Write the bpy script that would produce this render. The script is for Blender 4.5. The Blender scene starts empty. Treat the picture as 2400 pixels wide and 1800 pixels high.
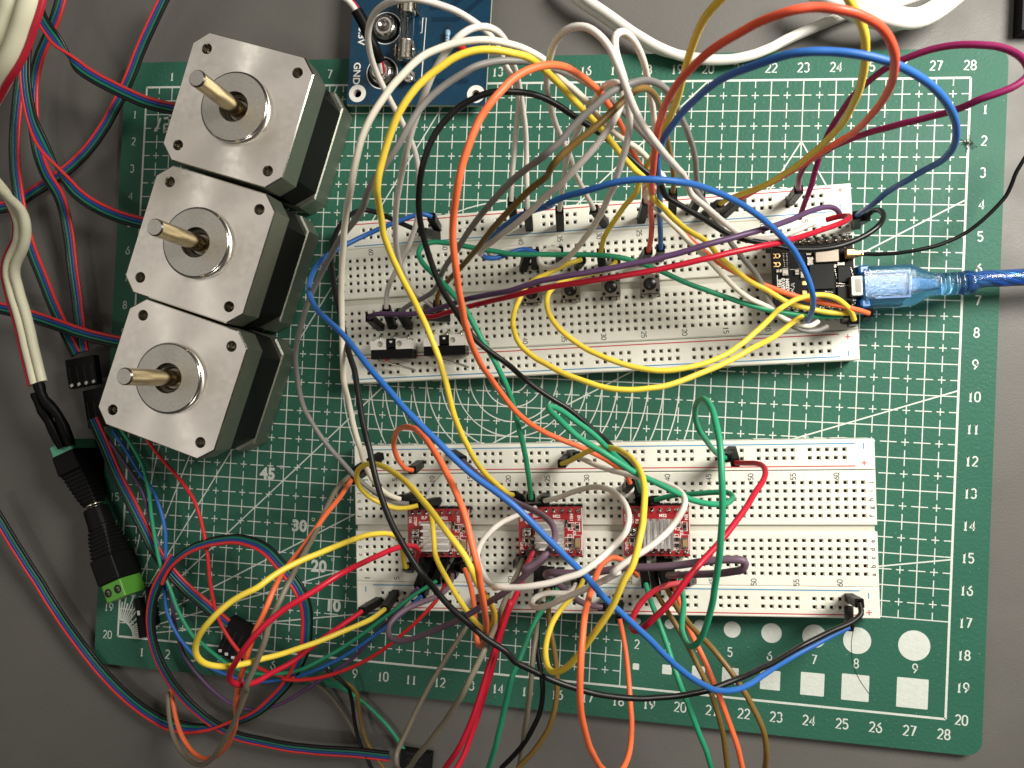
import bpy, bmesh, math, random
from mathutils import Vector, Matrix
random.seed(7)
PI = math.pi
sc = bpy.context.scene
# ------------------------------------------------------------------ camera (1 unit = 1 cm)
sc.unit_settings.system = 'METRIC'; sc.unit_settings.scale_length = 0.01
cd = bpy.data.cameras.new('camera'); cam = bpy.data.objects.new('camera', cd); sc.collection.objects.link(cam)
cd.sensor_width = 36.0; cd.lens = 1689.579 / 2400 * 36; cd.clip_start = 0.5; cd.clip_end = 1000
RM = Matrix(((0.9898133673, -0.0446872371, 0.1351759918), (0.0467063540, 0.9988389517, -0.0118010636), (-0.1344916890, 0.0179944282, 0.9907513241)))
cam.matrix_world = Matrix.Translation((17.26029, -10.51681, 24.13327)) @ RM.to_4x4()
cd.dof.use_dof = True; cd.dof.focus_distance = 22.3; cd.dof.aperture_fstop = 0.36
sc.camera = cam
# ------------------------------------------------------------------ light
w = bpy.data.worlds.new('World'); sc.world = w; w.use_nodes = True
nt = w.node_tree; bg = nt.nodes['Background']
tc = nt.nodes.new('ShaderNodeTexCoord'); vm = nt.nodes.new('ShaderNodeVectorMath'); vm.operation = 'DOT_PRODUCT'
vm.inputs[1].default_value = Vector((-0.45, 0.15, 0.88)).normalized()
ramp = nt.nodes.new('ShaderNodeValToRGB'); e = ramp.color_ramp.elements
e[0].position = 0.0; e[0].color = (0.022, 0.020, 0.018, 1); e[1].position = 1.0; e[1].color = (0.88, 0.82, 0.74, 1)
m_ = e.new(0.80); m_.color = (0.075, 0.069, 0.061, 1)
nt.links.new(tc.outputs['Generated'], vm.inputs[0]); nt.links.new(vm.outputs['Value'], ramp.inputs[0]); nt.links.new(ramp.outputs[0], bg.inputs['Color'])
bg.inputs['Strength'].default_value = 0.86
def area(name, loc, target, size, power, col):
    l = bpy.data.lights.new(name, 'AREA'); l.shape = 'DISK'; l.size = size; l.energy = power; l.color = col
    o = bpy.data.objects.new(name, l); sc.collection.objects.link(o); o.location = loc
    o.rotation_euler = (Vector(target) - Vector(loc)).to_track_quat('-Z', 'Y').to_euler(); return o
area('desk_lamp_light', (42, 7, 28), (18, -9, 0), 17, 25500.0, (1.0, 0.955, 0.88))
area('overhead_fill_light', (5, -60, 110), (12, -10, 0), 14, 10000.0, (1.0, 0.95, 0.88))  # weak unseen fill light added overhead
vs = sc.view_settings; sc.display_settings.display_device = 'sRGB'; vs.view_transform = 'Standard'; vs.look = 'None'; vs.exposure = 0.14; vs.gamma = 1.0; vs.use_curve_mapping = False
sc.cycles.use_denoising = True; sc.cycles.max_bounces = 8; sc.cycles.transparent_max_bounces = 8
# ------------------------------------------------------------------ materials
def mat(name, col, rough=0.5, metal=0.0, noise=0.0, nscale=8.0, bump=0.0, bscale=30.0, spec=0.5, trans=0.0, ior=1.45, coat=0.0, sss=0.0, rnoise=0.0, aniso=0.0, emit=None):
    m = bpy.data.materials.new(name); m.use_nodes = True; n = m.node_tree; b = n.nodes['Principled BSDF']
    b.inputs['Base Color'].default_value = (*col, 1); b.inputs['Roughness'].default_value = rough; b.inputs['Metallic'].default_value = metal
    b.inputs['Specular IOR Level'].default_value = spec; b.inputs['Transmission Weight'].default_value = trans; b.inputs['IOR'].default_value = ior
    b.inputs['Coat Weight'].default_value = coat
    if sss: b.inputs['Subsurface Weight'].default_value = sss; b.inputs['Subsurface Radius'].default_value = (0.25, 0.18, 0.12); b.inputs['Subsurface Scale'].default_value = 0.4
    t = n.nodes.new('ShaderNodeTexCoord')
    if noise or rnoise:
        nz = n.nodes.new('ShaderNodeTexNoise'); nz.inputs['Scale'].default_value = nscale; nz.inputs['Detail'].default_value = 6; n.links.new(t.outputs['Object'], nz.inputs['Vector'])
    if noise:
        mx = n.nodes.new('ShaderNodeMix'); mx.data_type = 'RGBA'
        mx.inputs[6].default_value = (*[c * (1 - noise) for c in col], 1); mx.inputs[7].default_value = (*[min(1, c * (1 + noise)) for c in col], 1)
        n.links.new(nz.outputs['Fac'], mx.inputs[0]); n.links.new(mx.outputs[2], b.inputs['Base Color'])
    if rnoise:
        mr = n.nodes.new('ShaderNodeMapRange'); mr.inputs[3].default_value = max(0.02, rough - rnoise); mr.inputs[4].default_value = min(1, rough + rnoise)
        mr.inputs[1].default_value = 0.3; mr.inputs[2].default_value = 0.7
        n.links.new(nz.outputs['Fac'], mr.inputs[0]); n.links.new(mr.outputs[0], b.inputs['Roughness'])
    if bump:
        bz = n.nodes.new('ShaderNodeTexNoise'); bz.inputs['Scale'].default_value = bscale; bz.inputs['Detail'].default_value = 3; n.links.new(t.outputs['Object'], bz.inputs['Vector'])
        bp = n.nodes.new('ShaderNodeBump'); bp.inputs['Strength'].default_value = bump; bp.inputs['Distance'].default_value = 0.02
        n.links.new(bz.outputs['Fac'], bp.inputs['Height']); n.links.new(bp.outputs['Normal'], b.inputs['Normal'])
    return m
def speckle(m, scale, thr, col, amount=1.0):
    """scattered small specks of dust or grain mixed into the base colour"""
    n = m.node_tree; b = n.nodes['Principled BSDF']; t = n.nodes.new('ShaderNodeTexCoord')
    v = n.nodes.new('ShaderNodeTexNoise'); v.inputs['Scale'].default_value = scale; v.inputs['Detail'].default_value = 1
    n.links.new(t.outputs['Object'], v.inputs['Vector'])
    r = n.nodes.new('ShaderNodeMapRange'); r.inputs[1].default_value = thr; r.inputs[2].default_value = thr + 0.03; r.inputs[4].default_value = amount
    n.links.new(v.outputs['Fac'], r.inputs[0])
    mx = n.nodes.new('ShaderNodeMix'); mx.data_type = 'RGBA'; mx.inputs[7].default_value = (*col, 1)
    src = b.inputs['Base Color']
    if src.is_linked: n.links.new(src.links[0].from_socket, mx.inputs[6])
    else: mx.inputs[6].default_value = src.default_value
    n.links.new(r.outputs[0], mx.inputs[0]); n.links.new(mx.outputs[2], b.inputs['Base Color'])
M = {}
WC = dict(white=(.74,.69,.62), cream=(.76,.71,.58), yellow=(.80,.60,.06), orange=(.86,.17,.06), tomato=(.86,.11,.05), red=(.60,.022,.024), crimson=(.52,.010,.032), green=(.025,.30,.15),
          blue=(.028,.14,.46), black=(.007,.007,.0065), gray=(.22,.21,.195), brown=(.20,.12,.03), purple=(.10,.05,.12), mauve=(.15,.095,.13), magenta=(.24,.012,.09), olive=(.20,.175,.125))
for k, c in WC.items(): M['wire_' + k] = mat('wire_' + k, c, 0.42, noise=0.10, nscale=0.9, bump=0.05, bscale=9, rnoise=0.10, spec=0.42)
M['desk'] = mat('desk_laminate', (.125, .119, .108), 0.55, noise=0.10, nscale=0.5, bump=0.35, bscale=14, rnoise=.1); speckle(M['desk'], 24, .72, (.26, .24, .22), .35)
M['mat'] = mat('mat_green', (.030, .122, .080), 0.55, noise=0.12, nscale=0.35, bump=0.9, bscale=9, rnoise=.06, spec=.22); speckle(M['mat'], 16, .735, (.30, .42, .36), .5)
M['mat_edge'] = mat('mat_core', (.03, .13, .09), 0.7)
M['print_white'] = mat('print_white', (.62, .66, .60), 0.6, noise=0.12, nscale=6, bump=0.5, bscale=9)
M['board'] = mat('board_plastic', (.83, .825, .72), 0.42, noise=0.05, nscale=1.0, rnoise=.08, sss=.12)
M['board_dark'] = mat('board_groove', (.58, .57, .48), 0.6, noise=.08)
M['hole'] = mat('hole_shade', (.012, .011, .010), 0.5, noise=.3, nscale=20)  # shade of the deep holes put into their wall colour
M['contact'] = mat('contact_metal', (.30, .28, .25), 0.35, 1.0, noise=.4, nscale=10)
M['seam'] = mat('seam', (.20, .18, .14), 0.8)
M['ink_black'] = mat('ink_black', (.02, .019, .018), 0.6); M['ink_red'] = mat('ink_red', (.55, .05, .06), 0.55, noise=.1); M['ink_blue'] = mat('ink_blue', (.06, .28, .50), 0.55, noise=.1)
M['housing'] = mat('housing_black', (.0075, .0075, .007), 0.38, noise=.3, nscale=5, bump=.2, bscale=25, spec=.12)
M['housing_slot'] = mat('housing_slot', (.006, .006, .006), 0.6)
M['tin'] = mat('tinned_metal', (.62, .58, .50), 0.25, 1.0, noise=.12, nscale=9, bump=.2, bscale=12)
M['solder'] = mat('solder', (.60, .57, .52), 0.22, 1.0, noise=.25, nscale=6, bump=.6, bscale=7)
M['alu'] = mat('turned_aluminium', (.86, .825, .77), 0.38, 1.0, noise=.07, nscale=5, rnoise=.05, bump=.05, bscale=40)
_n = M['alu'].node_tree; _t = _n.nodes.new('ShaderNodeTangent'); _t.direction_type = 'RADIAL'; _t.axis = 'Z'; _b = _n.nodes['Principled BSDF']
_b.inputs['Anisotropic'].default_value = 0.8; _n.links.new(_t.outputs[0], _b.inputs['Tangent'])
M['alu_cast'] = mat('cast_aluminium', (.36, .37, .31), 0.5, 1.0, noise=.12, nscale=9, bump=.5, bscale=30)
M['boss'] = mat('boss_metal', (.56, .54, .50), 0.5, 1.0, noise=.22, nscale=14, bump=.12, bscale=30)
M['bright'] = mat('bright_edge', (.75, .72, .66), 0.18, 1.0)
M['lam'] = mat('laminations', (.008, .0075, .007), 0.42, noise=.4, nscale=14, bump=.5, bscale=26, spec=.15)
M['steel'] = mat('shaft_steel', (.62, .51, .30), 0.22, 1.0, rnoise=.05, nscale=20)
M['steel_dark'] = mat('bearing_steel', (.20, .185, .165), 0.3, 1.0)
M['pcb_red'] = mat('pcb_red', (.36, .012, .020), 0.35, noise=.15, nscale=5, coat=.3)
M['pcb_blue'] = mat('pcb_blue', (.0025, .036, .075), 0.34, noise=.25, nscale=2, coat=.1, spec=.35); speckle(M['pcb_blue'], 22, .70, (.10, .17, .22), .4)
M['pcb_trace'] = mat('pcb_trace', (.0015, .022, .050), 0.34, spec=.35)
M['pcb_black'] = mat('pcb_black', (.007, .007, .007), 0.38, noise=.4, nscale=8, bump=.2, bscale=20, spec=.12)
M['pcb_edge'] = mat('pcb_edge', (.45, .42, .33), 0.7)
M['chip'] = mat('chip_epoxy', (.018, .019, .018), 0.5, noise=.3, nscale=20, bump=.3, bscale=40, spec=.12)
M['module'] = mat('shield_can', (.36, .31, .25), 0.5, .6, noise=.15, nscale=18)
M['ceramic'] = mat('ceramic_tan', (.34, .24, .12), 0.4, noise=.15)
M['ceramic_white'] = mat('ceramic_white', (.62, .58, .50), 0.35)
M['gold'] = mat('gold_plate', (.80, .50, .20), 0.3, 1.0, noise=.25, nscale=12, bump=.5, bscale=12)
M['silk'] = mat('silkscreen', (.80, .78, .72), 0.6)
M['fin'] = mat('heatsink_alu', (.90, .89, .86), 0.34, 1.0, noise=.05, nscale=10)
M['button_plate'] = mat('button_plate', (.30, .27, .22), 0.32, 1.0, noise=.3, nscale=8)
M['button_cap'] = mat('button_cap', (.012, .012, .013), 0.28)
M['switch_white'] = mat('switch_white', (.86, .84, .78), 0.4); M['resistor_blue'] = mat('resistor_blue', (.25, .42, .55), 0.35); M['switch_black'] = mat('switch_black', (.006, .006, .006), 0.25, noise=.2, nscale=6, spec=.12)
M['red_plastic'] = mat('red_plastic', (.65, .02, .02), 0.3)
M['jack'] = mat('jack_black', (.006, .006, .006), 0.4, noise=.2, nscale=5, bump=.15, bscale=20, spec=.12)
M['sleeve'] = mat('heat_shrink', (.005, .005, .005), 0.45, noise=.2, nscale=4, bump=.4, bscale=5, spec=.12)
M['term_green'] = mat('terminal_green_dull', (.13, .50, .31), 0.42, noise=.08); M['term_bright'] = mat('terminal_green', (.09, .30, .035), 0.4, noise=.08)
M['cable_white'] = mat('cable_white', (.78, .75, .69), 0.42, noise=.03, nscale=1, spec=.4)
M['cable_cream'] = mat('cable_cream', (.70, .68, .50), 0.5, noise=.04, nscale=1); M['stripe_red'] = mat('stripe_red', (.42, .01, .03), 0.5)
M['glass'] = mat('fuse_glass', (.85, .88, .88), 0.04, trans=1.0)
M['usb_clear'] = mat('usb_clear_blue', (.20, .52, .95), 0.14, noise=.25, nscale=9, trans=.93, bump=.7, bscale=18)
M['usb_solid'] = mat('usb_blue', (.02, .14, .42), 0.25, noise=.25, nscale=5, trans=.25)
M['usb_braid'] = mat('usb_braid', (.02, .10, .48), 0.22, noise=.5, nscale=6, coat=.8)
M['usb_core'] = mat('usb_core', (.20, .23, .30), 0.35, .4, noise=.9, nscale=9, bump=1.0, bscale=12)
M['usb_pale'] = mat('usb_pale_blue', (.20, .42, .75), 0.2, .7)  # paler, more metallic blue for some of the braid strands
M['rib_green'] = mat('ribbon_green', (.010, .135, .085), .4, noise=.1, nscale=1); M['rib_blue'] = mat('ribbon_blue', (.016, .050, .24), .4, noise=.1, nscale=1); M['rib_red'] = mat('ribbon_red', (.60, .034, .032), .4, noise=.12, nscale=1); M['lint'] = mat('lint_dark', (.03, .04, .03), 0.8)
# ------------------------------------------------------------------ mesh builder
class MB:
    def __init__(s): s.v = []; s.f = []; s.mi = []; s.sm = []; s.mats = []
    def m(s, mt):
        mt = M[mt] if isinstance(mt, str) else mt
        if mt not in s.mats: s.mats.append(mt)
        return s.mats.index(mt)
    def add(s, verts, faces, mt, smooth=False, T=None):
        o = len(s.v); i = s.m(mt)
        if T is not None: verts = [T @ Vector(q) for q in verts]
        s.v += [tuple(q) for q in verts]
        for f in faces: s.f.append([o + k for k in f]); s.mi.append(i); s.sm.append(smooth)
    def box(s, c, d, mt, rz=0, bev=0.0, T=None):
        x, y, z = d[0]/2, d[1]/2, d[2]/2
        b = min(bev, x*.9, y*.9, z*.9)
        ring = lambda ex, ey, zz: [(-ex, -ey, zz), (ex, -ey, zz), (ex, ey, zz), (-ex, ey, zz)]
        if b > 0:
            def oct_(ex, ey, zz): return [(-ex+b, -ey, zz), (ex-b, -ey, zz), (ex, -ey+b, zz), (ex, ey-b, zz), (ex-b, ey, zz), (-ex+b, ey, zz), (-ex, ey-b, zz), (-ex, -ey+b, zz)]
            rs = [oct_(x-b*.7, y-b*.7, -z), oct_(x, y, -z+b), oct_(x, y, z-b), oct_(x-b*.7, y-b*.7, z)]
        else: rs = [ring(x, y, -z), ring(x, y, z)]
        n = len(rs[0]); v = [q for r in rs for q in r]; f = [list(range(n))[::-1], list(range((len(rs)-1)*n, len(rs)*n))]
        for k in range(len(rs)-1):
            for i in range(n): f.append([k*n+i, k*n+(i+1) % n, (k+1)*n+(i+1) % n, (k+1)*n+i])
        R = Matrix.Translation(c) @ Matrix.Rotation(rz, 4, 'Z')
        s.add(v, f, mt, False, (T @ R) if T is not None else R)
    def loft(s, rings, mt, smooth=True, caps=True, T=None):
        n = len(rings[0]); v = [q for r in rings for q in r]; f = []
        for k in range(len(rings)-1):
            for i in range(n): f.append([k*n+i, k*n+(i+1) % n, (k+1)*n+(i+1) % n, (k+1)*n+i])
        s.add(v, f, mt, smooth, T)
        if caps:
            s.add(rings[0], [list(range(n))[::-1]], mt, False, T); s.add(rings[-1], [list(range(n))], mt, False, T)
    def lathe(s, prof, mt, n=32, T=None, smooth=True, caps=True):
        s.loft([[(r*math.cos(2*PI*i/n), r*math.sin(2*PI*i/n), z) for i in range(n)] for r, z in prof], mt, smooth, caps, T)
    def tube(s, pts, r, mt, n=10, caps=True, sub=3, T=None):
        P_ = smooth_path(pts, sub); rings = []
        fr = frames(P_)
        for k, (p, t, a, b) in enumerate(fr):
            rr = r(k/(len(fr)-1)) if callable(r) else r
            rings.append([p + rr*(a*math.cos(2*PI*i/n) + b*math.sin(2*PI*i/n)) for i in range(n)])
        s.loft(rings, mt, True, caps, T)
    def ribbon(s, pts, wd, z, mt, T=None, closed=False):
        """flat printed stroke of width wd through 2D points"""
        P2 = [Vector((p[0], p[1])) for p in pts]; n = len(P2); L = []; R_ = []
        for i in range(n):
            a = P2[i-1] if (i or closed) else P2[i]; b = P2[(i+1) % n] if (i < n-1 or closed) else P2[i]
            d = (b-a); d = d.normalized() if d.length > 1e-9 else Vector((1, 0)); nn = Vector((-d.y, d.x))
            k = 1.0
            if 0 < i < n-1 or closed:
                d1 = (P2[i]-a).normalized(); k = min(1.6, 1/max(.5, abs(d1.dot(d))))
            L.append(P2[i]+nn*wd/2*k); R_.append(P2[i]-nn*wd/2*k)
        v = [(q.x, q.y, z) for q in L] + [(q.x, q.y, z) for q in R_]
        f = [[i, n+i, n+(i+1) % n, (i+1) % n] for i in range(n if closed else n-1)]
        s.add(v, f, mt, False, T)
    def rect(s, x0, y0, x1, y1, z, mt, T=None): s.add([(x0, y0, z), (x1, y0, z), (x1, y1, z), (x0, y1, z)], [[0, 1, 2, 3]], mt, False, T)
    def disc(s, x, y, r, z, mt, n=40, T=None): s.add([(x+r*math.cos(2*PI*i/n), y+r*math.sin(2*PI*i/n), z) for i in range(n)], [list(range(n))], mt, False, T)
    def build(s, name, parent=None, loc=None):
        me = bpy.data.meshes.new(name); me.from_pydata(s.v, [], s.f)
        for q in s.mats: me.materials.append(q)
        me.polygons.foreach_set('material_index', s.mi); me.polygons.foreach_set('use_smooth', s.sm); me.update()
        o = bpy.data.objects.new(name, me); sc.collection.objects.link(o)
        if parent is not None: o.parent = parent
        if loc is not None: o.location = loc
        return o
def smooth_path(pts, sub):
    P_ = [Vector(p) for p in pts]
    if sub <= 1 or len(P_) < 3: return P_
    o = []; n = len(P_)
    for i in range(n-1):
        a = P_[max(i-1, 0)]; b = P_[i]; c = P_[i+1]; d = P_[min(i+2, n-1)]
        for j in range(sub):
            t = j/sub; o.append(0.5*((2*b)+(c-a)*t+(2*a-5*b+4*c-d)*t*t+(3*b-a-3*c+d)*t**3))
    o.append(P_[-1]); return o
def frames(P_):
    n = len(P_); out = []; a = None
    for i in range(n):
        t = (P_[min(i+1, n-1)]-P_[max(i-1, 0)]).normalized()
        if a is None:
            a = t.cross(Vector((0, 0, 1)));
            if a.length < .05: a = t.cross(Vector((0, 1, 0)))
        a = (a - t*a.dot(t)).normalized(); out.append((P_[i], t, a, t.cross(a)))
    return out
def tag(o, label=None, cat=None, group=None, kind=None):
    if label: o['label'] = label
    if cat: o['category'] = cat
    if group: o['group'] = group
    if kind: o['kind'] = kind
    return o
def thing(name, label, cat, loc=(0, 0, 0), rz=0, group=None):
    o = bpy.data.objects.new(name, None); sc.collection.objects.link(o); o.location = loc; o.rotation_euler = (0, 0, rz); o.empty_display_size = .5
    return tag(o, label, cat, group)
def copy_tree(o, parent=None):
    c = o.copy(); sc.collection.objects.link(c)
    if parent is not None: c.parent = parent
    for ch in list(o.children): copy_tree(ch, c)
    return c
def aim(p0, p1):
    """matrix whose Z runs from p0 to p1, X kept near the board axis"""
    z = (Vector(p1)-Vector(p0)).normalized(); x = Vector((1, .08, 0)); x = (x - z*x.dot(z)); 
    if x.length < .2: x = Vector((0, 0, 1)) - z*z.z
    x.normalize(); y = z.cross(x)
    m = Matrix((x, y, z)).transposed().to_4x4(); m.translation = Vector(p0); return m
# stroke digits, box 0.62 wide x 1 high, origin at centre
def arc(cx, cy, rx, ry, a0, a1, n=10): return [(cx+rx*math.cos(math.radians(a0+(a1-a0)*i/n)), cy+ry*math.sin(math.radians(a0+(a1-a0)*i/n))) for i in range(n+1)]
DG = {
 '0': [arc(0, .2, .3, .3, 0, 180)+arc(0, -.2, .3, .3, 180, 360)+[(.3, .2)]],
 '1': [[(-.16, .34), (0, .5), (0, -.5)], [(-.17, -.5), (.17, -.5)]],
 '2': [arc(0, .22, .29, .28, 160, -35)+[(-.29, -.5), (.31, -.5)]],
 '3': [arc(-.02, .25, .28, .25, 150, -80)+arc(-.02, -.23, .31, .27, 80, -150)],
 '4': [[(.14, -.5), (.14, .5), (-.3, -.22), (.32, -.22)]],
 '5': [[(.27, .5), (-.24, .5), (-.27, .08)]+arc(-.02, -.19, .31, .31, 125, -145)],
 '6': [[(.2, .5), (-.05, .3)]+arc(0, -.2, .3, .3, 155, 515, 18)],
 '7': [[(-.29, .5), (.3, .5), (-.08, -.5)]],
 '8': [arc(0, .25, .25, .25, -90, 270, 14), arc(0, -.24, .3, .26, 90, 450, 16)],
 '9': [arc(0, .2, .3, .3, -25, -385, 18)+[(.28, 0), (-.12, -.5)]]}
def digits(mb, txt, x, y, h, wd, z, mt, rot=0, sx=1.0, gap=.84, T=None):
    n = len(txt); R = Matrix.Translation((x, y, 0)) @ Matrix.Rotation(rot, 4, 'Z')
    if T is not None: R = T @ R
    for i, ch in enumerate(txt):
        ox = (i-(n-1)/2)*gap*h*sx
        for k, st in enumerate(DG[ch]): mb.ribbon([(ox+px*h*sx, py*h) for px, py in st], wd, z+.0012*k, mt, R)
_tc = {}
def text(mb, body, x, y, size, z, mt, rot=0, T=None, bold=0.0):
    key = (body, size, bold)
    if key not in _tc:
        c = bpy.data.curves.new('txt', 'FONT'); c.body = body; c.size = size; c.align_x = 'CENTER'; c.align_y = 'CENTER'; c.resolution_u = 3; c.offset = bold
        o = bpy.data.objects.new('txt', c); sc.collection.objects.link(o)
        dg = bpy.context.evaluated_depsgraph_get(); me = bpy.data.meshes.new_from_object(o.evaluated_get(dg))
        _tc[key] = ([v.co.copy() for v in me.vertices], [list(p.vertices) for p in me.polygons])
        bpy.data.objects.remove(o); bpy.data.curves.remove(c); bpy.data.meshes.remove(me)
    v, f = _tc[key]; R = Matrix.Translation((x, y, z)) @ Matrix.Rotation(rot, 4, 'Z')
    if T is not None: R = T @ R
    mb.add([R @ q for q in v], f, mt)
def plate(mb, outer, holes, z, mt, T=None):
    """flat face with openings: outer outline and hole outlines as 2D point lists"""
    bm = bmesh.new(); es = []
    for lp in [outer]+holes:
        vs_ = [bm.verts.new((p[0], p[1], z)) for p in lp]
        es += [bm.edges.new((vs_[i], vs_[(i+1) % len(vs_)])) for i in range(len(vs_))]
    bmesh.ops.triangle_fill(bm, use_beauty=True, use_dissolve=False, edges=es, normal=(0, 0, 1))
    bm.verts.index_update(); mb.add([v.co.copy() for v in bm.verts], [[v.index for v in f.verts] for f in bm.faces], mt, False, T); bm.free()
def circ(x, y, r, n=24): return [(x+r*math.cos(2*PI*i/n), y+r*math.sin(2*PI*i/n)) for i in range(n)]
def wall(mb, loop, z0, z1, mt, smooth=False, T=None, inner=False):
    n = len(loop); v = [(p[0], p[1], z0) for p in loop]+[(p[0], p[1], z1) for p in loop]
    mb.add(v, [[i, (i+1) % n, n+(i+1) % n, n+i] if not inner else [n+i, n+(i+1) % n, (i+1) % n, i] for i in range(n)], mt, smooth, T)
# ------------------------------------------------------------------ the setting
g = MB(); g.rect(-60, -60, 90, 50, -0.3, 'desk'); tag(g.build('desk_surface'), 'matt dark grey desk top under the green mat', 'desk', kind='structure')
# cutting mat, 28 x 20 cm of printed grid
mat_ = thing('cutting_mat', 'green cutting mat with a white centimetre grid lying under everything', 'cutting mat')
x0, y0, x1, y1, r = -.90, -21.05, 29.08, .93, .45
ol = [(x0+r*(1-math.cos(a)), y0+r*(1-math.sin(a))) for a in [PI/2*i/6 for i in range(7)]][::-1]
def rrect(x0, y0, x1, y1, r, n=6):
    o = []
    for cx, cy, a0 in ((x1-r, y0+r, -90), (x1-r, y1-r, 0), (x0+r, y1-r, 90), (x0+r, y0+r, 180)): o += [(cx+r*math.cos(math.radians(a0+90*i/n)), cy+r*math.sin(math.radians(a0+90*i/n))) for i in range(n+1)]
    return o
ol = rrect(x0, y0, x1, y1, r); b = MB()
b.add([(p[0], p[1], 0) for p in ol], [list(range(len(ol)))], 'mat'); wall(b, ol, -.299, 0, 'mat_edge'); b.build('mat_sheet', mat_)
b = MB(); Zp = .004; PW = 'print_white'
def ln(xa, ya, xb, yb, wd, z=Zp): b.ribbon([(xa, ya), (xb, yb)], wd, z, PW)
for i in range(1, 28): ln(i, 0 if i else 0, i, -20 if i <= 18 else -17, .035)
for j in range(1, 20): ln(0, -j, 28 if j <= 17 else 18, -j, .035, Zp+.0015)
for i in range(28):                                                 # dashed half centimetre lines
    for j in range(0, 41):
        yy = -j/2; lim = 20 if i+.5 < 18 else 17
        if yy < -lim or (j == 40): continue
        hl = .25 if j % 2 == 0 else .115
        a_, c_ = min(0, yy+hl), max(-lim, yy-hl)
        if a_ > c_: ln(i+.5, a_, i+.5, c_, .034, Zp+.003)
for j in range(20):
    lim = 28 if j+.5 < 17 else 18
    for i in range(0, 57):
        xx = i/2
        if xx > lim: continue
        hl = .25 if i % 2 == 0 else .115
        a_, c_ = max(0, xx-hl), min(lim, xx+hl)
        if c_ > a_: ln(a_, -j-.5, c_, -j-.5, .034, Zp+.0045)
for q in (((0, 0), (28, 0)), ((28, 0), (28, -20)), ((28, -20), (0, -20)), ((0, -20), (0, 0))): ln(*q[0], *q[1], .072, Zp+.006)
for a in (10, 20, 30, 45, 60, 70, 80):
    t = math.radians(a); L = min(28/math.cos(t), 20/math.sin(t)); ln(.62*math.cos(t), -20+.62*math.sin(t), L*math.cos(t), -20+L*math.sin(t), .045, Zp+.0075)
for a in range(5, 90, 10):
    t = math.radians(a); ln(.62*math.cos(t), -20+.62*math.sin(t), 1.25*math.cos(t), -20+1.25*math.sin(t), .055, Zp+.008)
b.ribbon([(.6*math.cos(math.radians(a)), -20+.6*math.sin(math.radians(a))) for a in range(0, 91, 6)], .05, Zp+.009, PW)
for k in range(1, 13): b.ribbon([(14+k*.5*math.cos(math.radians(a)), -10+k*.5*math.sin(math.radians(a))) for a in range(0, 360, 4)], .04, Zp+.009, PW, closed=True)
for s_ in (-1, 1): ln(23, -2, 23+s_*1.73, -5, .045, Zp+.009)
ln(21.27, -5, 24.73, -5, .045, Zp+.0095)
for a in range(1, 29):
    digits(b, str(a), a-.03, .40, .29, .044, Zp+.002, PW, sx=.82)
    digits(b, str(a), a-.03, -20.47, .30, .044, Zp+.002, PW, sx=.82)
for a in range(1, 21):
    digits(b, str(a), 28.46, -a+.02, .29, .044, Zp+.002, PW, sx=.82); digits(b, str(a), -.42, -a+.02, .27, .034, Zp+.002, PW, sx=.82)
for a, (px, py) in {45: (5.48, -13.8), 30: (6.75, -15.55), 20: (7.54, -16.9), 10: (8.12, -18.22)}.items():
    text(b, str(a), px-.06, py, .56, Zp+.012, PW, bold=.022); b.ribbon([(px+.44+.05*math.cos(t*PI/5), py+.28+.05*math.sin(t*PI/5)) for t in range(10)], .022, Zp+.012, PW, closed=True)
for n_, (cx, cy, qx, qy, tx, ty) in {9: (27.01, -17.82, 27.01, -19.3, 27.06, -18.53), 8: (25.32, -17.82, 25.32, -19.3, 25.32, -18.54), 7: (24.03, -17.8, 24.03, -19.32, 24.05, -18.54), 6: (22.72, -17.82, 22.74, -19.32, 22.69, -18.55), 5: (21.5, -17.82, 21.5, -19.3, 21.46, -18.55), 4: (20.49, -17.81, 20.5, -19.3, 20.47, -18.57), 3: (19.52, -17.82, 19.5, -19.3, 19.49, -18.56), 2: (18.49, -17.82, 18.5, -19.3, 18.5, -18.57)}.items():
    b.disc(cx, cy, n_*.0525, Zp+.002, PW); h = n_*.0515
    rr = rrect(qx-h, qy-h, qx+h, qy+h, .03, 3); b.add([(p[0], p[1], Zp+.002) for p in rr], [list(range(len(rr)))], PW)
    digits(b, str(n_), tx, ty, .28, .036, Zp+.002, PW, sx=.8)
# the half hidden characters in the top left corner of the grid
for st in ([(.62, -.72), (.80, -.82)], [(.40, -1.62), (.52, -1.42), (.60, -1.12)], [(.74, -1.14), (1.2, -1.1)], [(.98, -.98), (.96, -1.34)], [(.76, -1.36), (.78, -1.68)], [(.76, -1.36), (1.2, -1.34)], [(.78, -1.62), (1.2, -1.6)], [(1.2, -1.36), (1.2, -1.6)]):
    b.ribbon(st, .085, Zp+.01, PW)
b.build('printed_grid', mat_)
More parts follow.
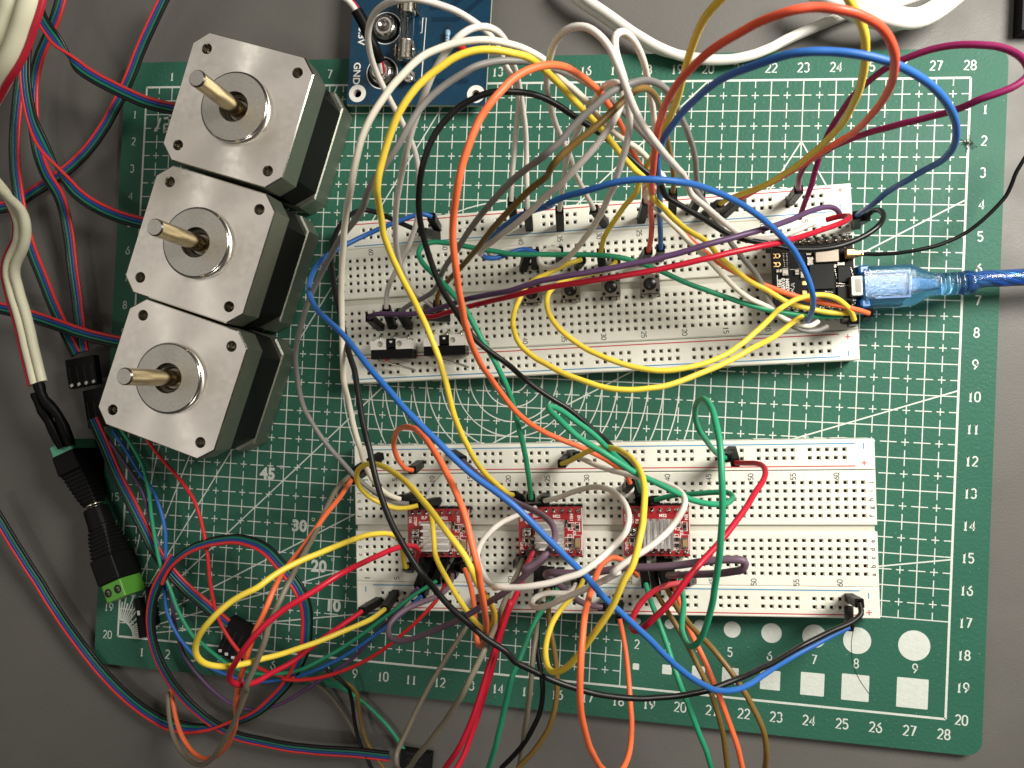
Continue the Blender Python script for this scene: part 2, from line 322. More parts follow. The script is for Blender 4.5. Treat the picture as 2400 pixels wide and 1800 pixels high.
# ------------------------------------------------------------------ breadboards
PT = .254
ROWY = dict(a=-1.397, b=-1.143, c=-.889, d=-.635, e=-.381, f=.381, g=.635, h=.889, i=1.143, j=1.397)
def perforated(mb, xs, ys, x0, x1, y0, y1, z, T=None):
    """rectangle x0..x1, y0..y1 with a square funnel hole at every (x, y); rows in ys, columns in xs, each evenly or unevenly spaced"""
    h = PT/2; cy0, cy1 = min(ys)-h, max(ys)+h
    R = lambda a, b_, c, d: mb.rect(a, b_, c, d, z, 'board', T) if (c-a > 1e-4 and d-b_ > 1e-4) else None
    R(x0, y0, x1, cy0); R(x0, cy1, x1, y1)
    runs = []; cur = [xs[0]]
    for x in xs[1:]:
        if x-cur[-1] < PT*1.2: cur.append(x)
        else: runs.append(cur); cur = [x]
    runs.append(cur); px = x0
    for rn in runs: R(px, cy0, rn[0]-h, cy1); px = rn[-1]+h
    R(px, cy0, x1, cy1)
    o, q = .074, .043
    for x in xs:
        for y in ys:
            sq = lambda r_, zz: [(x-r_, y-r_, zz), (x+r_, y-r_, zz), (x+r_, y+r_, zz), (x-r_, y+r_, zz)]
            v = sq(h, z)+sq(o, z)+sq(q, z-.045)+sq(q, z-.30)
            f1 = [[k, (k+1) % 4, 4+(k+1) % 4, 4+k] for k in range(4)]+[[4+k, 4+(k+1) % 4, 8+(k+1) % 4, 8+k] for k in range(4)]
            mb.add(v, f1, 'board', False, T)
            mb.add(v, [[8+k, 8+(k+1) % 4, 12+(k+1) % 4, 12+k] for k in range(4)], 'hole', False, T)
            mb.add(v, [[12, 13, 14, 15]], 'contact', False, T)
def skirt(mb, x0, x1, y0, y1, z0, z1, c=.03):
    L0 = [(x0, y0), (x1, y0), (x1, y1), (x0, y1)]; wall(mb, L0, z0, z1-c, 'board')
    L1 = [(x0+c, y0+c), (x1-c, y0+c), (x1-c, y1-c), (x0+c, y1-c)]
    v = [(p[0], p[1], z1-c) for p in L0]+[(p[0], p[1], z1) for p in L1]
    mb.add(v, [[i, (i+1) % 4, 4+(i+1) % 4, 4+i] for i in range(4)], 'board')
colx = [(c-32)*PT for c in range(1, 64)]
railx = [(c-32)*PT for k in range(10) for c in range(3+6*k, 8+6*k)]
def make_breadboard(label):
    t = thing('breadboard', label, 'breadboard', group='two long white breadboards')
    H = .85; X = 8.255; c = .03
    b = MB()
    skirt(b, -X, X, .101, 1.78, .10, H); perforated(b, colx, [ROWY[k] for k in 'fghij'], -X+c, X-c, .101+c, 1.78-c, H)
    skirt(b, -X, X, -1.78, -.101, .10, H); perforated(b, colx, [ROWY[k] for k in 'abcde'], -X+c, X-c, -1.78+c, -.101-c, H)
    b.rect(-X+.05, -.101, X-.05, .101, H-.10, 'board_dark'); b.box((0, 0, .36), (2*X-.1, .2, .70), 'board_dark')
    b.build('terminal_strip', t)
    for s_ in (1, -1):
        b = MB(); ya, yb = (1.786, 2.73) if s_ > 0 else (-2.73, -1.786)
        skirt(b, -X, X, ya, yb, .10, H); perforated(b, railx, [s_*2.159, s_*2.413], -X+c, X-c, ya+c, yb-c, H)
        for k in range(-3, 4): b.box((k*2.3+.4, s_*2.735, .42), (.55, .05, .4), 'board', bev=.02)
        b.build('power_rail', t)
    b = MB(); b.box((0, 0, .05), (2*X-.04, 5.42, .10), 'seam'); b.box((0, 0, .4), (2*X-.1, 3.57, .02), 'seam'); b.build('adhesive_backing', t)
    b = MB(); z = H+.004
    for y, m_ in ((2.60, 'ink_blue'), (1.91, 'ink_red'), (-1.885, 'ink_blue'), (-2.62, 'ink_red')): b.ribbon([(-7.68, y), (7.68, y)], .034, z, m_)
    b.ribbon([(-7.9, 1.805), (8.2, 1.805)], .016, z, 'ink_black')
    for sx in (-1, 1):
        x = sx*7.93
        for y in (2.52, -2.03): b.ribbon([(x, y-.09), (x, y+.09)], .032, z, 'ink_blue')
        for y in (2.0, -2.54): b.ribbon([(x, y-.08), (x, y+.08)], .028, z, 'ink_red'); b.ribbon([(x-.08, y), (x+.08, y)], .028, z+.0015, 'ink_red')
        for k in 'abcdefghij': text(b, k, sx*8.10, ROWY[k], .20, z, 'ink_black', rot=PI/2, bold=.002)
    for cnum in [1]+list(range(5, 64, 5)):
        for y in (1.60, -1.655): digits(b, str(cnum), (cnum-32)*PT, y, .15, .021, z, 'ink_black', rot=PI/2, sx=.92, gap=.80)
    b.build('printed_markings', t)
    return t
bb2 = make_breadboard('lower white breadboard, holding the three red driver modules')
bb2.location = (17.26, -14.71, 0); bb2.rotation_euler = (0, 0, .0701)
bb1 = copy_tree(bb2); bb1.location = (16.33, -7.04, 0); bb1.rotation_euler = (0, 0, .0893+PI)
bb1['label'] = 'upper white breadboard, holding the push buttons, microswitches and black control board'
# ------------------------------------------------------------------ stepper driver modules
def make_driver():
    t = thing('driver_module', 'x', 'circuit module', group='red stepper driver modules on the lower breadboard')
    b = MB(); b.box((0, 0, .42), (2.03, 1.53, .155), 'pcb_red'); b.rect(.985, -.74, 1.012, .74, .4985, 'silk')
    b.build('circuit_board', t)
    for s_ in (-1, 1):
        b = MB()
        for k in range(8): b.box(((k-3.5)*PT, s_*.66+s_*.03, .17), (.245, .25, .33), 'housing', bev=.03)
        b.build('pin_header', t)
    for s_ in (-1, 1):
        for k in range(8):
            b = MB(); x = (k-3.5)*PT
            b.lathe([(.085, .498), (.08, .515), (.05, .54), (.032, .56), (.03, .60), (.0, .61)], 'solder', 10, Matrix.Translation((x, s_*.645, 0)), caps=False); b.build('header_pin', t)
    b = MB(); b.box((0, -.02, .53), (.62, .62, .07), 'chip'); b.build('driver_chip', t)
    b = MB(); b.box((-.02, -.06, .60), (.92, .92, .07), 'fin', bev=.01)
    for k in range(5): b.box((-.02, -.06+(k-2)*.205, .79), (.92, .075, .32), 'fin', bev=.012)
    hs = b.build('heatsink', t)
    b = MB(); b.box((-.74, -.02, .55), (.30, .30, .10), 'tin', bev=.04); b.lathe([(.125, .60), (.125, .625), (.09, .632), (0, .62)], 'solder', 20, Matrix.Translation((-.74, -.02, 0)), caps=False)
    b.box((-.74, -.02, .634), (.16, .035, .012), 'chip'); b.box((-.74, -.02, .634), (.035, .16, .013), 'chip'); b.build('potentiometer', t)
    b = MB(); b.box((.84, -.34, .56), (.15, .22, .13), 'ceramic', bev=.01)
    for q in (-.135, .135): b.box((.84, -.34+q, .56), (.17, .06, .14), 'tin', bev=.01)
    b.build('capacitor', t)
    for (x, y, l, h_, r_) in ((-.76, -.28, .20, .10, 0), (-.56, -.32, .22, .11, PI/2), (.60, .20, .20, .10, 0), (.85, .15, .2, .1, PI/2), (.60, -.25, .18, .10, 0), (.60, -.43, .18, .10, 0), (.50, .32, .14, .09, 0)):
        b = MB(); T = Matrix.Translation((x, y, 0)) @ Matrix.Rotation(r_, 4, 'Z')
        b.box((0, 0, .525), (l*.62, h_, .055), 'chip', T=T)
        for q in (-1, 1): b.box((q*l*.38, 0, .525), (l*.24, h_, .058), 'tin', T=T)
        b.build('resistor', t)
    b = MB(); z = .502
    for (x, y, w_, h_) in ((-.76, -.28, .28, .15), (-.56, -.32, .14, .28), (.60, .20, .28, .15), (.85, .15, .14, .28), (.84, -.34, .24, .46), (.60, -.25, .26, .14), (.60, -.43, .26, .14)):
        b.ribbon([(x-w_/2, y-h_/2), (x+w_/2, y-h_/2), (x+w_/2, y+h_/2), (x-w_/2, y+h_/2)], .018, z, 'silk', closed=True)
    for s_, x, y in (('DIR', -.93, .42), ('STEP', -.76, .38), ('R3', -.60, .30)): text(b, s_, x, y, .135, z, 'silk', -PI/2, bold=.004)
    for s_, x, y in (('GND', -.93, -.47), ('VDD', -.67, -.47)): text(b, s_, x, y, .13, z, 'silk', -PI/2, bold=.004)
    for s_, x, y, r_ in (('SLP', -.46, .49, 0), ('MS2', .20, .475, 0), ('MS1', .66, .44, -PI/2), ('EN', .90, .43, -PI/2), ('C6', .62, .08, PI), ('R2', .745, -.03, -PI/2), ('C2', .60, -.13, PI), ('P1', -.76, -.42, 0), ('MOT', .58, -.545, 0)): text(b, s_, x, y, .135, z, 'silk', r_, bold=.004)
    b.build('printed_markings', t)
    return t, hs
d1, hs1 = make_driver()
for k, (x, y, lab) in enumerate(((11.99, -15.15, 'red driver module at the left of the lower breadboard, under the yellow loops'), (15.60, -14.84, 'red driver module in the middle of the lower breadboard, crossed by the royal blue wire'), (18.88, -14.59, 'red driver module on the right with its heatsink fins upright and shining'))):
    o = d1 if k == 0 else copy_tree(d1)
    o.location = (x, y, .86); o.rotation_euler = (0, 0, .0701); o['label'] = lab
    if k == 2:
        for ch in o.children:
            if ch.name.startswith('heatsink'): ch.rotation_euler = (0, 0, PI/2); ch.location = (-.04, -.04, 0)
# ------------------------------------------------------------------ tactile buttons
def make_button():
    t = thing('push_button', 'x', 'push button', group='push buttons along the groove of the upper breadboard')
    b = MB(); b.box((0, 0, .15), (.60, .60, .28), 'switch_black', bev=.03); b.build('base', t)
    b = MB(); plate(b, rrect(-.30, -.30, .30, .30, .05, 3), [circ(0, 0, .20)]+[circ(sx*.215, sy*.215, .052, 12) for sx in (-1, 1) for sy in (-1, 1)], .325, 'button_plate')
    wall(b, rrect(-.30, -.30, .30, .30, .05, 3), .27, .325, 'button_plate'); wall(b, circ(0, 0, .20), .27, .325, 'button_plate', True, inner=True); b.build('metal_plate', t)
    for sx in (-1, 1):
        for sy in (-1, 1): b = MB(); b.lathe([(.05, .28), (.05, .322), (.035, .335), (0, .338)], 'switch_black', 14, Matrix.Translation((sx*.215, sy*.215, 0)), caps=False); b.build('rivet', t)
    b = MB(); b.lathe([(.175, .27), (.175, .44), (.16, .455), (0, .458)], 'button_cap', 32, caps=False); b.build('plunger', t)
    for sx in (-1, 1):
        for sy in (-1, 1): b = MB(); b.box((sx*.225, sy*.335, .10), (.07, .05, .22), 'tin'); b.build('leg', t)
    return t
bt = make_button()
for k, (x, y, lab) in enumerate(((14.62, -7.30, 'leftmost push button, mostly hidden under the crimson wire'), (15.86, -7.16, 'second push button from the left, its top edge under the crimson wire'), (17.13, -7.03, 'third push button from the left with yellowish glints on its plate'), (18.35, -6.90, 'rightmost push button, fully visible beside the green wire'))):
    o = bt if k == 0 else copy_tree(bt); o.location = (x, y, .86); o.rotation_euler = (0, 0, .0893); o['label'] = lab
# ------------------------------------------------------------------ micro limit switches
def make_switch():
    t = thing('microswitch', 'x', 'microswitch', group='microswitches on the upper breadboard')
    b = MB(); b.box((0, -.13, .34), (1.28, .31, .60), 'switch_black', bev=.02); b.box((0, .19, .34), (.30, .27, .605), 'switch_black', bev=.01); b.build('case', t)
    for s_ in (-1, 1):
        x0_, x1_ = (-.64, -.155) if s_ < 0 else (.155, .64)
        ol_ = [(x0_, .0), (x1_, .0), (x1_, .30), (x1_-.02, .33), (x0_+.18, .33) if s_ < 0 else (x0_+.30, .33), (x0_+.14, .27) if s_ < 0 else (x0_+.02, .33), (x0_, .27)] if s_ < 0 else [(x0_, .0), (x1_, .0), (x1_, .27), (x0_+.34, .27), (x0_+.30, .33), (x0_+.02, .33), (x0_, .30)]
        hx = -.34 if s_ < 0 else .26
        b = MB(); plate(b, ol_, [circ(hx, .165, .088, 18)], .652, 'switch_white'); wall(b, ol_, .04, .652, 'switch_white'); wall(b, circ(hx, .165, .088, 18), .56, .652, 'board_dark', True, inner=True); b.disc(hx, .165, .088, .56, 'board_dark', 18)
        b.build('white_lug', t)
    b = MB(); b.add([(-.045, .26, .6455), (.045, .26, .6455), (.045, .225, .6455), (.02, .195, .6455), (-.02, .195, .6455), (-.045, .225, .6455)], [[0, 1, 2, 3, 4, 5]], 'switch_white'); b.build('molded_mark', t)
    for x in (-.44, .02, .46): b = MB(); b.tube([(x, .30, .30), (x, .40, .30), (x, .46, .22), (x, .47, .0)], .035, 'tin', 6, sub=2); b.build('terminal', t)
    b = MB(); b.box((-.20, -.30, .40), (.12, .08, .14), 'red_plastic', bev=.02); b.build('actuator', t)
    b = MB(); b.tube([(-.48, -.27, .45), (-.47, -.33, .45), (-.36, -.37, .45), (-.05, -.43, .45), (.30, -.53, .45), (.62, -.63, .45), (.70, -.67, .45)], .03, 'tin', 8, sub=2)
    b.box((.10, -.475, .45), (.62, .02, .14), 'tin', rz=-.28); b.build('lever', t)
    return t
sw = make_switch()
for k, (x, y, lab) in enumerate(((10.16, -9.30, 'left microswitch, its bright red actuator showing above the long lever'), (11.92, -9.12, 'right microswitch, crossed by the yellow wire'))):
    o = sw if k == 0 else copy_tree(sw); o.location = (x, y, .86); o.rotation_euler = (0, 0, .075); o.scale = (1.07, 1.07, 1.0); o['label'] = lab
# ------------------------------------------------------------------ stepper motors
def octa(h, c, r=0): return [(h-c, -h), (h, -h+c), (h, h-c), (h-c, h), (-h+c, h), (-h, h-c), (-h, -h+c), (-h+c, -h)]
def prism(mb, ol_, z0, z1, mt, top=True, bev=.03, edge=None):
    ins = [(p[0]*(1-bev/2.1), p[1]*(1-bev/2.1)) for p in ol_]
    wall(mb, ol_, z0+bev, z1-bev, mt); n = len(ol_)
    for a, za, b_, zb in ((ins, z0, ol_, z0+bev), (ol_, z1-bev, ins, z1)):
        v = [(p[0], p[1], za) for p in a]+[(p[0], p[1], zb) for p in b_]
        mb.add(v, [[i, (i+1) % n, n+(i+1) % n, n+i] for i in range(n)], edge or mt)
    mb.add([(p[0], p[1], z0) for p in ins], [list(range(n))[::-1]], mt)
    if top: mb.add([(p[0], p[1], z1) for p in ins], [list(range(n))], mt)
    return ins
def make_motor():
    t = thing('stepper_motor', 'x', 'stepper motor', group='stepper motors in a row at the left of the mat')
    H = 3.50
    b = MB(); prism(b, octa(2.03, .42), 0, .98, 'alu_cast', bev=.05); b.build('rear_cap', t)
    b = MB(); prism(b, octa(2.00, .60), .98, 2.50, 'lam', bev=.01); b.build('laminated_core', t)
    b = MB(); O = octa(2.065, .43); ins = prism(b, O, 2.50, H, 'alu_cast', top=False, bev=.035, edge='bright')
    hs_ = [circ(sx*1.55, sy*1.55, .172, 20) for sx in (-1, 1) for sy in (-1, 1)]
    plate(b, ins, hs_+[circ(0, 0, 1.10, 64)], H, 'alu'); b.build('front_cap', t)
    for sx in (-1, 1):
        for sy in (-1, 1):
            b = MB(); T = Matrix.Translation((sx*1.55, sy*1.55, 0)); pr = []
            for k in range(9): pr += [(.165, H-.02-k*.05), (.138, H-.045-k*.05)]
            b.lathe([(.172, H)]+pr+[(0, H-.48)], 'tin', 20, T, caps=False); b.build('screw_hole', t)
    b = MB(); pr = [(1.10, H-.001), (1.10, H+.15), (1.085, H+.17), (1.07, H+.165), (1.055, H+.20), (1.03, H+.21)]
    b.lathe(pr, 'bright', 64, caps=False); plate(b, circ(0, 0, 1.03, 64), [circ(0, 0, .47, 40)], H+.21, 'boss'); b.build('boss_ring', t)
    b = MB(); b.lathe([(.47, H+.21), (.47, H-.05), (.40, H-.06), (.40, H-.02), (.36, H-.02), (.36, H-.16), (.30, H-.17), (.24, H-.17)], 'steel_dark', 40, caps=False); b.build('bearing', t)
    b = MB(); L = 2.2; pr = [(.25, H-.2), (.25, H+L-.05), (.215, H+L), (0, H+L)]
    b.lathe([(.25, H-.2), (.25, H+L-.05)], 'steel', 32, caps=False); b.lathe([(.25, H+L-.05), (.215, H+L)], 'bright', 32, caps=False); b.disc(0, 0, .215, H+L, 'boss', 32); b.build('shaft', t)
    b = MB(); b.box((-2.2, 0, .42), (.35, 1.5, .55), 'housing_slot', bev=.03); b.build('cable_socket', t)
    return t
mo = make_motor()
for k, (x, y, rz, dz, lab) in enumerate(((5.54, -2.228, -.2591, -.02, 'back stepper motor of the row, nearest the top edge'), (4.553, -6.399, -.2685, .05, 'middle stepper motor of the row of three'), (3.856, -10.572, -.2795, .03, 'front stepper motor of the row, a bright streak of light on its lower face'))):
    o = mo if k == 0 else copy_tree(mo); o.location = (x, y, max(0, dz)); o.rotation_euler = (0, 0, rz); o['label'] = lab
# ------------------------------------------------------------------ black control board
mc = thing('control_board', 'small black control board at the right end of the upper breadboard, blue plug beside it', 'circuit board', (23.07, -6.60, .86), .075)
def dm(x, y): return ((x-862)/1330*2.28, -(y-838)/1190*2.20)
ZT = .94
b = MB(); b.box((0, 0, ZT-.08), (2.30, 2.22, .16), 'pcb_black', bev=.012); b.build('circuit_board', mc)
for s_ in (-1, 1):
    b = MB()
    for k in range(9): b.box(((k-4)*PT, s_*1.0, .39), (.25, .25, .78), 'housing', bev=.02)
    b.build('pin_header', mc)
    for k in range(9):
        b = MB(); T = Matrix.Translation(((k-4)*PT, s_*.985, ZT))
        b.lathe([(.115, 0), (.11, .02), (.07, .06), (.04, .09), (.035, .14), (0, .15)], 'solder', 10, T, caps=False); b.build('header_pin', mc)
def comp(name, x0, y0, x1, y1, h, mt, bev=.01, ends=None):
    (ax, ay), (bx_, by_) = dm(x0, y0), dm(x1, y1); b = MB(); cx, cy, sx, sy = (ax+bx_)/2, (ay+by_)/2, abs(bx_-ax), abs(ay-by_)
    b.box((cx, cy, ZT+h/2), (sx, sy, h), mt, bev=bev)
    if ends == 'x':
        for q in (-1, 1): b.box((cx+q*sx*.38, cy, ZT+h/2), (sx*.26, sy*1.04, h*1.08), 'tin')
    if ends == 'y':
        for q in (-1, 1): b.box((cx, cy+q*sy*.38, ZT+h/2), (sx*1.04, sy*.26, h*1.08), 'tin')
    return b.build(name, mc)
comp('shield_can', 885, 455, 1270, 662, .16, 'module', .02)
comp('processor_chip', 790, 685, 1190, 1085, .09, 'chip'); comp('flash_chip', 1258, 738, 1455, 985, .08, 'chip'); comp('interface_chip', 1240, 1062, 1480, 1290, .09, 'chip')
for q in ((765, 565, 860, 690, 'y'), (345, 720, 440, 838, 'y'), (245, 735, 285, 785, 'y'), (297, 735, 335, 785, 'y'), (555, 758, 620, 790, 'x'), (555, 800, 620, 832, 'x'), (648, 790, 705, 890, 'y'), (1200, 700, 1238, 750, 'y'), (1260, 672, 1365, 716, 'x'), (755, 498, 830, 525, 'x')):
    comp('capacitor', *q[:4], .06, 'ceramic_white', ends=q[4])
for q in ((665, 938, 745, 1008), (665, 1092, 745, 1165)): comp('gold_pad', *q, .03, 'gold')
for y in (510, 650):
    b = MB(); x_, y_ = dm(265, y)
    b.ribbon([(x_-.10, y_+.065), (x_-.03, y_+.04), (x_+.0, y_+.06), (x_+.06, y_+.055), (x_+.095, y_), (x_+.06, y_-.055), (x_, y_-.06), (x_-.03, y_-.04), (x_-.10, y_-.065)], .028, ZT+.005, 'gold'); b.ribbon([(x_-.03, y_-.04), (x_-.03, y_+.04)], .03, ZT+.0065, 'gold'); b.build('gold_contact', mc)
b = MB(); rnd = random.Random(3)
for (xa, ya, xb, yb, n_) in ((375, 480, 385, 690, 8), (430, 480, 430, 690, 8), (1480, 760, 1520, 930, 8), (1215, 780, 1245, 930, 6), (1240, 1045, 1450, 1045, 12), (1495, 1060, 1495, 1290, 11), (1530, 960, 1525, 1330, 9), (1240, 990, 1370, 1020, 10), (1050, 1125, 1160, 1140, 8), (480, 745, 640, 745, 9), (1330, 430, 1400, 425, 4)):
    for k in range(n_):
        x_, y_ = dm(xa+(xb-xa)*k/(n_-1)+rnd.uniform(-4, 4), ya+(yb-ya)*k/(n_-1)+rnd.uniform(-4, 4)); b.box((x_, y_, ZT+.012), (.028, .024, .024), 'tin')
tag(b.build('solder_joints', mc))
b = MB()
x_, y_ = dm(280, 1060); b.ribbon([(x_-.03, y_+.45), (x_-.03, y_-.25)], .02, ZT+.004, 'silk')
for s_, px, py in (('5.1INI', 305, 985), ('SBAV.0', 362, 985), ('c320M', 430, 985)):
    x_, y_ = dm(px, py); text(b, s_, x_, y_, .135, ZT+.004, 'silk', PI/2, bold=.006)
for k in range(26):
    x_, y_ = dm(500+rnd.uniform(-25, 45), 960+k*7+rnd.uniform(-4, 4)); b.disc(x_, y_, .012, ZT+.004, 'silk', 8)
b.build('printed_markings', mc)
b = MB(); x_, y_ = dm(1600, 1070); b.box((x_-.13, y_, ZT+.13), (.34, .60, .26), 'alu_cast', bev=.03); b.box((x_-.10, y_, ZT+.262), (.16, .40, .01), 'steel_dark'); b.build('usb_socket', mc)
# gold antenna plug and its thin black lead
# measured routes, in cm above the mat: cables, motor ribbons, jumper wires
CAB = {
 'twin_a': [(-2.34,-10.95,1.60),(-2.45,-10.63,1.60),(-2.52,-10.31,1.64),(-2.57,-9.98,1.71),(-2.62,-9.65,1.78),(-2.65,-9.33,1.85),(-2.69,-9.00,1.93),(-2.73,-8.68,2.01),(-2.77,-8.36,2.11),(-2.80,-8.04,2.23),(-2.80,-7.73,2.35),(-2.77,-7.43,2.50),(-2.66,-7.15,2.65),(-2.47,-6.91,2.79),(-2.24,-6.71,2.93),(-2.00,-6.52,3.08),(-1.79,-6.32,3.25),(-1.62,-6.09,3.42),(-1.48,-5.86,3.62),(-1.39,-5.62,3.84),(-1.32,-5.42,4.11),(-1.23,-5.29,4.40),(-1.12,-5.20,4.71),(-1.01,-5.12,5.01),(-0.90,-5.05,5.32),(-0.77,-4.96,5.62),(-0.64,-4.85,5.91),(-0.49,-4.75,6.20)],
 'coax': [(24.30,-5.99,1.95),(24.61,-5.97,1.83),(24.91,-5.94,1.69),(25.21,-5.89,1.54),(25.51,-5.84,1.39),(25.81,-5.77,1.26),(26.12,-5.70,1.14),(26.44,-5.61,1.06),(26.76,-5.52,1.01),(27.07,-5.39,0.99),(27.37,-5.24,0.99),(27.65,-5.06,1.02),(27.90,-4.84,1.08),(28.13,-4.60,1.13),(28.34,-4.34,1.19),(28.53,-4.07,1.25),(28.62,-3.77,1.35),(28.68,-3.45,1.45),(28.80,-3.15,1.53),(28.94,-2.85,1.60),(29.14,-2.58,1.61),(29.36,-2.33,1.60)],
 'usb': [(27.45,-6.54,1.00),(27.81,-6.51,1.00),(28.18,-6.47,1.00),(28.54,-6.45,1.00),(28.90,-6.42,1.00),(29.26,-6.39,1.00),(29.62,-6.36,1.00),(29.99,-6.32,1.00),(30.35,-6.28,1.00),(30.71,-6.24,1.00),(31.07,-6.20,1.00)],
 'top_one': [(15.43,2.97,0.60),(15.66,2.73,0.60),(15.90,2.50,0.60),(16.17,2.30,0.60),(16.45,2.11,0.60),(16.72,1.92,0.60),(16.99,1.72,0.60),(17.26,1.52,0.60),(17.53,1.33,0.60),(17.81,1.15,0.61),(18.10,0.98,0.59),(18.40,0.84,0.56),(18.71,0.72,0.52),(19.03,0.63,0.47),(19.36,0.57,0.42),(19.69,0.53,0.40),(20.02,0.50,0.40),(20.36,0.50,0.40),(20.69,0.52,0.41),(21.02,0.58,0.40),(21.34,0.68,0.36),(21.64,0.81,0.32),(21.94,0.96,0.27),(22.22,1.14,0.23),(22.51,1.30,0.20),(22.81,1.44,0.19),(23.12,1.57,0.20),(23.43,1.70,0.20),(23.74,1.83,0.20),(24.05,1.97,0.20),(24.36,2.08,0.20),(24.68,2.18,0.20),(25.00,2.28,0.20),(25.31,2.41,0.20),(25.61,2.56,0.20)],
 'top_two': [(15.02,3.16,0.30),(15.27,2.93,0.30),(15.52,2.71,0.30),(15.79,2.51,0.28),(16.08,2.33,0.24),(16.37,2.16,0.20),(16.64,1.97,0.19),(16.92,1.77,0.20),(17.20,1.58,0.20),(17.48,1.40,0.20),(17.77,1.23,0.20),(18.08,1.08,0.20),(18.39,0.95,0.20),(18.72,0.86,0.18),(19.05,0.79,0.16),(19.38,0.73,0.15),(19.71,0.68,0.15),(20.05,0.64,0.15),(20.39,0.63,0.15),(20.72,0.64,0.15),(21.06,0.70,0.15),(21.38,0.78,0.15),(21.70,0.90,0.15),(22.01,1.04,0.15),(22.31,1.19,0.15),(22.61,1.34,0.15),(22.92,1.48,0.15),(23.23,1.61,0.16),(23.54,1.74,0.15),(23.84,1.89,0.10),(24.14,2.04,0.03),(24.43,2.20,-0.00),(24.73,2.35,-0.00),(25.03,2.52,-0.00),(25.33,2.68,0.00)],
 'top_three': [(22.74,2.40,0.90),(23.04,2.22,0.91),(23.36,2.06,0.88),(23.68,1.92,0.82),(23.99,1.79,0.76),(24.32,1.65,0.71),(24.64,1.54,0.66),(24.98,1.47,0.60),(25.33,1.46,0.54),(25.67,1.50,0.47),(26.00,1.61,0.41),(26.30,1.78,0.40),(26.58,2.00,0.40),(26.84,2.23,0.40),(27.11,2.46,0.40),(27.38,2.69,0.40)],
 'top_four': [(23.15,2.16,1.30),(23.48,2.01,1.30),(23.81,1.87,1.29),(24.15,1.77,1.25),(24.49,1.67,1.19),(24.83,1.57,1.13),(25.17,1.49,1.06),(25.52,1.43,1.00),(25.87,1.43,0.93),(26.21,1.52,0.90),(26.52,1.70,0.90),(26.80,1.92,0.90),(27.07,2.16,0.90),(27.33,2.40,0.90)],
 'top_five': [(23.72,2.84,0.20),(24.07,2.67,0.20),(24.43,2.50,0.20),(24.79,2.35,0.20),(25.16,2.23,0.20),(25.55,2.26,0.20),(25.92,2.38,0.20),(26.29,2.50,0.20)],
 'fat_white': [(2.85,-1.01,8.60),(2.79,-1.38,8.61),(2.66,-1.72,8.55),(2.46,-2.01,8.43),(2.25,-2.30,8.32),(2.01,-2.56,8.19),(1.73,-2.74,8.03),(1.44,-2.89,7.86),(1.15,-3.05,7.69),(0.85,-3.21,7.52),(0.56,-3.37,7.36),(0.26,-3.53,7.20)],
 'psu_a': [(8.14,1.85,2.50),(8.49,1.66,2.41),(8.75,1.37,2.35),(8.94,1.05,2.18),(9.09,0.70,2.03),(9.24,0.37,1.85),(9.31,0.12,1.55),(9.28,-0.09,1.20)],
}
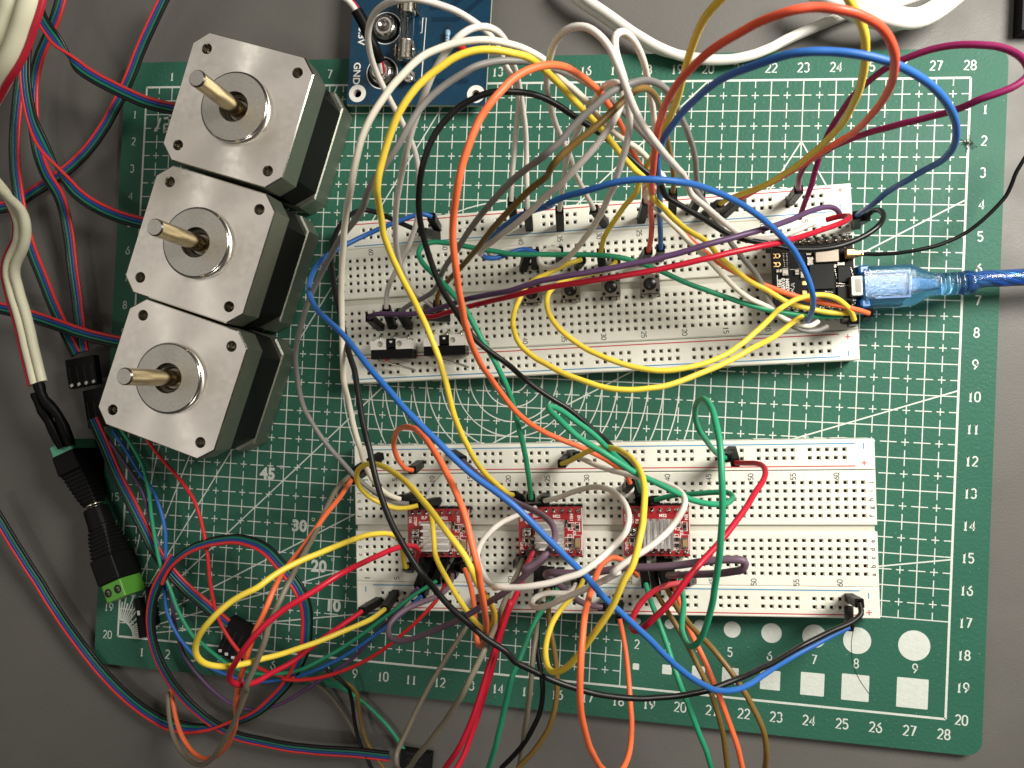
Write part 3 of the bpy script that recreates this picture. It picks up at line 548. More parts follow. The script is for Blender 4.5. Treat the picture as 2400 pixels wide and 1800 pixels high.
RIBS = [
 ('four wire motor cable running to the back motor', ['black', 'green', 'blue', 'red'], [(-2.61,2.45,2.40),(-2.62,2.12,2.28),(-2.59,1.78,2.21),(-2.47,1.46,2.19),(-2.28,1.16,2.15),(-2.08,0.88,2.08),(-1.90,0.60,1.97),(-1.69,0.34,1.87),(-1.46,0.09,1.79),(-1.19,-0.13,1.72),(-0.90,-0.30,1.65),(-0.59,-0.46,1.58),(-0.27,-0.60,1.52),(0.04,-0.74,1.46),(0.36,-0.87,1.40),(0.69,-1.00,1.34),(1.01,-1.09,1.26),(1.35,-1.16,1.18),(1.69,-1.20,1.09),(2.02,-1.23,1.00)], 'r'),
 ('four wire motor cable crossing the desk from the top edge near mark 1', ['black', 'blue', 'green', 'red'], [(1.20,2.95,0.90),(1.03,2.65,0.87),(0.87,2.35,0.85),(0.71,2.06,0.82),(0.55,1.76,0.79),(0.39,1.47,0.76),(0.23,1.17,0.72),(0.08,0.86,0.69),(-0.06,0.56,0.65),(-0.20,0.25,0.62),(-0.35,-0.05,0.59),(-0.50,-0.35,0.57),(-0.66,-0.65,0.55),(-0.83,-0.95,0.54),(-1.00,-1.24,0.52),(-1.18,-1.53,0.50),(-1.38,-1.80,0.48),(-1.58,-2.07,0.46),(-1.81,-2.33,0.44),(-2.04,-2.57,0.42),(-2.29,-2.80,0.41),(-2.55,-3.02,0.40),(-2.82,-3.23,0.40),(-3.09,-3.42,0.40),(-3.38,-3.60,0.40),(-3.67,-3.77,0.40),(-3.96,-3.94,0.40),(-4.25,-4.13,0.40),(-4.54,-4.31,0.40),(-4.84,-4.46,0.40),(-5.17,-4.55,0.40),(-5.50,-4.61,0.40),(-5.84,-4.65,0.40)], 'r2'),
 ('four wire motor cable running to the middle motor', ['black', 'green', 'blue', 'red'], [(-2.79,2.22,2.40),(-2.81,1.89,2.34),(-2.86,1.56,2.28),(-2.93,1.24,2.22),(-3.01,0.91,2.16),(-3.08,0.58,2.11),(-3.13,0.25,2.06),(-3.16,-0.08,2.02),(-3.17,-0.42,1.99),(-3.15,-0.76,1.95),(-3.11,-1.09,1.92),(-3.05,-1.42,1.88),(-2.97,-1.75,1.85),(-2.87,-2.07,1.81),(-2.74,-2.38,1.77),(-2.59,-2.68,1.73),(-2.42,-2.97,1.70),(-2.23,-3.25,1.66),(-2.03,-3.52,1.62),(-1.83,-3.79,1.59),(-1.62,-4.05,1.55),(-1.40,-4.29,1.49),(-1.14,-4.50,1.39),(-0.87,-4.67,1.29),(-0.58,-4.81,1.19),(-0.28,-4.93,1.11),(0.04,-5.03,1.04),(0.37,-5.11,1.01),(0.70,-5.18,1.00),(1.03,-5.25,1.00)], 'r'),
 ('four wire motor cable slanting behind the others at the top left', ['black', 'green', 'blue', 'red'], [(-2.42,2.77,1.40),(-2.52,2.46,1.37),(-2.63,2.15,1.34),(-2.77,1.86,1.30),(-2.94,1.59,1.23),(-3.13,1.33,1.15),(-3.33,1.08,1.07),(-3.52,0.83,0.99),(-3.68,0.56,0.91),(-3.80,0.26,0.85),(-3.88,-0.06,0.81),(-3.92,-0.38,0.78),(-3.93,-0.71,0.76),(-3.93,-1.04,0.73),(-3.91,-1.36,0.71),(-3.89,-1.69,0.68),(-3.85,-2.02,0.65),(-3.80,-2.34,0.62),(-3.72,-2.65,0.60),(-3.60,-2.96,0.59),(-3.45,-3.25,0.60),(-3.28,-3.53,0.60),(-3.08,-3.79,0.60),(-2.88,-4.05,0.60),(-2.73,-4.34,0.59),(-2.62,-4.65,0.57),(-2.54,-4.97,0.54),(-2.48,-5.29,0.51),(-2.41,-5.61,0.50),(-2.35,-5.93,0.49),(-2.29,-6.25,0.50),(-2.23,-6.58,0.50),(-2.17,-6.90,0.50),(-2.10,-7.22,0.50),(-2.03,-7.54,0.50),(-1.96,-7.86,0.50),(-1.90,-8.18,0.51),(-1.82,-8.50,0.53),(-1.75,-8.82,0.54),(-1.67,-9.14,0.56),(-1.59,-9.46,0.58),(-1.51,-9.77,0.60)], 'r2'),
 ('four wire motor cable hanging leftmost beside the white cable', ['black', 'green', 'blue', 'red'], [(-4.19,0.69,1.00),(-4.24,0.36,0.98),(-4.29,0.02,0.96),(-4.33,-0.31,0.94),(-4.38,-0.65,0.92),(-4.42,-0.98,0.90),(-4.46,-1.32,0.88),(-4.49,-1.66,0.86),(-4.51,-1.99,0.84),(-4.52,-2.33,0.82),(-4.51,-2.67,0.81),(-4.48,-3.01,0.80),(-4.44,-3.35,0.80),(-4.37,-3.68,0.80),(-4.30,-4.01,0.80),(-4.24,-4.34,0.79),(-4.19,-4.67,0.75),(-4.13,-5.01,0.71),(-4.05,-5.33,0.68),(-3.95,-5.66,0.66),(-3.84,-5.98,0.64),(-3.71,-6.29,0.63),(-3.57,-6.60,0.62),(-3.42,-6.90,0.61),(-3.27,-7.21,0.60),(-3.12,-7.51,0.60),(-2.97,-7.82,0.60),(-2.81,-8.12,0.60),(-2.65,-8.41,0.60),(-2.48,-8.71,0.60),(-2.31,-9.00,0.60),(-2.14,-9.29,0.60),(-1.96,-9.58,0.60),(-1.78,-9.87,0.60)], 'b'),
 ('four wire motor cable running to the front motor', ['black', 'green', 'blue', 'red'], [(-5.04,-8.27,0.90),(-4.70,-8.33,0.82),(-4.35,-8.39,0.82),(-4.01,-8.45,0.85),(-3.66,-8.52,0.88),(-3.32,-8.60,0.91),(-2.97,-8.69,0.93),(-2.63,-8.78,0.95),(-2.29,-8.87,0.97),(-1.95,-8.96,0.98),(-1.61,-9.06,0.99),(-1.26,-9.14,1.00),(-0.92,-9.22,1.00),(-0.57,-9.28,1.00),(-0.22,-9.34,1.00),(0.13,-9.39,1.00),(0.48,-9.44,1.00)], 'r'),
 ('four wire motor cable sweeping over the bare desk, circling back up at mark 7', ['black', 'green', 'blue', 'red'], [(-4.88,-15.51,0.60),(-4.72,-15.79,0.55),(-4.55,-16.07,0.50),(-4.38,-16.34,0.47),(-4.20,-16.61,0.44),(-4.02,-16.88,0.42),(-3.83,-17.15,0.39),(-3.65,-17.41,0.36),(-3.46,-17.68,0.34),(-3.27,-17.94,0.31),(-3.08,-18.20,0.28),(-2.89,-18.47,0.26),(-2.71,-18.74,0.24),(-2.52,-19.00,0.22),(-2.32,-19.26,0.20),(-2.11,-19.51,0.20),(-1.90,-19.75,0.20),(-1.68,-19.99,0.20),(-1.45,-20.23,0.20),(-1.23,-20.46,0.20),(-1.01,-20.70,0.19),(-0.79,-20.94,0.17),(-0.56,-21.17,0.16),(-0.32,-21.40,0.14),(-0.08,-21.61,0.13),(0.17,-21.82,0.12),(0.42,-22.02,0.10),(0.69,-22.20,0.10),(0.97,-22.37,0.10),(1.26,-22.53,0.10),(1.55,-22.67,0.10),(1.85,-22.79,0.10),(2.16,-22.89,0.10),(2.48,-22.93,0.11),(2.81,-22.94,0.14),(3.13,-22.92,0.17),(3.45,-22.87,0.21),(3.77,-22.80,0.25),(4.08,-22.72,0.29),(4.38,-22.61,0.34),(4.68,-22.49,0.39),(4.97,-22.36,0.45),(5.25,-22.21,0.52),(5.52,-22.05,0.61),(5.78,-21.87,0.69),(6.02,-21.67,0.77),(6.25,-21.44,0.82),(6.47,-21.21,0.87),(6.69,-20.97,0.93),(6.89,-20.73,0.98),(7.08,-20.46,1.04),(7.25,-20.19,1.11),(7.40,-19.92,1.18),(7.54,-19.63,1.25),(7.65,-19.33,1.30),(7.71,-19.02,1.35),(7.73,-18.69,1.39),(7.74,-18.37,1.43),(7.73,-18.05,1.47),(7.67,-17.73,1.51),(7.55,-17.43,1.56),(7.39,-17.16,1.59),(7.18,-16.90,1.61),(6.96,-16.67,1.60),(6.72,-16.45,1.60),(6.48,-16.22,1.60),(6.22,-16.04,1.60),(5.92,-15.91,1.59),(5.60,-15.85,1.56),(5.28,-15.82,1.51),(4.96,-15.84,1.48),(4.64,-15.90,1.46),(4.32,-15.97,1.44),(4.01,-16.07,1.42),(3.71,-16.19,1.40),(3.42,-16.34,1.38),(3.16,-16.53,1.36),(2.91,-16.74,1.33),(2.69,-16.98,1.30),(2.52,-17.25,1.26),(2.39,-17.54,1.20)], 'l'),
 ('four wire motor cable bulging left by mark 2 and ending along the bottom desk', ['black', 'green', 'blue', 'red'], [(2.77,-16.68,1.20),(2.60,-16.98,1.20),(2.44,-17.27,1.20),(2.28,-17.56,1.19),(2.14,-17.86,1.16),(2.03,-18.17,1.11),(1.95,-18.49,1.06),(1.91,-18.82,1.02),(1.91,-19.15,0.98),(1.94,-19.48,0.94),(2.01,-19.80,0.91),(2.11,-20.12,0.87),(2.24,-20.43,0.84),(2.39,-20.72,0.80),(2.55,-21.01,0.74),(2.72,-21.28,0.67),(2.91,-21.55,0.60),(3.12,-21.80,0.53),(3.34,-22.04,0.45),(3.58,-22.26,0.39),(3.85,-22.45,0.36),(4.14,-22.61,0.34),(4.45,-22.75,0.32),(4.76,-22.87,0.31),(5.08,-22.95,0.30),(5.41,-22.99,0.30),(5.75,-23.01,0.30),(6.08,-23.04,0.30),(6.41,-23.07,0.30),(6.74,-23.09,0.30),(7.08,-23.10,0.30),(7.41,-23.09,0.30),(7.74,-23.09,0.30),(8.08,-23.08,0.30),(8.41,-23.06,0.30),(8.74,-23.04,0.30),(9.08,-23.02,0.30),(9.41,-23.01,0.30),(9.74,-23.01,0.30),(10.08,-23.01,0.30),(10.41,-23.01,0.30)], 'l'),
 ('four wire motor cable squeezed between the barrel connector and the front motor', ['black', 'green', 'blue', 'red'], [(-0.69,-12.12,1.00),(-0.55,-12.43,0.96),(-0.40,-12.73,0.93),(-0.26,-13.03,0.90),(-0.13,-13.34,0.86),(0.01,-13.65,0.83),(0.15,-13.95,0.80),(0.32,-14.25,0.80),(0.50,-14.53,0.80),(0.68,-14.81,0.80),(0.86,-15.10,0.80),(1.04,-15.39,0.80),(1.22,-15.67,0.80),(1.40,-15.96,0.80),(1.57,-16.25,0.80),(1.76,-16.53,0.80),(1.97,-16.80,0.81),(2.18,-17.06,0.79),(2.38,-17.32,0.73),(2.58,-17.58,0.64),(2.81,-17.82,0.58),(3.06,-18.04,0.53),(3.32,-18.25,0.49),(3.58,-18.46,0.44),(3.84,-18.67,0.41),(4.11,-18.87,0.40),(4.39,-19.07,0.40)], 'r'),
]
WIRE_DATA = [
 ('white', 'white jumper wire looping leftmost over the blue power board', [(10.15,-8.05,2.18),(10.19,-7.75,2.33),(10.27,-7.47,2.48),(10.42,-7.21,2.62),(10.59,-6.97,2.77),(10.77,-6.73,2.92),(10.94,-6.49,3.07),(11.10,-6.25,3.23),(11.24,-6.00,3.39),(11.37,-5.75,3.56),(11.47,-5.48,3.73),(11.54,-5.21,3.90),(11.57,-4.92,4.06),(11.59,-4.63,4.21),(11.60,-4.34,4.37),(11.59,-4.07,4.57),(11.55,-3.83,4.79),(11.48,-3.62,5.03),(11.39,-3.41,5.27),(11.30,-3.21,5.52),(11.20,-3.02,5.77),(11.12,-2.84,6.03),(11.04,-2.66,6.30),(10.99,-2.49,6.58),(10.98,-2.34,6.88),(11.01,-2.20,7.17),(11.07,-2.06,7.46),(11.20,-1.91,7.73),(11.39,-1.79,7.97),(11.63,-1.75,8.19),(11.89,-1.77,8.39),(12.17,-1.81,8.56),(12.49,-1.79,8.56),(12.80,-1.80,8.45),(13.11,-1.85,8.34),(13.41,-1.92,8.23),(13.69,-2.03,8.10),(13.93,-2.12,7.89),(14.09,-2.17,7.61),(14.19,-2.23,7.30),(14.25,-2.29,6.98),(14.29,-2.34,6.66),(14.33,-2.38,6.33),(14.39,-2.42,6.01),(14.44,-2.45,5.68),(14.47,-2.51,5.36),(14.47,-2.58,5.04),(14.44,-2.66,4.72),(14.38,-2.76,4.41),(14.32,-2.88,4.11),(14.26,-3.02,3.81),(14.21,-3.18,3.53),(14.16,-3.36,3.26),(14.12,-3.58,3.02),(14.07,-3.82,2.80),(14.04,-4.08,2.60),(14.01,-4.34,2.40),(13.98,-4.61,2.21)], [((9.975,-8.492,0.864),(10.152,-8.049,2.180)),((13.916,-4.978,0.861),(13.981,-4.609,2.210))]),
 ('white', 'white jumper wire with a tight round bend right of the blue board', [(11.71,-7.96,2.13),(11.45,-7.79,2.23),(11.22,-7.62,2.39),(11.08,-7.45,2.63),(11.00,-7.29,2.90),(10.97,-7.14,3.18),(10.96,-6.98,3.47),(10.98,-6.83,3.76),(11.02,-6.69,4.05),(11.07,-6.55,4.34),(11.13,-6.42,4.64),(11.20,-6.30,4.93),(11.29,-6.18,5.23),(11.37,-6.06,5.52),(11.46,-5.94,5.81),(11.56,-5.82,6.10),(11.66,-5.70,6.39),(11.78,-5.56,6.66),(11.89,-5.42,6.93),(12.01,-5.28,7.21),(12.13,-5.14,7.48),(12.25,-4.99,7.74),(12.38,-4.81,7.98),(12.51,-4.59,8.19),(12.65,-4.36,8.37),(12.80,-4.13,8.55),(12.95,-3.89,8.72),(13.11,-3.65,8.88),(13.30,-3.44,9.03),(13.51,-3.21,9.14),(13.74,-2.99,9.20),(14.00,-2.79,9.13),(14.27,-2.69,8.99),(14.47,-2.67,8.74),(14.57,-2.68,8.43),(14.60,-2.66,8.11),(14.59,-2.62,7.78),(14.57,-2.57,7.46),(14.55,-2.52,7.13),(14.55,-2.49,6.81),(14.55,-2.46,6.48),(14.55,-2.45,6.16),(14.55,-2.45,5.83),(14.54,-2.48,5.50),(14.54,-2.53,5.18),(14.54,-2.63,4.87),(14.54,-2.74,4.56),(14.55,-2.88,4.26),(14.55,-3.03,3.97),(14.54,-3.18,3.68),(14.52,-3.35,3.40),(14.51,-3.56,3.14),(14.50,-3.82,2.94),(14.50,-4.10,2.76),(14.50,-4.38,2.58),(14.50,-4.66,2.42),(14.51,-4.95,2.25)], [((11.132,-7.838,0.860),(11.707,-7.959,2.131)),((14.418,-5.122,0.864),(14.510,-4.947,2.250))]),
 ('cream', 'long cream jumper wire hanging straight down past the left ends of both breadboards', [(23.16,-8.03,2.20),(22.91,-8.19,2.27),(22.59,-8.15,2.28),(22.28,-8.05,2.32),(22.00,-7.91,2.39),(21.74,-7.73,2.47),(21.46,-7.62,2.58),(21.17,-7.52,2.69),(20.90,-7.38,2.81),(20.65,-7.21,2.91),(20.41,-7.01,3.02),(20.18,-6.81,3.12),(19.95,-6.61,3.24),(19.72,-6.42,3.36),(19.48,-6.25,3.49),(19.24,-6.08,3.63),(19.03,-5.90,3.80),(18.81,-5.74,3.97),(18.59,-5.59,4.16),(18.38,-5.45,4.37),(18.18,-5.32,4.58),(17.99,-5.19,4.82),(18.00,-5.06,5.07),(18.31,-5.01,5.17),(18.39,-4.82,5.30),(18.16,-4.61,5.41),(17.95,-4.40,5.54),(17.73,-4.23,5.70),(17.47,-4.12,5.87),(17.23,-4.03,6.06),(17.01,-3.93,6.28),(16.80,-3.83,6.50),(16.62,-3.70,6.74),(16.44,-3.55,6.97),(16.25,-3.44,7.20),(16.04,-3.34,7.43),(15.82,-3.24,7.64),(15.63,-3.10,7.87),(15.44,-3.00,8.11),(15.23,-2.97,8.35),(15.01,-2.97,8.60),(14.79,-3.00,8.83),(14.55,-3.04,9.05),(14.27,-3.08,9.20),(13.97,-3.14,9.29),(13.66,-3.23,9.37),(13.38,-3.36,9.44),(13.10,-3.52,9.51),(12.87,-3.73,9.56),(12.65,-3.98,9.59),(12.44,-4.22,9.60),(12.25,-4.48,9.58),(12.06,-4.75,9.55),(11.90,-5.02,9.50),(11.76,-5.30,9.42),(11.64,-5.58,9.29),(11.53,-5.84,9.14),(11.42,-6.08,8.95),(11.29,-6.25,8.70),(11.15,-6.37,8.43),(11.02,-6.48,8.16),(10.90,-6.62,7.89),(10.79,-6.80,7.65),(10.70,-7.00,7.42),(10.61,-7.22,7.20),(10.52,-7.46,6.99),(10.45,-7.72,6.80),(10.40,-7.99,6.64),(10.35,-8.28,6.49),(10.32,-8.57,6.35),(10.29,-8.86,6.22),(10.26,-9.16,6.10),(10.24,-9.46,5.98),(10.23,-9.77,5.89),(10.22,-10.08,5.79),(10.20,-10.38,5.66),(10.17,-10.61,5.44),(10.14,-10.81,5.19),(10.12,-11.04,4.95),(10.13,-11.31,4.78),(10.15,-11.60,4.63),(10.18,-11.88,4.47),(10.22,-12.16,4.31),(10.24,-12.42,4.12),(10.24,-12.66,3.90),(10.25,-12.89,3.66),(10.27,-13.11,3.42),(10.32,-13.33,3.18),(10.40,-13.54,2.94),(10.53,-13.73,2.71),(10.71,-13.89,2.48),(10.92,-14.00,2.24)], [((11.125,-14.052,0.860),(10.920,-13.998,2.244))]),
 ('yellow', "yellow jumper wire arching over the blue board's corner, ending left of the middle driver", [(23.96,-7.78,2.22),(23.67,-7.79,2.33),(23.37,-7.79,2.41),(23.06,-7.75,2.46),(22.75,-7.70,2.50),(22.43,-7.63,2.54),(22.13,-7.53,2.59),(21.85,-7.38,2.64),(21.57,-7.23,2.71),(21.27,-7.11,2.79),(20.99,-6.98,2.89),(20.73,-6.81,2.99),(20.48,-6.66,3.13),(20.24,-6.52,3.31),(20.02,-6.38,3.51),(19.84,-6.21,3.72),(19.61,-6.08,3.92),(19.36,-5.99,4.10),(19.11,-5.90,4.29),(18.88,-5.78,4.49),(18.66,-5.65,4.70),(18.47,-5.53,4.93),(18.28,-5.44,5.18),(18.12,-5.34,5.44),(18.03,-5.15,5.70),(17.89,-4.97,5.90),(17.64,-4.86,6.08),(17.43,-4.72,6.29),(17.23,-4.56,6.50),(17.05,-4.40,6.71),(16.87,-4.25,6.93),(16.67,-4.12,7.16),(16.48,-4.00,7.39),(16.29,-3.89,7.64),(16.10,-3.78,7.88),(15.92,-3.67,8.13),(15.74,-3.58,8.39),(15.55,-3.49,8.64),(15.37,-3.43,8.91),(15.17,-3.42,9.16),(14.93,-3.46,9.39),(14.67,-3.49,9.58),(14.38,-3.54,9.73),(14.09,-3.63,9.82),(13.80,-3.78,9.88),(13.54,-3.97,9.90),(13.28,-4.17,9.90),(13.05,-4.40,9.91),(12.85,-4.66,9.89),(12.67,-4.93,9.83),(12.52,-5.20,9.72),(12.39,-5.46,9.60),(12.27,-5.75,9.48),(12.17,-6.04,9.37),(12.09,-6.29,9.18),(12.02,-6.43,8.89),(11.97,-6.57,8.60),(11.94,-6.76,8.34),(11.92,-6.99,8.11),(11.96,-7.22,7.88),(12.01,-7.45,7.65),(12.08,-7.67,7.42),(12.16,-7.90,7.21),(12.26,-8.13,7.00),(12.36,-8.37,6.79),(12.46,-8.62,6.61),(12.57,-8.88,6.45),(12.69,-9.17,6.36),(12.82,-9.47,6.32),(12.94,-9.77,6.28),(13.04,-10.08,6.25),(13.13,-10.39,6.18),(13.19,-10.69,6.06),(13.24,-10.97,5.91),(13.30,-11.25,5.75),(13.38,-11.51,5.56),(13.46,-11.76,5.37),(13.55,-11.99,5.16),(13.63,-12.22,4.95),(13.72,-12.44,4.72),(13.82,-12.64,4.48),(13.93,-12.83,4.24),(14.04,-12.99,3.98),(14.14,-13.14,3.71),(14.24,-13.28,3.44),(14.33,-13.41,3.15),(14.39,-13.52,2.86),(14.43,-13.59,2.55),(14.45,-13.64,2.23)], [((24.284,-7.794,0.860),(23.961,-7.783,2.222)),((14.516,-13.934,0.862),(14.445,-13.645,2.230))]),
 ('gray', 'long grey jumper wire sweeping out left over the mat to the left driver', [(23.45,-8.16,2.10),(23.16,-8.30,2.14),(22.84,-8.32,2.18),(22.53,-8.24,2.22),(22.25,-8.09,2.26),(22.00,-7.90,2.32),(21.80,-7.66,2.42),(21.62,-7.41,2.54),(21.48,-7.15,2.67),(21.31,-6.91,2.80),(21.11,-6.69,2.94),(20.89,-6.50,3.07),(20.68,-6.30,3.22),(20.47,-6.11,3.38),(20.28,-5.92,3.57),(20.10,-5.74,3.77),(19.92,-5.57,3.98),(19.74,-5.41,4.20),(19.57,-5.26,4.43),(19.39,-5.12,4.67),(19.22,-4.99,4.91),(19.02,-4.83,5.10),(18.79,-4.64,5.25),(18.56,-4.46,5.38),(18.32,-4.29,5.51),(18.08,-4.11,5.65),(17.86,-3.93,5.81),(17.64,-3.76,5.98),(17.43,-3.60,6.17),(17.22,-3.46,6.37),(17.01,-3.35,6.59),(16.79,-3.27,6.82),(16.57,-3.21,7.05),(16.34,-3.16,7.28),(16.11,-3.13,7.51),(15.87,-3.12,7.72),(15.61,-3.12,7.92),(15.36,-3.11,8.13),(15.12,-3.15,8.34),(14.88,-3.23,8.54),(14.61,-3.30,8.71),(14.33,-3.40,8.84),(14.06,-3.54,8.96),(13.82,-3.73,9.06),(13.57,-3.93,9.14),(13.33,-4.14,9.19),(13.10,-4.36,9.20),(12.90,-4.62,9.20),(12.74,-4.90,9.21),(12.58,-5.18,9.18),(12.39,-5.44,9.11),(12.19,-5.67,9.01),(11.97,-5.87,8.87),(11.77,-6.05,8.69),(11.60,-6.19,8.46),(11.46,-6.32,8.19),(11.29,-6.44,7.94),(11.10,-6.55,7.70),(10.89,-6.66,7.48),(10.68,-6.76,7.25),(10.48,-6.87,7.03),(10.28,-6.98,6.79),(10.10,-7.09,6.54),(9.92,-7.21,6.30),(9.73,-7.34,6.07),(9.55,-7.47,5.83),(9.37,-7.61,5.60),(9.19,-7.78,5.39),(9.01,-7.96,5.19),(8.84,-8.16,5.00),(8.68,-8.37,4.81),(8.53,-8.59,4.62),(8.39,-8.82,4.43),(8.25,-9.04,4.24),(8.11,-9.26,4.04),(7.99,-9.48,3.84),(7.89,-9.72,3.64),(7.82,-9.96,3.44),(7.77,-10.21,3.24),(7.74,-10.48,3.05),(7.74,-10.77,2.90),(7.78,-11.07,2.80),(7.87,-11.37,2.71),(8.01,-11.65,2.62),(8.17,-11.92,2.55),(8.35,-12.19,2.49),(8.55,-12.44,2.44),(8.76,-12.68,2.39),(8.99,-12.91,2.36),(9.21,-13.14,2.33),(9.45,-13.37,2.31),(9.70,-13.57,2.29),(9.97,-13.76,2.28),(10.25,-13.92,2.27),(10.56,-14.04,2.27),(10.88,-14.11,2.26),(11.21,-14.13,2.26)], [((11.249,-14.196,0.862),(11.212,-14.135,2.260))]),
 ('black', 'black jumper wire in the high arch, curled back beside the control board', [(24.34,-4.98,2.23),(24.43,-4.87,2.48),(24.48,-4.91,2.76),(24.48,-5.01,3.02),(24.46,-5.17,3.26),(24.37,-5.37,3.46),(24.21,-5.58,3.62),(23.97,-5.78,3.69),(23.70,-5.95,3.75),(23.41,-6.09,3.80),(23.11,-6.20,3.86),(22.79,-6.27,3.90),(22.47,-6.31,3.93),(22.15,-6.32,3.96),(21.82,-6.31,3.99),(21.50,-6.26,4.04),(21.19,-6.19,4.10),(20.87,-6.16,4.18),(20.56,-6.12,4.27),(20.27,-6.06,4.39),(19.99,-5.96,4.53),(19.73,-5.85,4.70),(19.48,-5.75,4.88),(19.22,-5.66,5.05),(18.95,-5.55,5.21),(18.68,-5.45,5.37),(18.43,-5.33,5.52),(18.29,-5.11,5.72),(18.07,-4.96,5.89),(17.81,-4.82,6.03),(17.56,-4.64,6.15),(17.31,-4.47,6.26),(17.05,-4.29,6.37),(16.80,-4.13,6.49),(16.53,-3.99,6.61),(16.26,-3.86,6.74),(15.99,-3.74,6.89),(15.73,-3.62,7.05),(15.47,-3.54,7.22),(15.20,-3.51,7.41),(14.95,-3.54,7.62),(14.69,-3.60,7.80),(14.39,-3.64,7.92),(14.08,-3.73,7.98),(13.79,-3.87,8.00),(13.52,-4.04,8.00),(13.28,-4.27,8.00),(13.07,-4.52,7.99),(12.90,-4.80,7.95),(12.77,-5.09,7.88),(12.66,-5.37,7.76),(12.57,-5.61,7.56),(12.50,-5.85,7.35),(12.45,-6.10,7.14),(12.44,-6.36,6.95),(12.46,-6.62,6.76),(12.51,-6.89,6.59),(12.58,-7.17,6.42),(12.67,-7.45,6.28),(12.77,-7.73,6.15),(12.89,-8.00,6.01),(13.03,-8.24,5.84),(13.17,-8.47,5.65),(13.30,-8.70,5.47),(13.46,-8.94,5.31),(13.65,-9.16,5.16),(13.88,-9.35,5.02),(14.12,-9.52,4.88),(14.36,-9.68,4.73),(14.57,-9.84,4.54),(14.75,-10.01,4.33),(14.96,-10.18,4.15),(15.21,-10.36,4.04),(15.48,-10.53,3.96),(15.75,-10.69,3.88),(16.03,-10.84,3.80),(16.29,-11.02,3.72),(16.54,-11.22,3.64),(16.78,-11.42,3.55),(17.02,-11.61,3.45),(17.25,-11.81,3.33),(17.47,-12.03,3.20),(17.69,-12.23,3.05),(17.91,-12.44,2.88),(18.07,-12.63,2.64),(18.15,-12.80,2.35),(18.22,-12.97,2.04)], [((24.538,-4.793,0.860),(24.340,-4.976,2.234)),((18.330,-13.724,0.863),(18.216,-12.975,2.040))]),
 ('orange', 'bright orange jumper wire in the tall arch left of the middle', [(24.53,-7.76,2.21),(24.28,-7.71,2.34),(24.01,-7.67,2.46),(23.72,-7.62,2.53),(23.41,-7.57,2.52),(23.10,-7.51,2.51),(22.79,-7.45,2.51),(22.48,-7.38,2.52),(22.17,-7.29,2.55),(21.86,-7.19,2.58),(21.56,-7.09,2.61),(21.25,-6.97,2.63),(20.95,-6.86,2.66),(20.66,-6.73,2.69),(20.37,-6.59,2.74),(20.10,-6.43,2.81),(19.84,-6.25,2.89),(19.58,-6.08,2.98),(19.33,-5.90,3.09),(19.09,-5.73,3.21),(18.84,-5.56,3.34),(18.61,-5.39,3.50),(18.40,-5.26,3.70),(18.19,-5.16,3.93),(18.01,-5.06,4.18),(17.95,-4.91,4.44),(18.13,-4.70,4.59),(17.95,-4.51,4.75),(17.76,-4.36,4.96),(17.63,-4.24,5.23),(17.52,-4.13,5.51),(17.42,-4.03,5.80),(17.32,-3.92,6.09),(17.21,-3.82,6.38),(17.10,-3.74,6.67),(16.98,-3.67,6.97),(16.86,-3.61,7.26),(16.75,-3.57,7.56),(16.63,-3.55,7.86),(16.51,-3.57,8.16),(16.40,-3.60,8.47),(16.29,-3.65,8.77),(16.18,-3.70,9.07),(16.05,-3.76,9.36),(15.89,-3.84,9.63),(15.71,-3.95,9.88),(15.51,-4.09,10.09),(15.30,-4.26,10.26),(15.10,-4.47,10.40),(14.94,-4.72,10.53),(14.76,-4.98,10.61),(14.58,-5.25,10.60),(14.45,-5.55,10.61),(14.34,-5.85,10.58),(14.23,-6.15,10.50),(14.15,-6.44,10.39),(14.07,-6.69,10.21),(13.99,-6.91,9.98),(13.93,-7.13,9.76),(13.89,-7.38,9.55),(13.88,-7.63,9.34),(13.88,-7.87,9.13),(13.88,-8.10,8.90),(13.87,-8.32,8.66),(13.88,-8.53,8.41),(13.88,-8.73,8.16),(13.88,-8.93,7.91),(13.90,-9.12,7.64),(13.92,-9.31,7.38),(13.95,-9.48,7.11),(13.99,-9.65,6.83),(14.03,-9.80,6.55),(14.07,-9.93,6.26),(14.11,-10.04,5.96),(14.16,-10.15,5.66),(14.22,-10.29,5.37),(14.32,-10.46,5.11),(14.44,-10.65,4.88),(14.58,-10.85,4.67),(14.73,-11.04,4.45),(14.90,-11.21,4.24),(15.10,-11.37,4.04),(15.32,-11.51,3.85),(15.56,-11.64,3.68),(15.83,-11.75,3.53),(16.10,-11.86,3.39),(16.38,-11.96,3.26),(16.66,-12.07,3.14),(16.93,-12.20,3.02),(17.20,-12.33,2.89),(17.45,-12.48,2.76),(17.68,-12.63,2.60),(17.86,-12.82,2.41),(17.97,-13.06,2.22)], [((24.918,-7.703,0.865),(24.534,-7.757,2.210)),((17.898,-13.387,0.862),(17.973,-13.056,2.220))]),
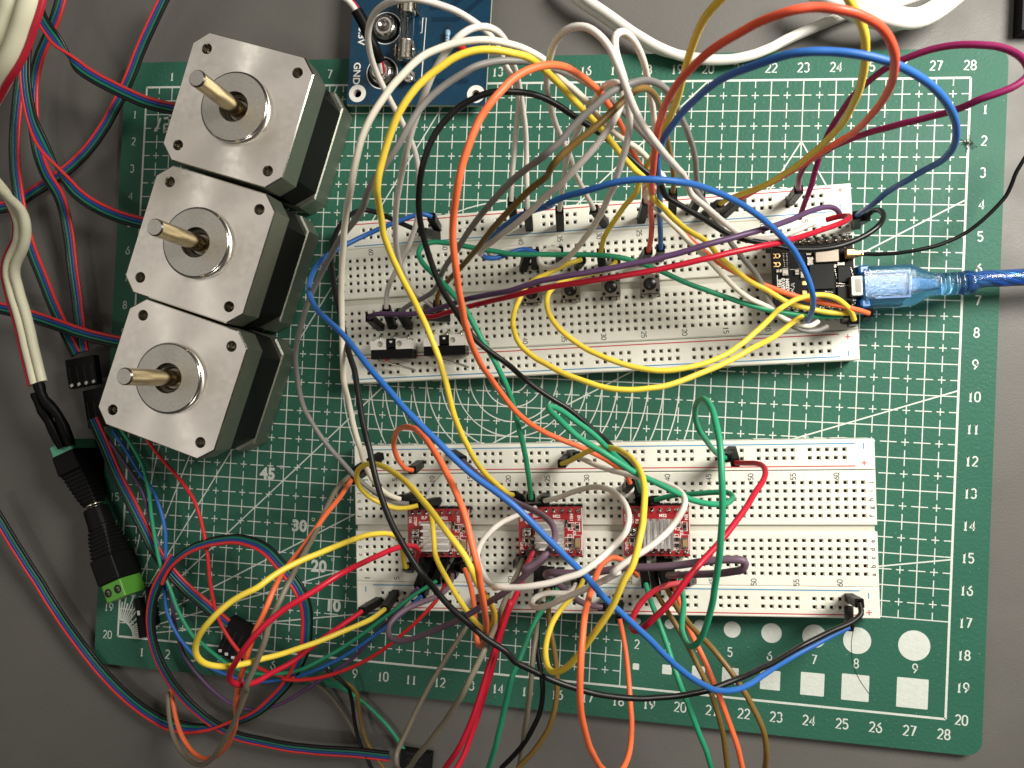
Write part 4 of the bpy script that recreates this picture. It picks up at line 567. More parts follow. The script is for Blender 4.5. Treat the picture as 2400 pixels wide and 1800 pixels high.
 ('gray', "light grey jumper wire bowed over the centre into the upper board's top rail", [(10.62,-8.15,2.22),(10.87,-7.99,2.35),(11.13,-7.88,2.52),(11.38,-7.81,2.71),(11.62,-7.73,2.92),(11.84,-7.65,3.15),(12.03,-7.54,3.39),(12.17,-7.41,3.65),(12.29,-7.27,3.92),(12.42,-7.15,4.20),(12.57,-7.04,4.47),(12.73,-6.94,4.74),(12.89,-6.84,5.01),(13.05,-6.75,5.28),(13.20,-6.64,5.55),(13.35,-6.54,5.82),(13.50,-6.45,6.10),(13.66,-6.36,6.37),(13.82,-6.28,6.65),(13.98,-6.20,6.92),(14.15,-6.12,7.19),(14.32,-6.04,7.46),(14.51,-5.94,7.71),(14.71,-5.83,7.94),(14.92,-5.71,8.16),(15.14,-5.62,8.39),(15.34,-5.57,8.64),(15.53,-5.54,8.90),(15.76,-5.43,9.11),(16.00,-5.24,9.20),(16.22,-5.00,9.27),(16.45,-4.78,9.33),(16.70,-4.57,9.38),(16.94,-4.35,9.40),(17.21,-4.17,9.33),(17.46,-4.02,9.19),(17.69,-3.89,8.99),(17.89,-3.82,8.74),(18.05,-3.77,8.46),(18.18,-3.74,8.16),(18.29,-3.73,7.86),(18.39,-3.72,7.54),(18.48,-3.72,7.23),(18.56,-3.72,6.91),(18.65,-3.74,6.59),(18.74,-3.76,6.28),(18.84,-3.79,5.97),(18.93,-3.83,5.66),(19.02,-3.88,5.35),(19.11,-3.94,5.03),(19.18,-3.99,4.72),(19.25,-4.06,4.41),(19.30,-4.13,4.09),(19.35,-4.21,3.78),(19.40,-4.28,3.47),(19.46,-4.31,3.16),(19.53,-4.24,2.86),(19.61,-4.25,2.55),(19.68,-4.33,2.25)], [((10.531,-8.474,0.861),(10.621,-8.149,2.220)),((19.578,-4.479,0.861),(19.675,-4.331,2.250))]),
 ('brown', 'golden brown jumper wire arching from the left plugs to the top rail', [(11.80,-7.86,2.23),(11.87,-7.68,2.49),(12.00,-7.50,2.73),(12.18,-7.38,2.98),(12.35,-7.29,3.24),(12.51,-7.22,3.52),(12.68,-7.15,3.80),(12.85,-7.08,4.07),(13.02,-7.00,4.34),(13.19,-6.92,4.61),(13.36,-6.83,4.89),(13.53,-6.74,5.16),(13.69,-6.66,5.44),(13.84,-6.57,5.72),(14.00,-6.49,6.00),(14.16,-6.40,6.28),(14.32,-6.33,6.55),(14.49,-6.25,6.83),(14.67,-6.17,7.10),(14.86,-6.07,7.35),(15.06,-5.95,7.58),(15.27,-5.83,7.81),(15.49,-5.75,8.05),(15.68,-5.68,8.31),(15.77,-5.63,8.63),(15.95,-5.47,8.82),(16.19,-5.25,8.85),(16.45,-5.04,8.89),(16.70,-4.83,8.89),(16.92,-4.59,8.83),(17.13,-4.35,8.75),(17.32,-4.10,8.63),(17.49,-3.89,8.44),(17.65,-3.72,8.21),(17.79,-3.62,7.93),(17.90,-3.56,7.62),(17.99,-3.52,7.30),(18.06,-3.49,6.98),(18.12,-3.46,6.65),(18.18,-3.44,6.33),(18.23,-3.44,6.00),(18.29,-3.44,5.67),(18.34,-3.46,5.34),(18.39,-3.49,5.02),(18.45,-3.53,4.69),(18.51,-3.58,4.37),(18.57,-3.65,4.05),(18.64,-3.74,3.75),(18.71,-3.86,3.45),(18.77,-3.99,3.15),(18.81,-4.12,2.86),(18.84,-4.22,2.55),(18.85,-4.31,2.24)], [((11.658,-8.129,0.863),(11.801,-7.860,2.230)),((18.957,-4.536,0.862),(18.854,-4.312,2.240))]),
 ('white', 'white jumper wire in a hoop by mark 16, sweeping down right to the control board', [(16.52,-4.83,2.21),(16.43,-4.72,2.50),(16.33,-4.62,2.80),(16.24,-4.53,3.10),(16.16,-4.45,3.40),(16.08,-4.37,3.71),(16.01,-4.31,4.02),(15.96,-4.23,4.33),(15.93,-4.12,4.64),(15.85,-3.98,4.92),(15.75,-3.85,5.21),(15.66,-3.73,5.50),(15.59,-3.64,5.80),(15.54,-3.56,6.12),(15.51,-3.50,6.44),(15.49,-3.44,6.76),(15.48,-3.39,7.08),(15.48,-3.35,7.41),(15.50,-3.31,7.73),(15.53,-3.27,8.06),(15.59,-3.23,8.38),(15.66,-3.18,8.69),(15.75,-3.10,9.00),(15.92,-3.02,9.27),(16.17,-2.98,9.46),(16.47,-3.05,9.57),(16.73,-3.24,9.60),(16.94,-3.49,9.60),(17.09,-3.78,9.58),(17.23,-4.06,9.48),(17.36,-4.32,9.34),(17.50,-4.57,9.17),(17.66,-4.78,8.98),(17.84,-4.95,8.77),(18.03,-5.10,8.55),(18.21,-5.22,8.31),(18.38,-5.29,8.03),(18.52,-5.33,7.74),(18.66,-5.36,7.45),(18.77,-5.41,7.14),(18.85,-5.47,6.83),(18.96,-5.56,6.54),(19.15,-5.65,6.29),(19.37,-5.74,6.06),(19.58,-5.84,5.84),(19.80,-5.94,5.61),(20.00,-6.01,5.36),(20.19,-6.06,5.10),(20.37,-6.08,4.83),(20.56,-6.08,4.56),(20.75,-6.07,4.29),(20.93,-6.04,4.03),(21.12,-5.99,3.76),(21.33,-5.93,3.51),(21.59,-5.87,3.34),(21.90,-5.78,3.29),(22.20,-5.65,3.24),(22.47,-5.50,3.15),(22.73,-5.36,3.00)], [((16.860,-4.961,0.860),(16.525,-4.830,2.213))]),
 ('white', 'white jumper wire with a pinched bend by mark 17 and a curled hook below', [(15.53,-6.13,2.25),(15.38,-6.13,2.50),(15.23,-6.20,2.73),(15.10,-6.34,2.95),(15.03,-6.54,3.16),(15.10,-6.76,3.35),(15.31,-6.88,3.53),(15.56,-6.88,3.73),(15.78,-6.80,3.97),(15.96,-6.70,4.22),(16.12,-6.59,4.49),(16.27,-6.48,4.76),(16.40,-6.37,5.05),(16.53,-6.27,5.34),(16.64,-6.18,5.63),(16.74,-6.08,5.93),(16.84,-5.99,6.23),(16.92,-5.90,6.54),(16.99,-5.82,6.85),(17.07,-5.72,7.16),(17.16,-5.63,7.46),(17.15,-5.68,7.78),(17.22,-5.52,8.05),(17.30,-5.31,8.30),(17.37,-5.09,8.53),(17.41,-4.83,8.74),(17.40,-4.56,8.92),(17.36,-4.28,9.09),(17.27,-3.99,9.22),(17.15,-3.71,9.34),(17.05,-3.40,9.39),(17.05,-3.09,9.30),(17.20,-2.91,9.09),(17.36,-2.88,8.80),(17.49,-2.90,8.49),(17.60,-2.96,8.19),(17.69,-3.03,7.88),(17.75,-3.08,7.56),(17.80,-3.11,7.24),(17.84,-3.13,6.91),(17.89,-3.15,6.58),(17.94,-3.18,6.26),(17.99,-3.22,5.94),(18.04,-3.31,5.62),(18.08,-3.44,5.32),(18.12,-3.59,5.03),(18.16,-3.76,4.75),(18.20,-3.92,4.46),(18.19,-4.05,4.16),(18.13,-4.13,3.84),(18.04,-4.20,3.52),(17.99,-4.27,3.20),(17.99,-4.37,2.87),(18.03,-4.48,2.56),(18.08,-4.60,2.24)], [((15.465,-6.236,0.860),(15.532,-6.127,2.254)),((17.991,-4.820,0.861),(18.083,-4.598,2.240))]),
 ('white', 'white jumper wire with a small flat hump below mark 17, diving lower left', [(15.48,-4.88,2.24),(15.53,-4.72,2.54),(15.57,-4.58,2.84),(15.61,-4.47,3.16),(15.66,-4.39,3.49),(15.70,-4.33,3.82),(15.74,-4.27,4.15),(15.78,-4.21,4.47),(15.83,-4.16,4.80),(15.89,-4.08,5.11),(15.98,-3.98,5.41),(16.09,-3.86,5.71),(16.21,-3.75,5.99),(16.32,-3.65,6.29),(16.43,-3.57,6.59),(16.53,-3.52,6.90),(16.63,-3.48,7.21),(16.75,-3.45,7.52),(16.89,-3.46,7.82),(17.06,-3.54,8.09),(17.20,-3.72,8.33),(17.26,-3.98,8.53),(17.20,-4.29,8.61),(17.07,-4.59,8.61),(16.90,-4.87,8.61),(16.70,-5.13,8.55),(16.48,-5.35,8.43),(16.26,-5.54,8.28),(16.05,-5.71,8.09),(15.83,-5.84,7.87),(15.62,-5.93,7.64),(15.42,-6.05,7.41),(15.21,-6.18,7.18),(15.00,-6.29,6.95),(14.79,-6.39,6.71),(14.59,-6.46,6.46),(14.41,-6.50,6.18),(14.24,-6.54,5.90),(14.08,-6.57,5.61),(13.93,-6.59,5.32),(13.78,-6.60,5.02),(13.64,-6.61,4.72),(13.53,-6.61,4.41),(13.45,-6.60,4.09),(13.39,-6.57,3.76),(13.38,-6.54,3.44),(13.42,-6.48,3.13),(13.55,-6.37,2.86),(13.79,-6.25,2.69),(14.09,-6.15,2.58),(14.36,-6.11,2.42),(14.58,-6.14,2.19)], [((15.426,-5.107,0.860),(15.481,-4.885,2.241)),((14.269,-6.456,0.860),(14.578,-6.145,2.190))]),
 ('blue', 'blue jumper wire in the wide arch over marks 22 to 27', [(18.56,-6.00,2.26),(18.54,-5.88,2.55),(18.51,-5.77,2.85),(18.48,-5.67,3.15),(18.45,-5.58,3.45),(18.42,-5.51,3.77),(18.39,-5.47,4.08),(18.37,-5.43,4.40),(18.35,-5.37,4.72),(18.32,-5.28,5.04),(18.29,-5.16,5.34),(18.26,-5.09,5.66),(18.22,-5.07,5.98),(18.19,-5.08,6.31),(18.16,-5.07,6.63),(18.12,-5.02,6.95),(18.11,-4.89,7.25),(18.15,-4.75,7.55),(18.23,-4.62,7.83),(18.35,-4.51,8.12),(18.48,-4.40,8.40),(18.62,-4.32,8.68),(18.77,-4.26,8.97),(18.92,-4.21,9.25),(19.09,-4.17,9.53),(19.28,-4.16,9.79),(19.49,-4.17,10.04),(19.72,-4.18,10.28),(19.96,-4.18,10.49),(20.23,-4.18,10.68),(20.54,-4.20,10.79),(20.86,-4.21,10.80),(21.19,-4.25,10.81),(21.51,-4.29,10.77),(21.82,-4.32,10.67),(22.11,-4.35,10.52),(22.38,-4.38,10.34),(22.64,-4.41,10.14),(22.88,-4.44,9.93),(23.11,-4.48,9.70),(23.33,-4.52,9.45),(23.53,-4.56,9.20),(23.72,-4.60,8.93),(23.89,-4.65,8.66),(24.04,-4.69,8.37),(24.17,-4.74,8.08),(24.28,-4.78,7.77),(24.36,-4.81,7.46),(24.41,-4.83,7.13),(24.43,-4.84,6.81),(24.40,-4.84,6.48),(24.35,-4.84,6.16),(24.29,-4.85,5.84),(24.25,-4.87,5.51),(24.23,-4.86,5.19),(24.22,-4.84,4.86),(24.21,-4.83,4.51),(24.18,-4.84,4.15),(24.14,-4.90,3.79),(24.11,-4.94,3.41),(24.10,-4.94,3.01),(24.11,-4.93,2.61),(24.11,-4.92,2.20)], [((18.637,-6.021,0.862),(18.559,-5.995,2.260)),((24.508,-4.901,0.860),(24.110,-4.921,2.202))]),
 ('blue', 'blue jumper wire arched across the upper board and over the control board', [(14.80,-6.21,2.24),(14.66,-6.19,2.51),(14.46,-6.22,2.74),(14.21,-6.33,2.89),(13.96,-6.47,3.04),(13.72,-6.58,3.21),(13.48,-6.61,3.42),(13.40,-6.53,3.71),(13.54,-6.43,3.99),(13.69,-6.34,4.26),(13.85,-6.28,4.55),(14.01,-6.21,4.82),(14.18,-6.14,5.09),(14.38,-6.07,5.35),(14.57,-6.01,5.60),(14.78,-5.97,5.85),(15.00,-5.95,6.09),(15.23,-5.93,6.32),(15.48,-5.92,6.54),(15.65,-5.94,6.81),(15.60,-6.00,7.10),(15.85,-5.94,7.30),(16.12,-5.89,7.48),(16.40,-5.87,7.66),(16.68,-5.83,7.82),(16.97,-5.78,7.96),(17.27,-5.74,8.08),(17.59,-5.72,8.16),(17.91,-5.72,8.19),(18.23,-5.71,8.11),(18.53,-5.70,7.97),(18.77,-5.67,7.76),(18.96,-5.63,7.50),(19.15,-5.60,7.23),(19.38,-5.61,7.00),(19.64,-5.64,6.80),(19.90,-5.70,6.61),(20.16,-5.77,6.42),(20.41,-5.86,6.23),(20.66,-5.96,6.04),(20.88,-6.05,5.82),(21.08,-6.12,5.57),(21.26,-6.18,5.30),(21.48,-6.30,5.09),(21.71,-6.49,4.96),(21.90,-6.72,4.84),(22.08,-6.98,4.72),(22.23,-7.24,4.61),(22.36,-7.50,4.46),(22.47,-7.65,4.19),(22.55,-7.74,3.89),(22.63,-7.82,3.58),(22.69,-7.88,3.26),(22.75,-7.93,2.94),(22.80,-7.98,2.62),(22.85,-8.03,2.30)], [((14.663,-6.372,0.860),(14.801,-6.210,2.244))]),
 ('tomato', 'tomato red jumper wire in the tall arch at the top right', [(18.21,-6.08,2.25),(18.23,-5.95,2.54),(18.24,-5.82,2.83),(18.23,-5.69,3.12),(18.22,-5.57,3.42),(18.19,-5.47,3.72),(18.15,-5.39,4.03),(18.13,-5.34,4.35),(18.14,-5.31,4.68),(18.13,-5.30,5.00),(18.11,-5.28,5.33),(18.09,-5.27,5.65),(18.06,-5.25,5.98),(18.04,-5.23,6.30),(18.03,-5.18,6.63),(18.03,-5.11,6.95),(18.02,-5.02,7.26),(18.02,-4.93,7.58),(18.01,-4.85,7.89),(18.02,-4.77,8.21),(18.03,-4.70,8.53),(18.06,-4.63,8.85),(18.09,-4.57,9.17),(18.14,-4.52,9.48),(18.21,-4.47,9.80),(18.30,-4.42,10.11),(18.42,-4.38,10.41),(18.56,-4.33,10.71),(18.72,-4.28,10.98),(18.94,-4.21,11.21),(19.19,-4.15,11.42),(19.43,-4.10,11.63),(19.67,-4.10,11.85),(19.95,-4.09,12.01),(20.28,-4.05,12.00),(20.60,-4.09,12.00),(20.91,-4.10,11.90),(21.19,-4.12,11.73),(21.45,-4.17,11.54),(21.67,-4.27,11.32),(21.84,-4.37,11.06),(21.96,-4.42,10.76),(22.06,-4.44,10.45),(22.15,-4.44,10.14),(22.22,-4.44,9.82),(22.27,-4.45,9.49),(22.31,-4.45,9.17),(22.34,-4.44,8.84),(22.35,-4.43,8.52),(22.37,-4.42,8.19),(22.38,-4.41,7.87),(22.38,-4.39,7.54),(22.37,-4.37,7.21),(22.35,-4.33,6.89),(22.31,-4.30,6.57),(22.27,-4.27,6.24),(22.21,-4.26,5.92),(22.14,-4.25,5.60),(22.07,-4.26,5.28),(21.98,-4.28,4.97),(21.86,-4.30,4.67),(21.73,-4.34,4.37),(21.58,-4.38,4.08),(21.43,-4.43,3.79),(21.26,-4.46,3.50),(21.10,-4.49,3.21),(20.98,-4.51,2.89),(20.91,-4.50,2.56),(20.85,-4.45,2.22)], [((18.089,-6.111,0.860),(18.209,-6.083,2.255)),((20.551,-4.595,0.860),(20.853,-4.454,2.220))]),
 ('yellow', 'yellow jumper wire rising above mark 19 and coming back down at mark 25', [(16.79,-6.15,2.24),(16.83,-6.00,2.54),(16.88,-5.84,2.84),(16.99,-5.68,3.11),(17.13,-5.52,3.37),(17.27,-5.36,3.62),(17.40,-5.22,3.89),(17.52,-5.14,4.19),(17.63,-5.09,4.49),(17.72,-5.02,4.80),(17.78,-4.85,5.08),(17.87,-4.67,5.33),(17.99,-4.51,5.59),(18.07,-4.39,5.89),(18.13,-4.29,6.19),(18.19,-4.21,6.51),(18.25,-4.14,6.82),(18.30,-4.08,7.14),(18.35,-4.03,7.46),(18.39,-3.98,7.78),(18.43,-3.93,8.10),(18.45,-3.88,8.43),(18.46,-3.84,8.75),(18.48,-3.79,9.08),(18.49,-3.74,9.40),(18.51,-3.70,9.73),(18.54,-3.65,10.05),(18.58,-3.60,10.37),(18.64,-3.55,10.69),(18.75,-3.50,10.99),(18.92,-3.42,11.26),(19.16,-3.31,11.45),(19.45,-3.21,11.57),(19.77,-3.15,11.61),(20.10,-3.15,11.60),(20.41,-3.22,11.62),(20.70,-3.36,11.55),(20.91,-3.45,11.32),(21.12,-3.57,11.10),(21.32,-3.71,10.88),(21.48,-3.86,10.64),(21.59,-3.96,10.35),(21.69,-4.04,10.04),(21.77,-4.09,9.73),(21.84,-4.12,9.41),(21.91,-4.14,9.09),(21.96,-4.16,8.77),(22.00,-4.17,8.44),(22.04,-4.18,8.12),(22.07,-4.20,7.79),(22.09,-4.22,7.46),(22.07,-4.24,7.13),(22.05,-4.26,6.81),(22.00,-4.29,6.48),(21.94,-4.33,6.16),(21.86,-4.36,5.85),(21.78,-4.40,5.53),(21.69,-4.44,5.22),(21.59,-4.47,4.91),(21.48,-4.49,4.60),(21.36,-4.52,4.29),(21.23,-4.55,3.99),(21.08,-4.57,3.70),(20.91,-4.58,3.41),(20.74,-4.58,3.12),(20.57,-4.58,2.83),(20.40,-4.60,2.54),(20.24,-4.64,2.24)], [((16.833,-6.360,0.860),(16.792,-6.151,2.244)),((20.019,-4.601,0.860),(20.243,-4.637,2.241))]),
 ('magenta', 'magenta jumper wire looping past the right edge over marks 26 to 28', [(22.45,-4.21,2.26),(22.36,-4.21,2.56),(22.29,-4.19,2.87),(22.23,-4.14,3.18),(22.21,-4.07,3.49),(22.23,-4.00,3.80),(22.29,-3.95,4.12),(22.38,-3.95,4.43),(22.48,-3.94,4.74),(22.58,-3.92,5.05),(22.71,-3.92,5.36),(22.85,-3.92,5.65),(23.01,-3.93,5.94),(23.18,-3.94,6.22),(23.38,-3.96,6.48),(23.60,-3.96,6.72),(23.83,-3.97,6.95),(24.06,-3.97,7.18),(24.28,-3.98,7.43),(24.45,-3.98,7.71),(24.65,-3.93,7.97),(24.93,-3.86,8.12),(25.22,-3.74,8.19),(25.45,-3.51,8.20),(25.42,-3.21,8.11),(25.26,-2.95,7.98),(24.99,-2.79,7.90),(24.69,-2.71,7.82),(24.39,-2.64,7.70),(24.10,-2.60,7.55),(23.82,-2.60,7.38),(23.55,-2.64,7.20),(23.30,-2.69,7.00),(23.10,-2.76,6.75),(22.98,-2.81,6.45),(22.88,-2.86,6.14),(22.80,-2.91,5.82),(22.74,-2.99,5.51),(22.69,-3.10,5.20),(22.64,-3.22,4.90),(22.58,-3.38,4.62),(22.54,-3.58,4.37),(22.52,-3.80,4.12),(22.51,-4.00,3.87),(22.51,-4.20,3.61),(22.52,-4.40,3.35),(22.50,-4.60,3.08),(22.49,-4.76,2.80),(22.50,-4.90,2.50),(22.52,-5.03,2.20)], [((22.533,-4.172,0.863),(22.446,-4.215,2.260))]),
 ('purple', 'purple jumper wire running straight across the upper board above a crimson one', [(9.64,-8.37,2.25),(9.82,-8.31,2.48),(10.08,-8.28,2.63),(10.38,-8.28,2.71),(10.69,-8.29,2.77),(10.99,-8.29,2.84),(11.30,-8.26,2.91),(11.61,-8.22,3.01),(11.89,-8.18,3.16),(12.16,-8.12,3.33),(12.43,-8.06,3.52),(12.68,-8.01,3.72),(12.93,-7.96,3.92),(13.18,-7.92,4.12),(13.43,-7.90,4.33),(13.68,-7.88,4.54),(13.94,-7.86,4.74),(14.20,-7.84,4.94),(14.46,-7.82,5.13),(14.73,-7.76,5.30),(15.02,-7.68,5.44),(15.31,-7.60,5.56),(15.62,-7.55,5.66),(15.93,-7.50,5.75),(16.24,-7.45,5.83),(16.56,-7.40,5.88),(16.88,-7.34,5.92),(17.20,-7.28,5.96),(17.51,-7.21,5.98),(17.83,-7.14,6.00),(18.15,-7.07,6.00),(18.46,-6.98,6.00),(18.78,-6.89,6.00),(19.09,-6.79,6.01),(19.40,-6.68,6.01),(19.70,-6.58,5.96),(20.00,-6.48,5.88),(20.29,-6.37,5.78),(20.58,-6.26,5.66),(20.84,-6.15,5.50),(21.05,-6.04,5.29),(21.24,-5.94,5.04),(21.41,-5.83,4.78),(21.59,-5.72,4.53),(21.77,-5.61,4.28),(21.96,-5.49,4.05),(22.17,-5.35,3.83),(22.38,-5.22,3.62),(22.60,-5.10,3.41),(22.82,-4.99,3.20),(23.04,-4.90,2.97),(23.25,-4.84,2.73),(23.45,-4.83,2.47),(23.62,-4.87,2.20)], [((9.557,-8.546,0.864),(9.642,-8.366,2.250))]),
 ('crimson', 'crimson jumper wire running straight across the upper board under a purple one', [(11.40,-8.27,2.19),(11.65,-8.29,2.38),(11.89,-8.28,2.58),(12.13,-8.23,2.79),(12.37,-8.19,2.99),(12.62,-8.14,3.18),(12.88,-8.10,3.36),(13.14,-8.06,3.56),(13.40,-8.02,3.75),(13.65,-7.99,3.96),(13.89,-7.96,4.19),(14.11,-7.95,4.43),(14.34,-7.93,4.67),(14.60,-7.89,4.87),(14.89,-7.83,5.01),(15.19,-7.77,5.12),(15.50,-7.71,5.22),(15.81,-7.66,5.31),(16.13,-7.62,5.39),(16.44,-7.58,5.47),(16.76,-7.53,5.54),(17.08,-7.48,5.60),(17.40,-7.43,5.65),(17.73,-7.37,5.69),(18.05,-7.31,5.71),(18.37,-7.24,5.71),(18.69,-7.16,5.70),(19.01,-7.08,5.71),(19.33,-6.99,5.71),(19.64,-6.91,5.68),(19.95,-6.81,5.62),(20.25,-6.72,5.54),(20.55,-6.63,5.43),(20.84,-6.54,5.31),(21.12,-6.45,5.16),(21.39,-6.36,4.99),(21.65,-6.25,4.82),(21.90,-6.15,4.63),(22.14,-6.04,4.43),(22.38,-5.93,4.24),(22.63,-5.81,4.06),(22.89,-5.69,3.89),(23.13,-5.57,3.71),(23.36,-5.44,3.51),(23.55,-5.30,3.27),(23.66,-5.17,3.00),(23.67,-5.07,2.69),(23.52,-5.03,2.41),(23.27,-5.07,2.20)], [((11.817,-8.162,0.860),(11.403,-8.266,2.193))]),
 ('green', 'green jumper wire snaking across the upper board, round bend at its left', [(24.00,-7.82,2.10),(23.68,-7.86,2.15),(23.36,-7.89,2.20),(23.03,-7.89,2.25),(22.71,-7.87,2.29),(22.39,-7.86,2.34),(22.07,-7.83,2.40),(21.75,-7.80,2.48),(21.43,-7.73,2.53),(21.12,-7.65,2.55),(20.80,-7.56,2.56),(20.49,-7.46,2.58),(20.18,-7.37,2.62),(19.87,-7.27,2.66),(19.56,-7.18,2.71),(19.26,-7.08,2.77),(18.96,-6.96,2.83),(18.66,-6.84,2.89),(18.35,-6.73,2.95),(18.05,-6.63,3.01),(17.74,-6.55,3.09),(17.43,-6.49,3.16),(17.11,-6.45,3.20),(16.78,-6.43,3.20),(16.45,-6.42,3.20),(16.12,-6.43,3.20),(15.80,-6.43,3.20),(15.47,-6.44,3.20),(15.14,-6.44,3.20),(14.82,-6.45,3.20),(14.49,-6.46,3.20),(14.16,-6.45,3.20),(13.84,-6.40,3.22),(13.52,-6.36,3.25),(13.19,-6.32,3.29),(12.87,-6.28,3.34),(12.55,-6.23,3.38),(12.23,-6.20,3.44),(11.92,-6.21,3.53),(11.66,-6.33,3.67),(11.58,-6.59,3.83),(11.71,-6.85,3.98),(11.91,-7.06,4.13),(12.14,-7.25,4.27),(12.37,-7.45,4.39),(12.60,-7.65,4.50),(12.83,-7.87,4.60),(13.05,-8.09,4.68),(13.26,-8.34,4.75),(13.43,-8.61,4.79),(13.60,-8.89,4.80),(13.77,-9.17,4.80),(13.96,-9.44,4.81),(14.13,-9.71,4.77),(14.27,-9.99,4.66),(14.39,-10.25,4.51),(14.49,-10.52,4.35),(14.58,-10.79,4.19),(14.65,-11.07,4.04),(14.71,-11.36,3.90),(14.77,-11.64,3.75),(14.84,-11.92,3.59),(14.89,-12.20,3.44),(14.94,-12.48,3.28),(14.97,-12.76,3.11),(15.00,-13.02,2.92),(15.01,-13.26,2.71),(15.02,-13.48,2.48),(15.02,-13.70,2.25)], [((14.860,-13.807,0.864),(15.024,-13.697,2.250))]),
 ('yellow', "yellow jumper wire in the outer sagging loop, below the upper board's edge", [(16.22,-6.39,2.25),(15.96,-6.50,2.38),(15.70,-6.64,2.48),(15.43,-6.80,2.55),(15.18,-6.95,2.68),(14.98,-7.09,2.88),(14.79,-7.26,3.07),(14.63,-7.48,3.23),(14.55,-7.76,3.38),(14.46,-8.04,3.52),(14.43,-8.31,3.71),(14.45,-8.56,3.92),(14.53,-8.80,4.13),(14.64,-9.03,4.34),(14.80,-9.24,4.53),(15.02,-9.42,4.69),(15.26,-9.58,4.84),(15.53,-9.71,4.98),(15.80,-9.85,5.11),(16.08,-9.97,5.23),(16.38,-10.07,5.32),(16.68,-10.16,5.40),(16.99,-10.25,5.45),(17.31,-10.30,5.49),(17.64,-10.31,5.50),(17.96,-10.29,5.46),(18.28,-10.24,5.41),(18.60,-10.18,5.33),(18.90,-10.08,5.25),(19.19,-9.96,5.16),(19.47,-9.83,5.05),(19.76,-9.70,4.95),(20.04,-9.57,4.86),(20.32,-9.42,4.75),(20.58,-9.27,4.65),(20.84,-9.10,4.52),(21.06,-8.98,4.32),(21.25,-8.88,4.07),(21.44,-8.78,3.82),(21.65,-8.65,3.61),(21.86,-8.49,3.41),(22.07,-8.32,3.22),(22.26,-8.18,3.00),(22.44,-8.06,2.76),(22.62,-7.95,2.50)], [((16.048,-6.308,0.864),(16.224,-6.392,2.250))]),
 ('yellow', 'yellow jumper wire in the inner of the two sagging loops on the upper board', [(17.25,-6.43,2.21),(17.12,-6.62,2.40),(16.90,-6.76,2.54),(16.61,-6.85,2.61),(16.31,-6.94,2.69),(16.02,-7.04,2.78),(15.79,-7.16,2.96),(15.61,-7.30,3.19),(15.47,-7.47,3.42),(15.38,-7.69,3.65),(15.38,-7.94,3.87),(15.45,-8.21,4.04),(15.60,-8.47,4.17),(15.81,-8.71,4.28),(16.05,-8.91,4.38),(16.31,-9.09,4.47),(16.58,-9.25,4.56),(16.87,-9.38,4.63),(17.18,-9.50,4.69),(17.49,-9.60,4.73),(17.81,-9.68,4.76),(18.13,-9.73,4.79),(18.46,-9.76,4.80),(18.79,-9.74,4.79),(19.11,-9.68,4.75),(19.42,-9.60,4.69),(19.73,-9.50,4.61),(20.02,-9.37,4.53),(20.30,-9.22,4.43),(20.55,-9.03,4.34),(20.79,-8.84,4.22),(21.01,-8.63,4.10),(21.23,-8.43,3.96),(21.43,-8.23,3.78),(21.61,-8.05,3.57),(21.79,-7.88,3.35),(22.02,-7.71,3.19),(22.28,-7.55,3.08),(22.57,-7.44,2.98),(22.88,-7.37,2.89),(23.20,-7.36,2.80),(23.50,-7.43,2.70),(23.77,-7.58,2.57),(23.99,-7.74,2.41),(24.14,-7.96,2.22)], [((17.278,-6.069,0.860),(17.254,-6.430,2.212)),((24.488,-7.894,0.865),(24.143,-7.961,2.220))]),
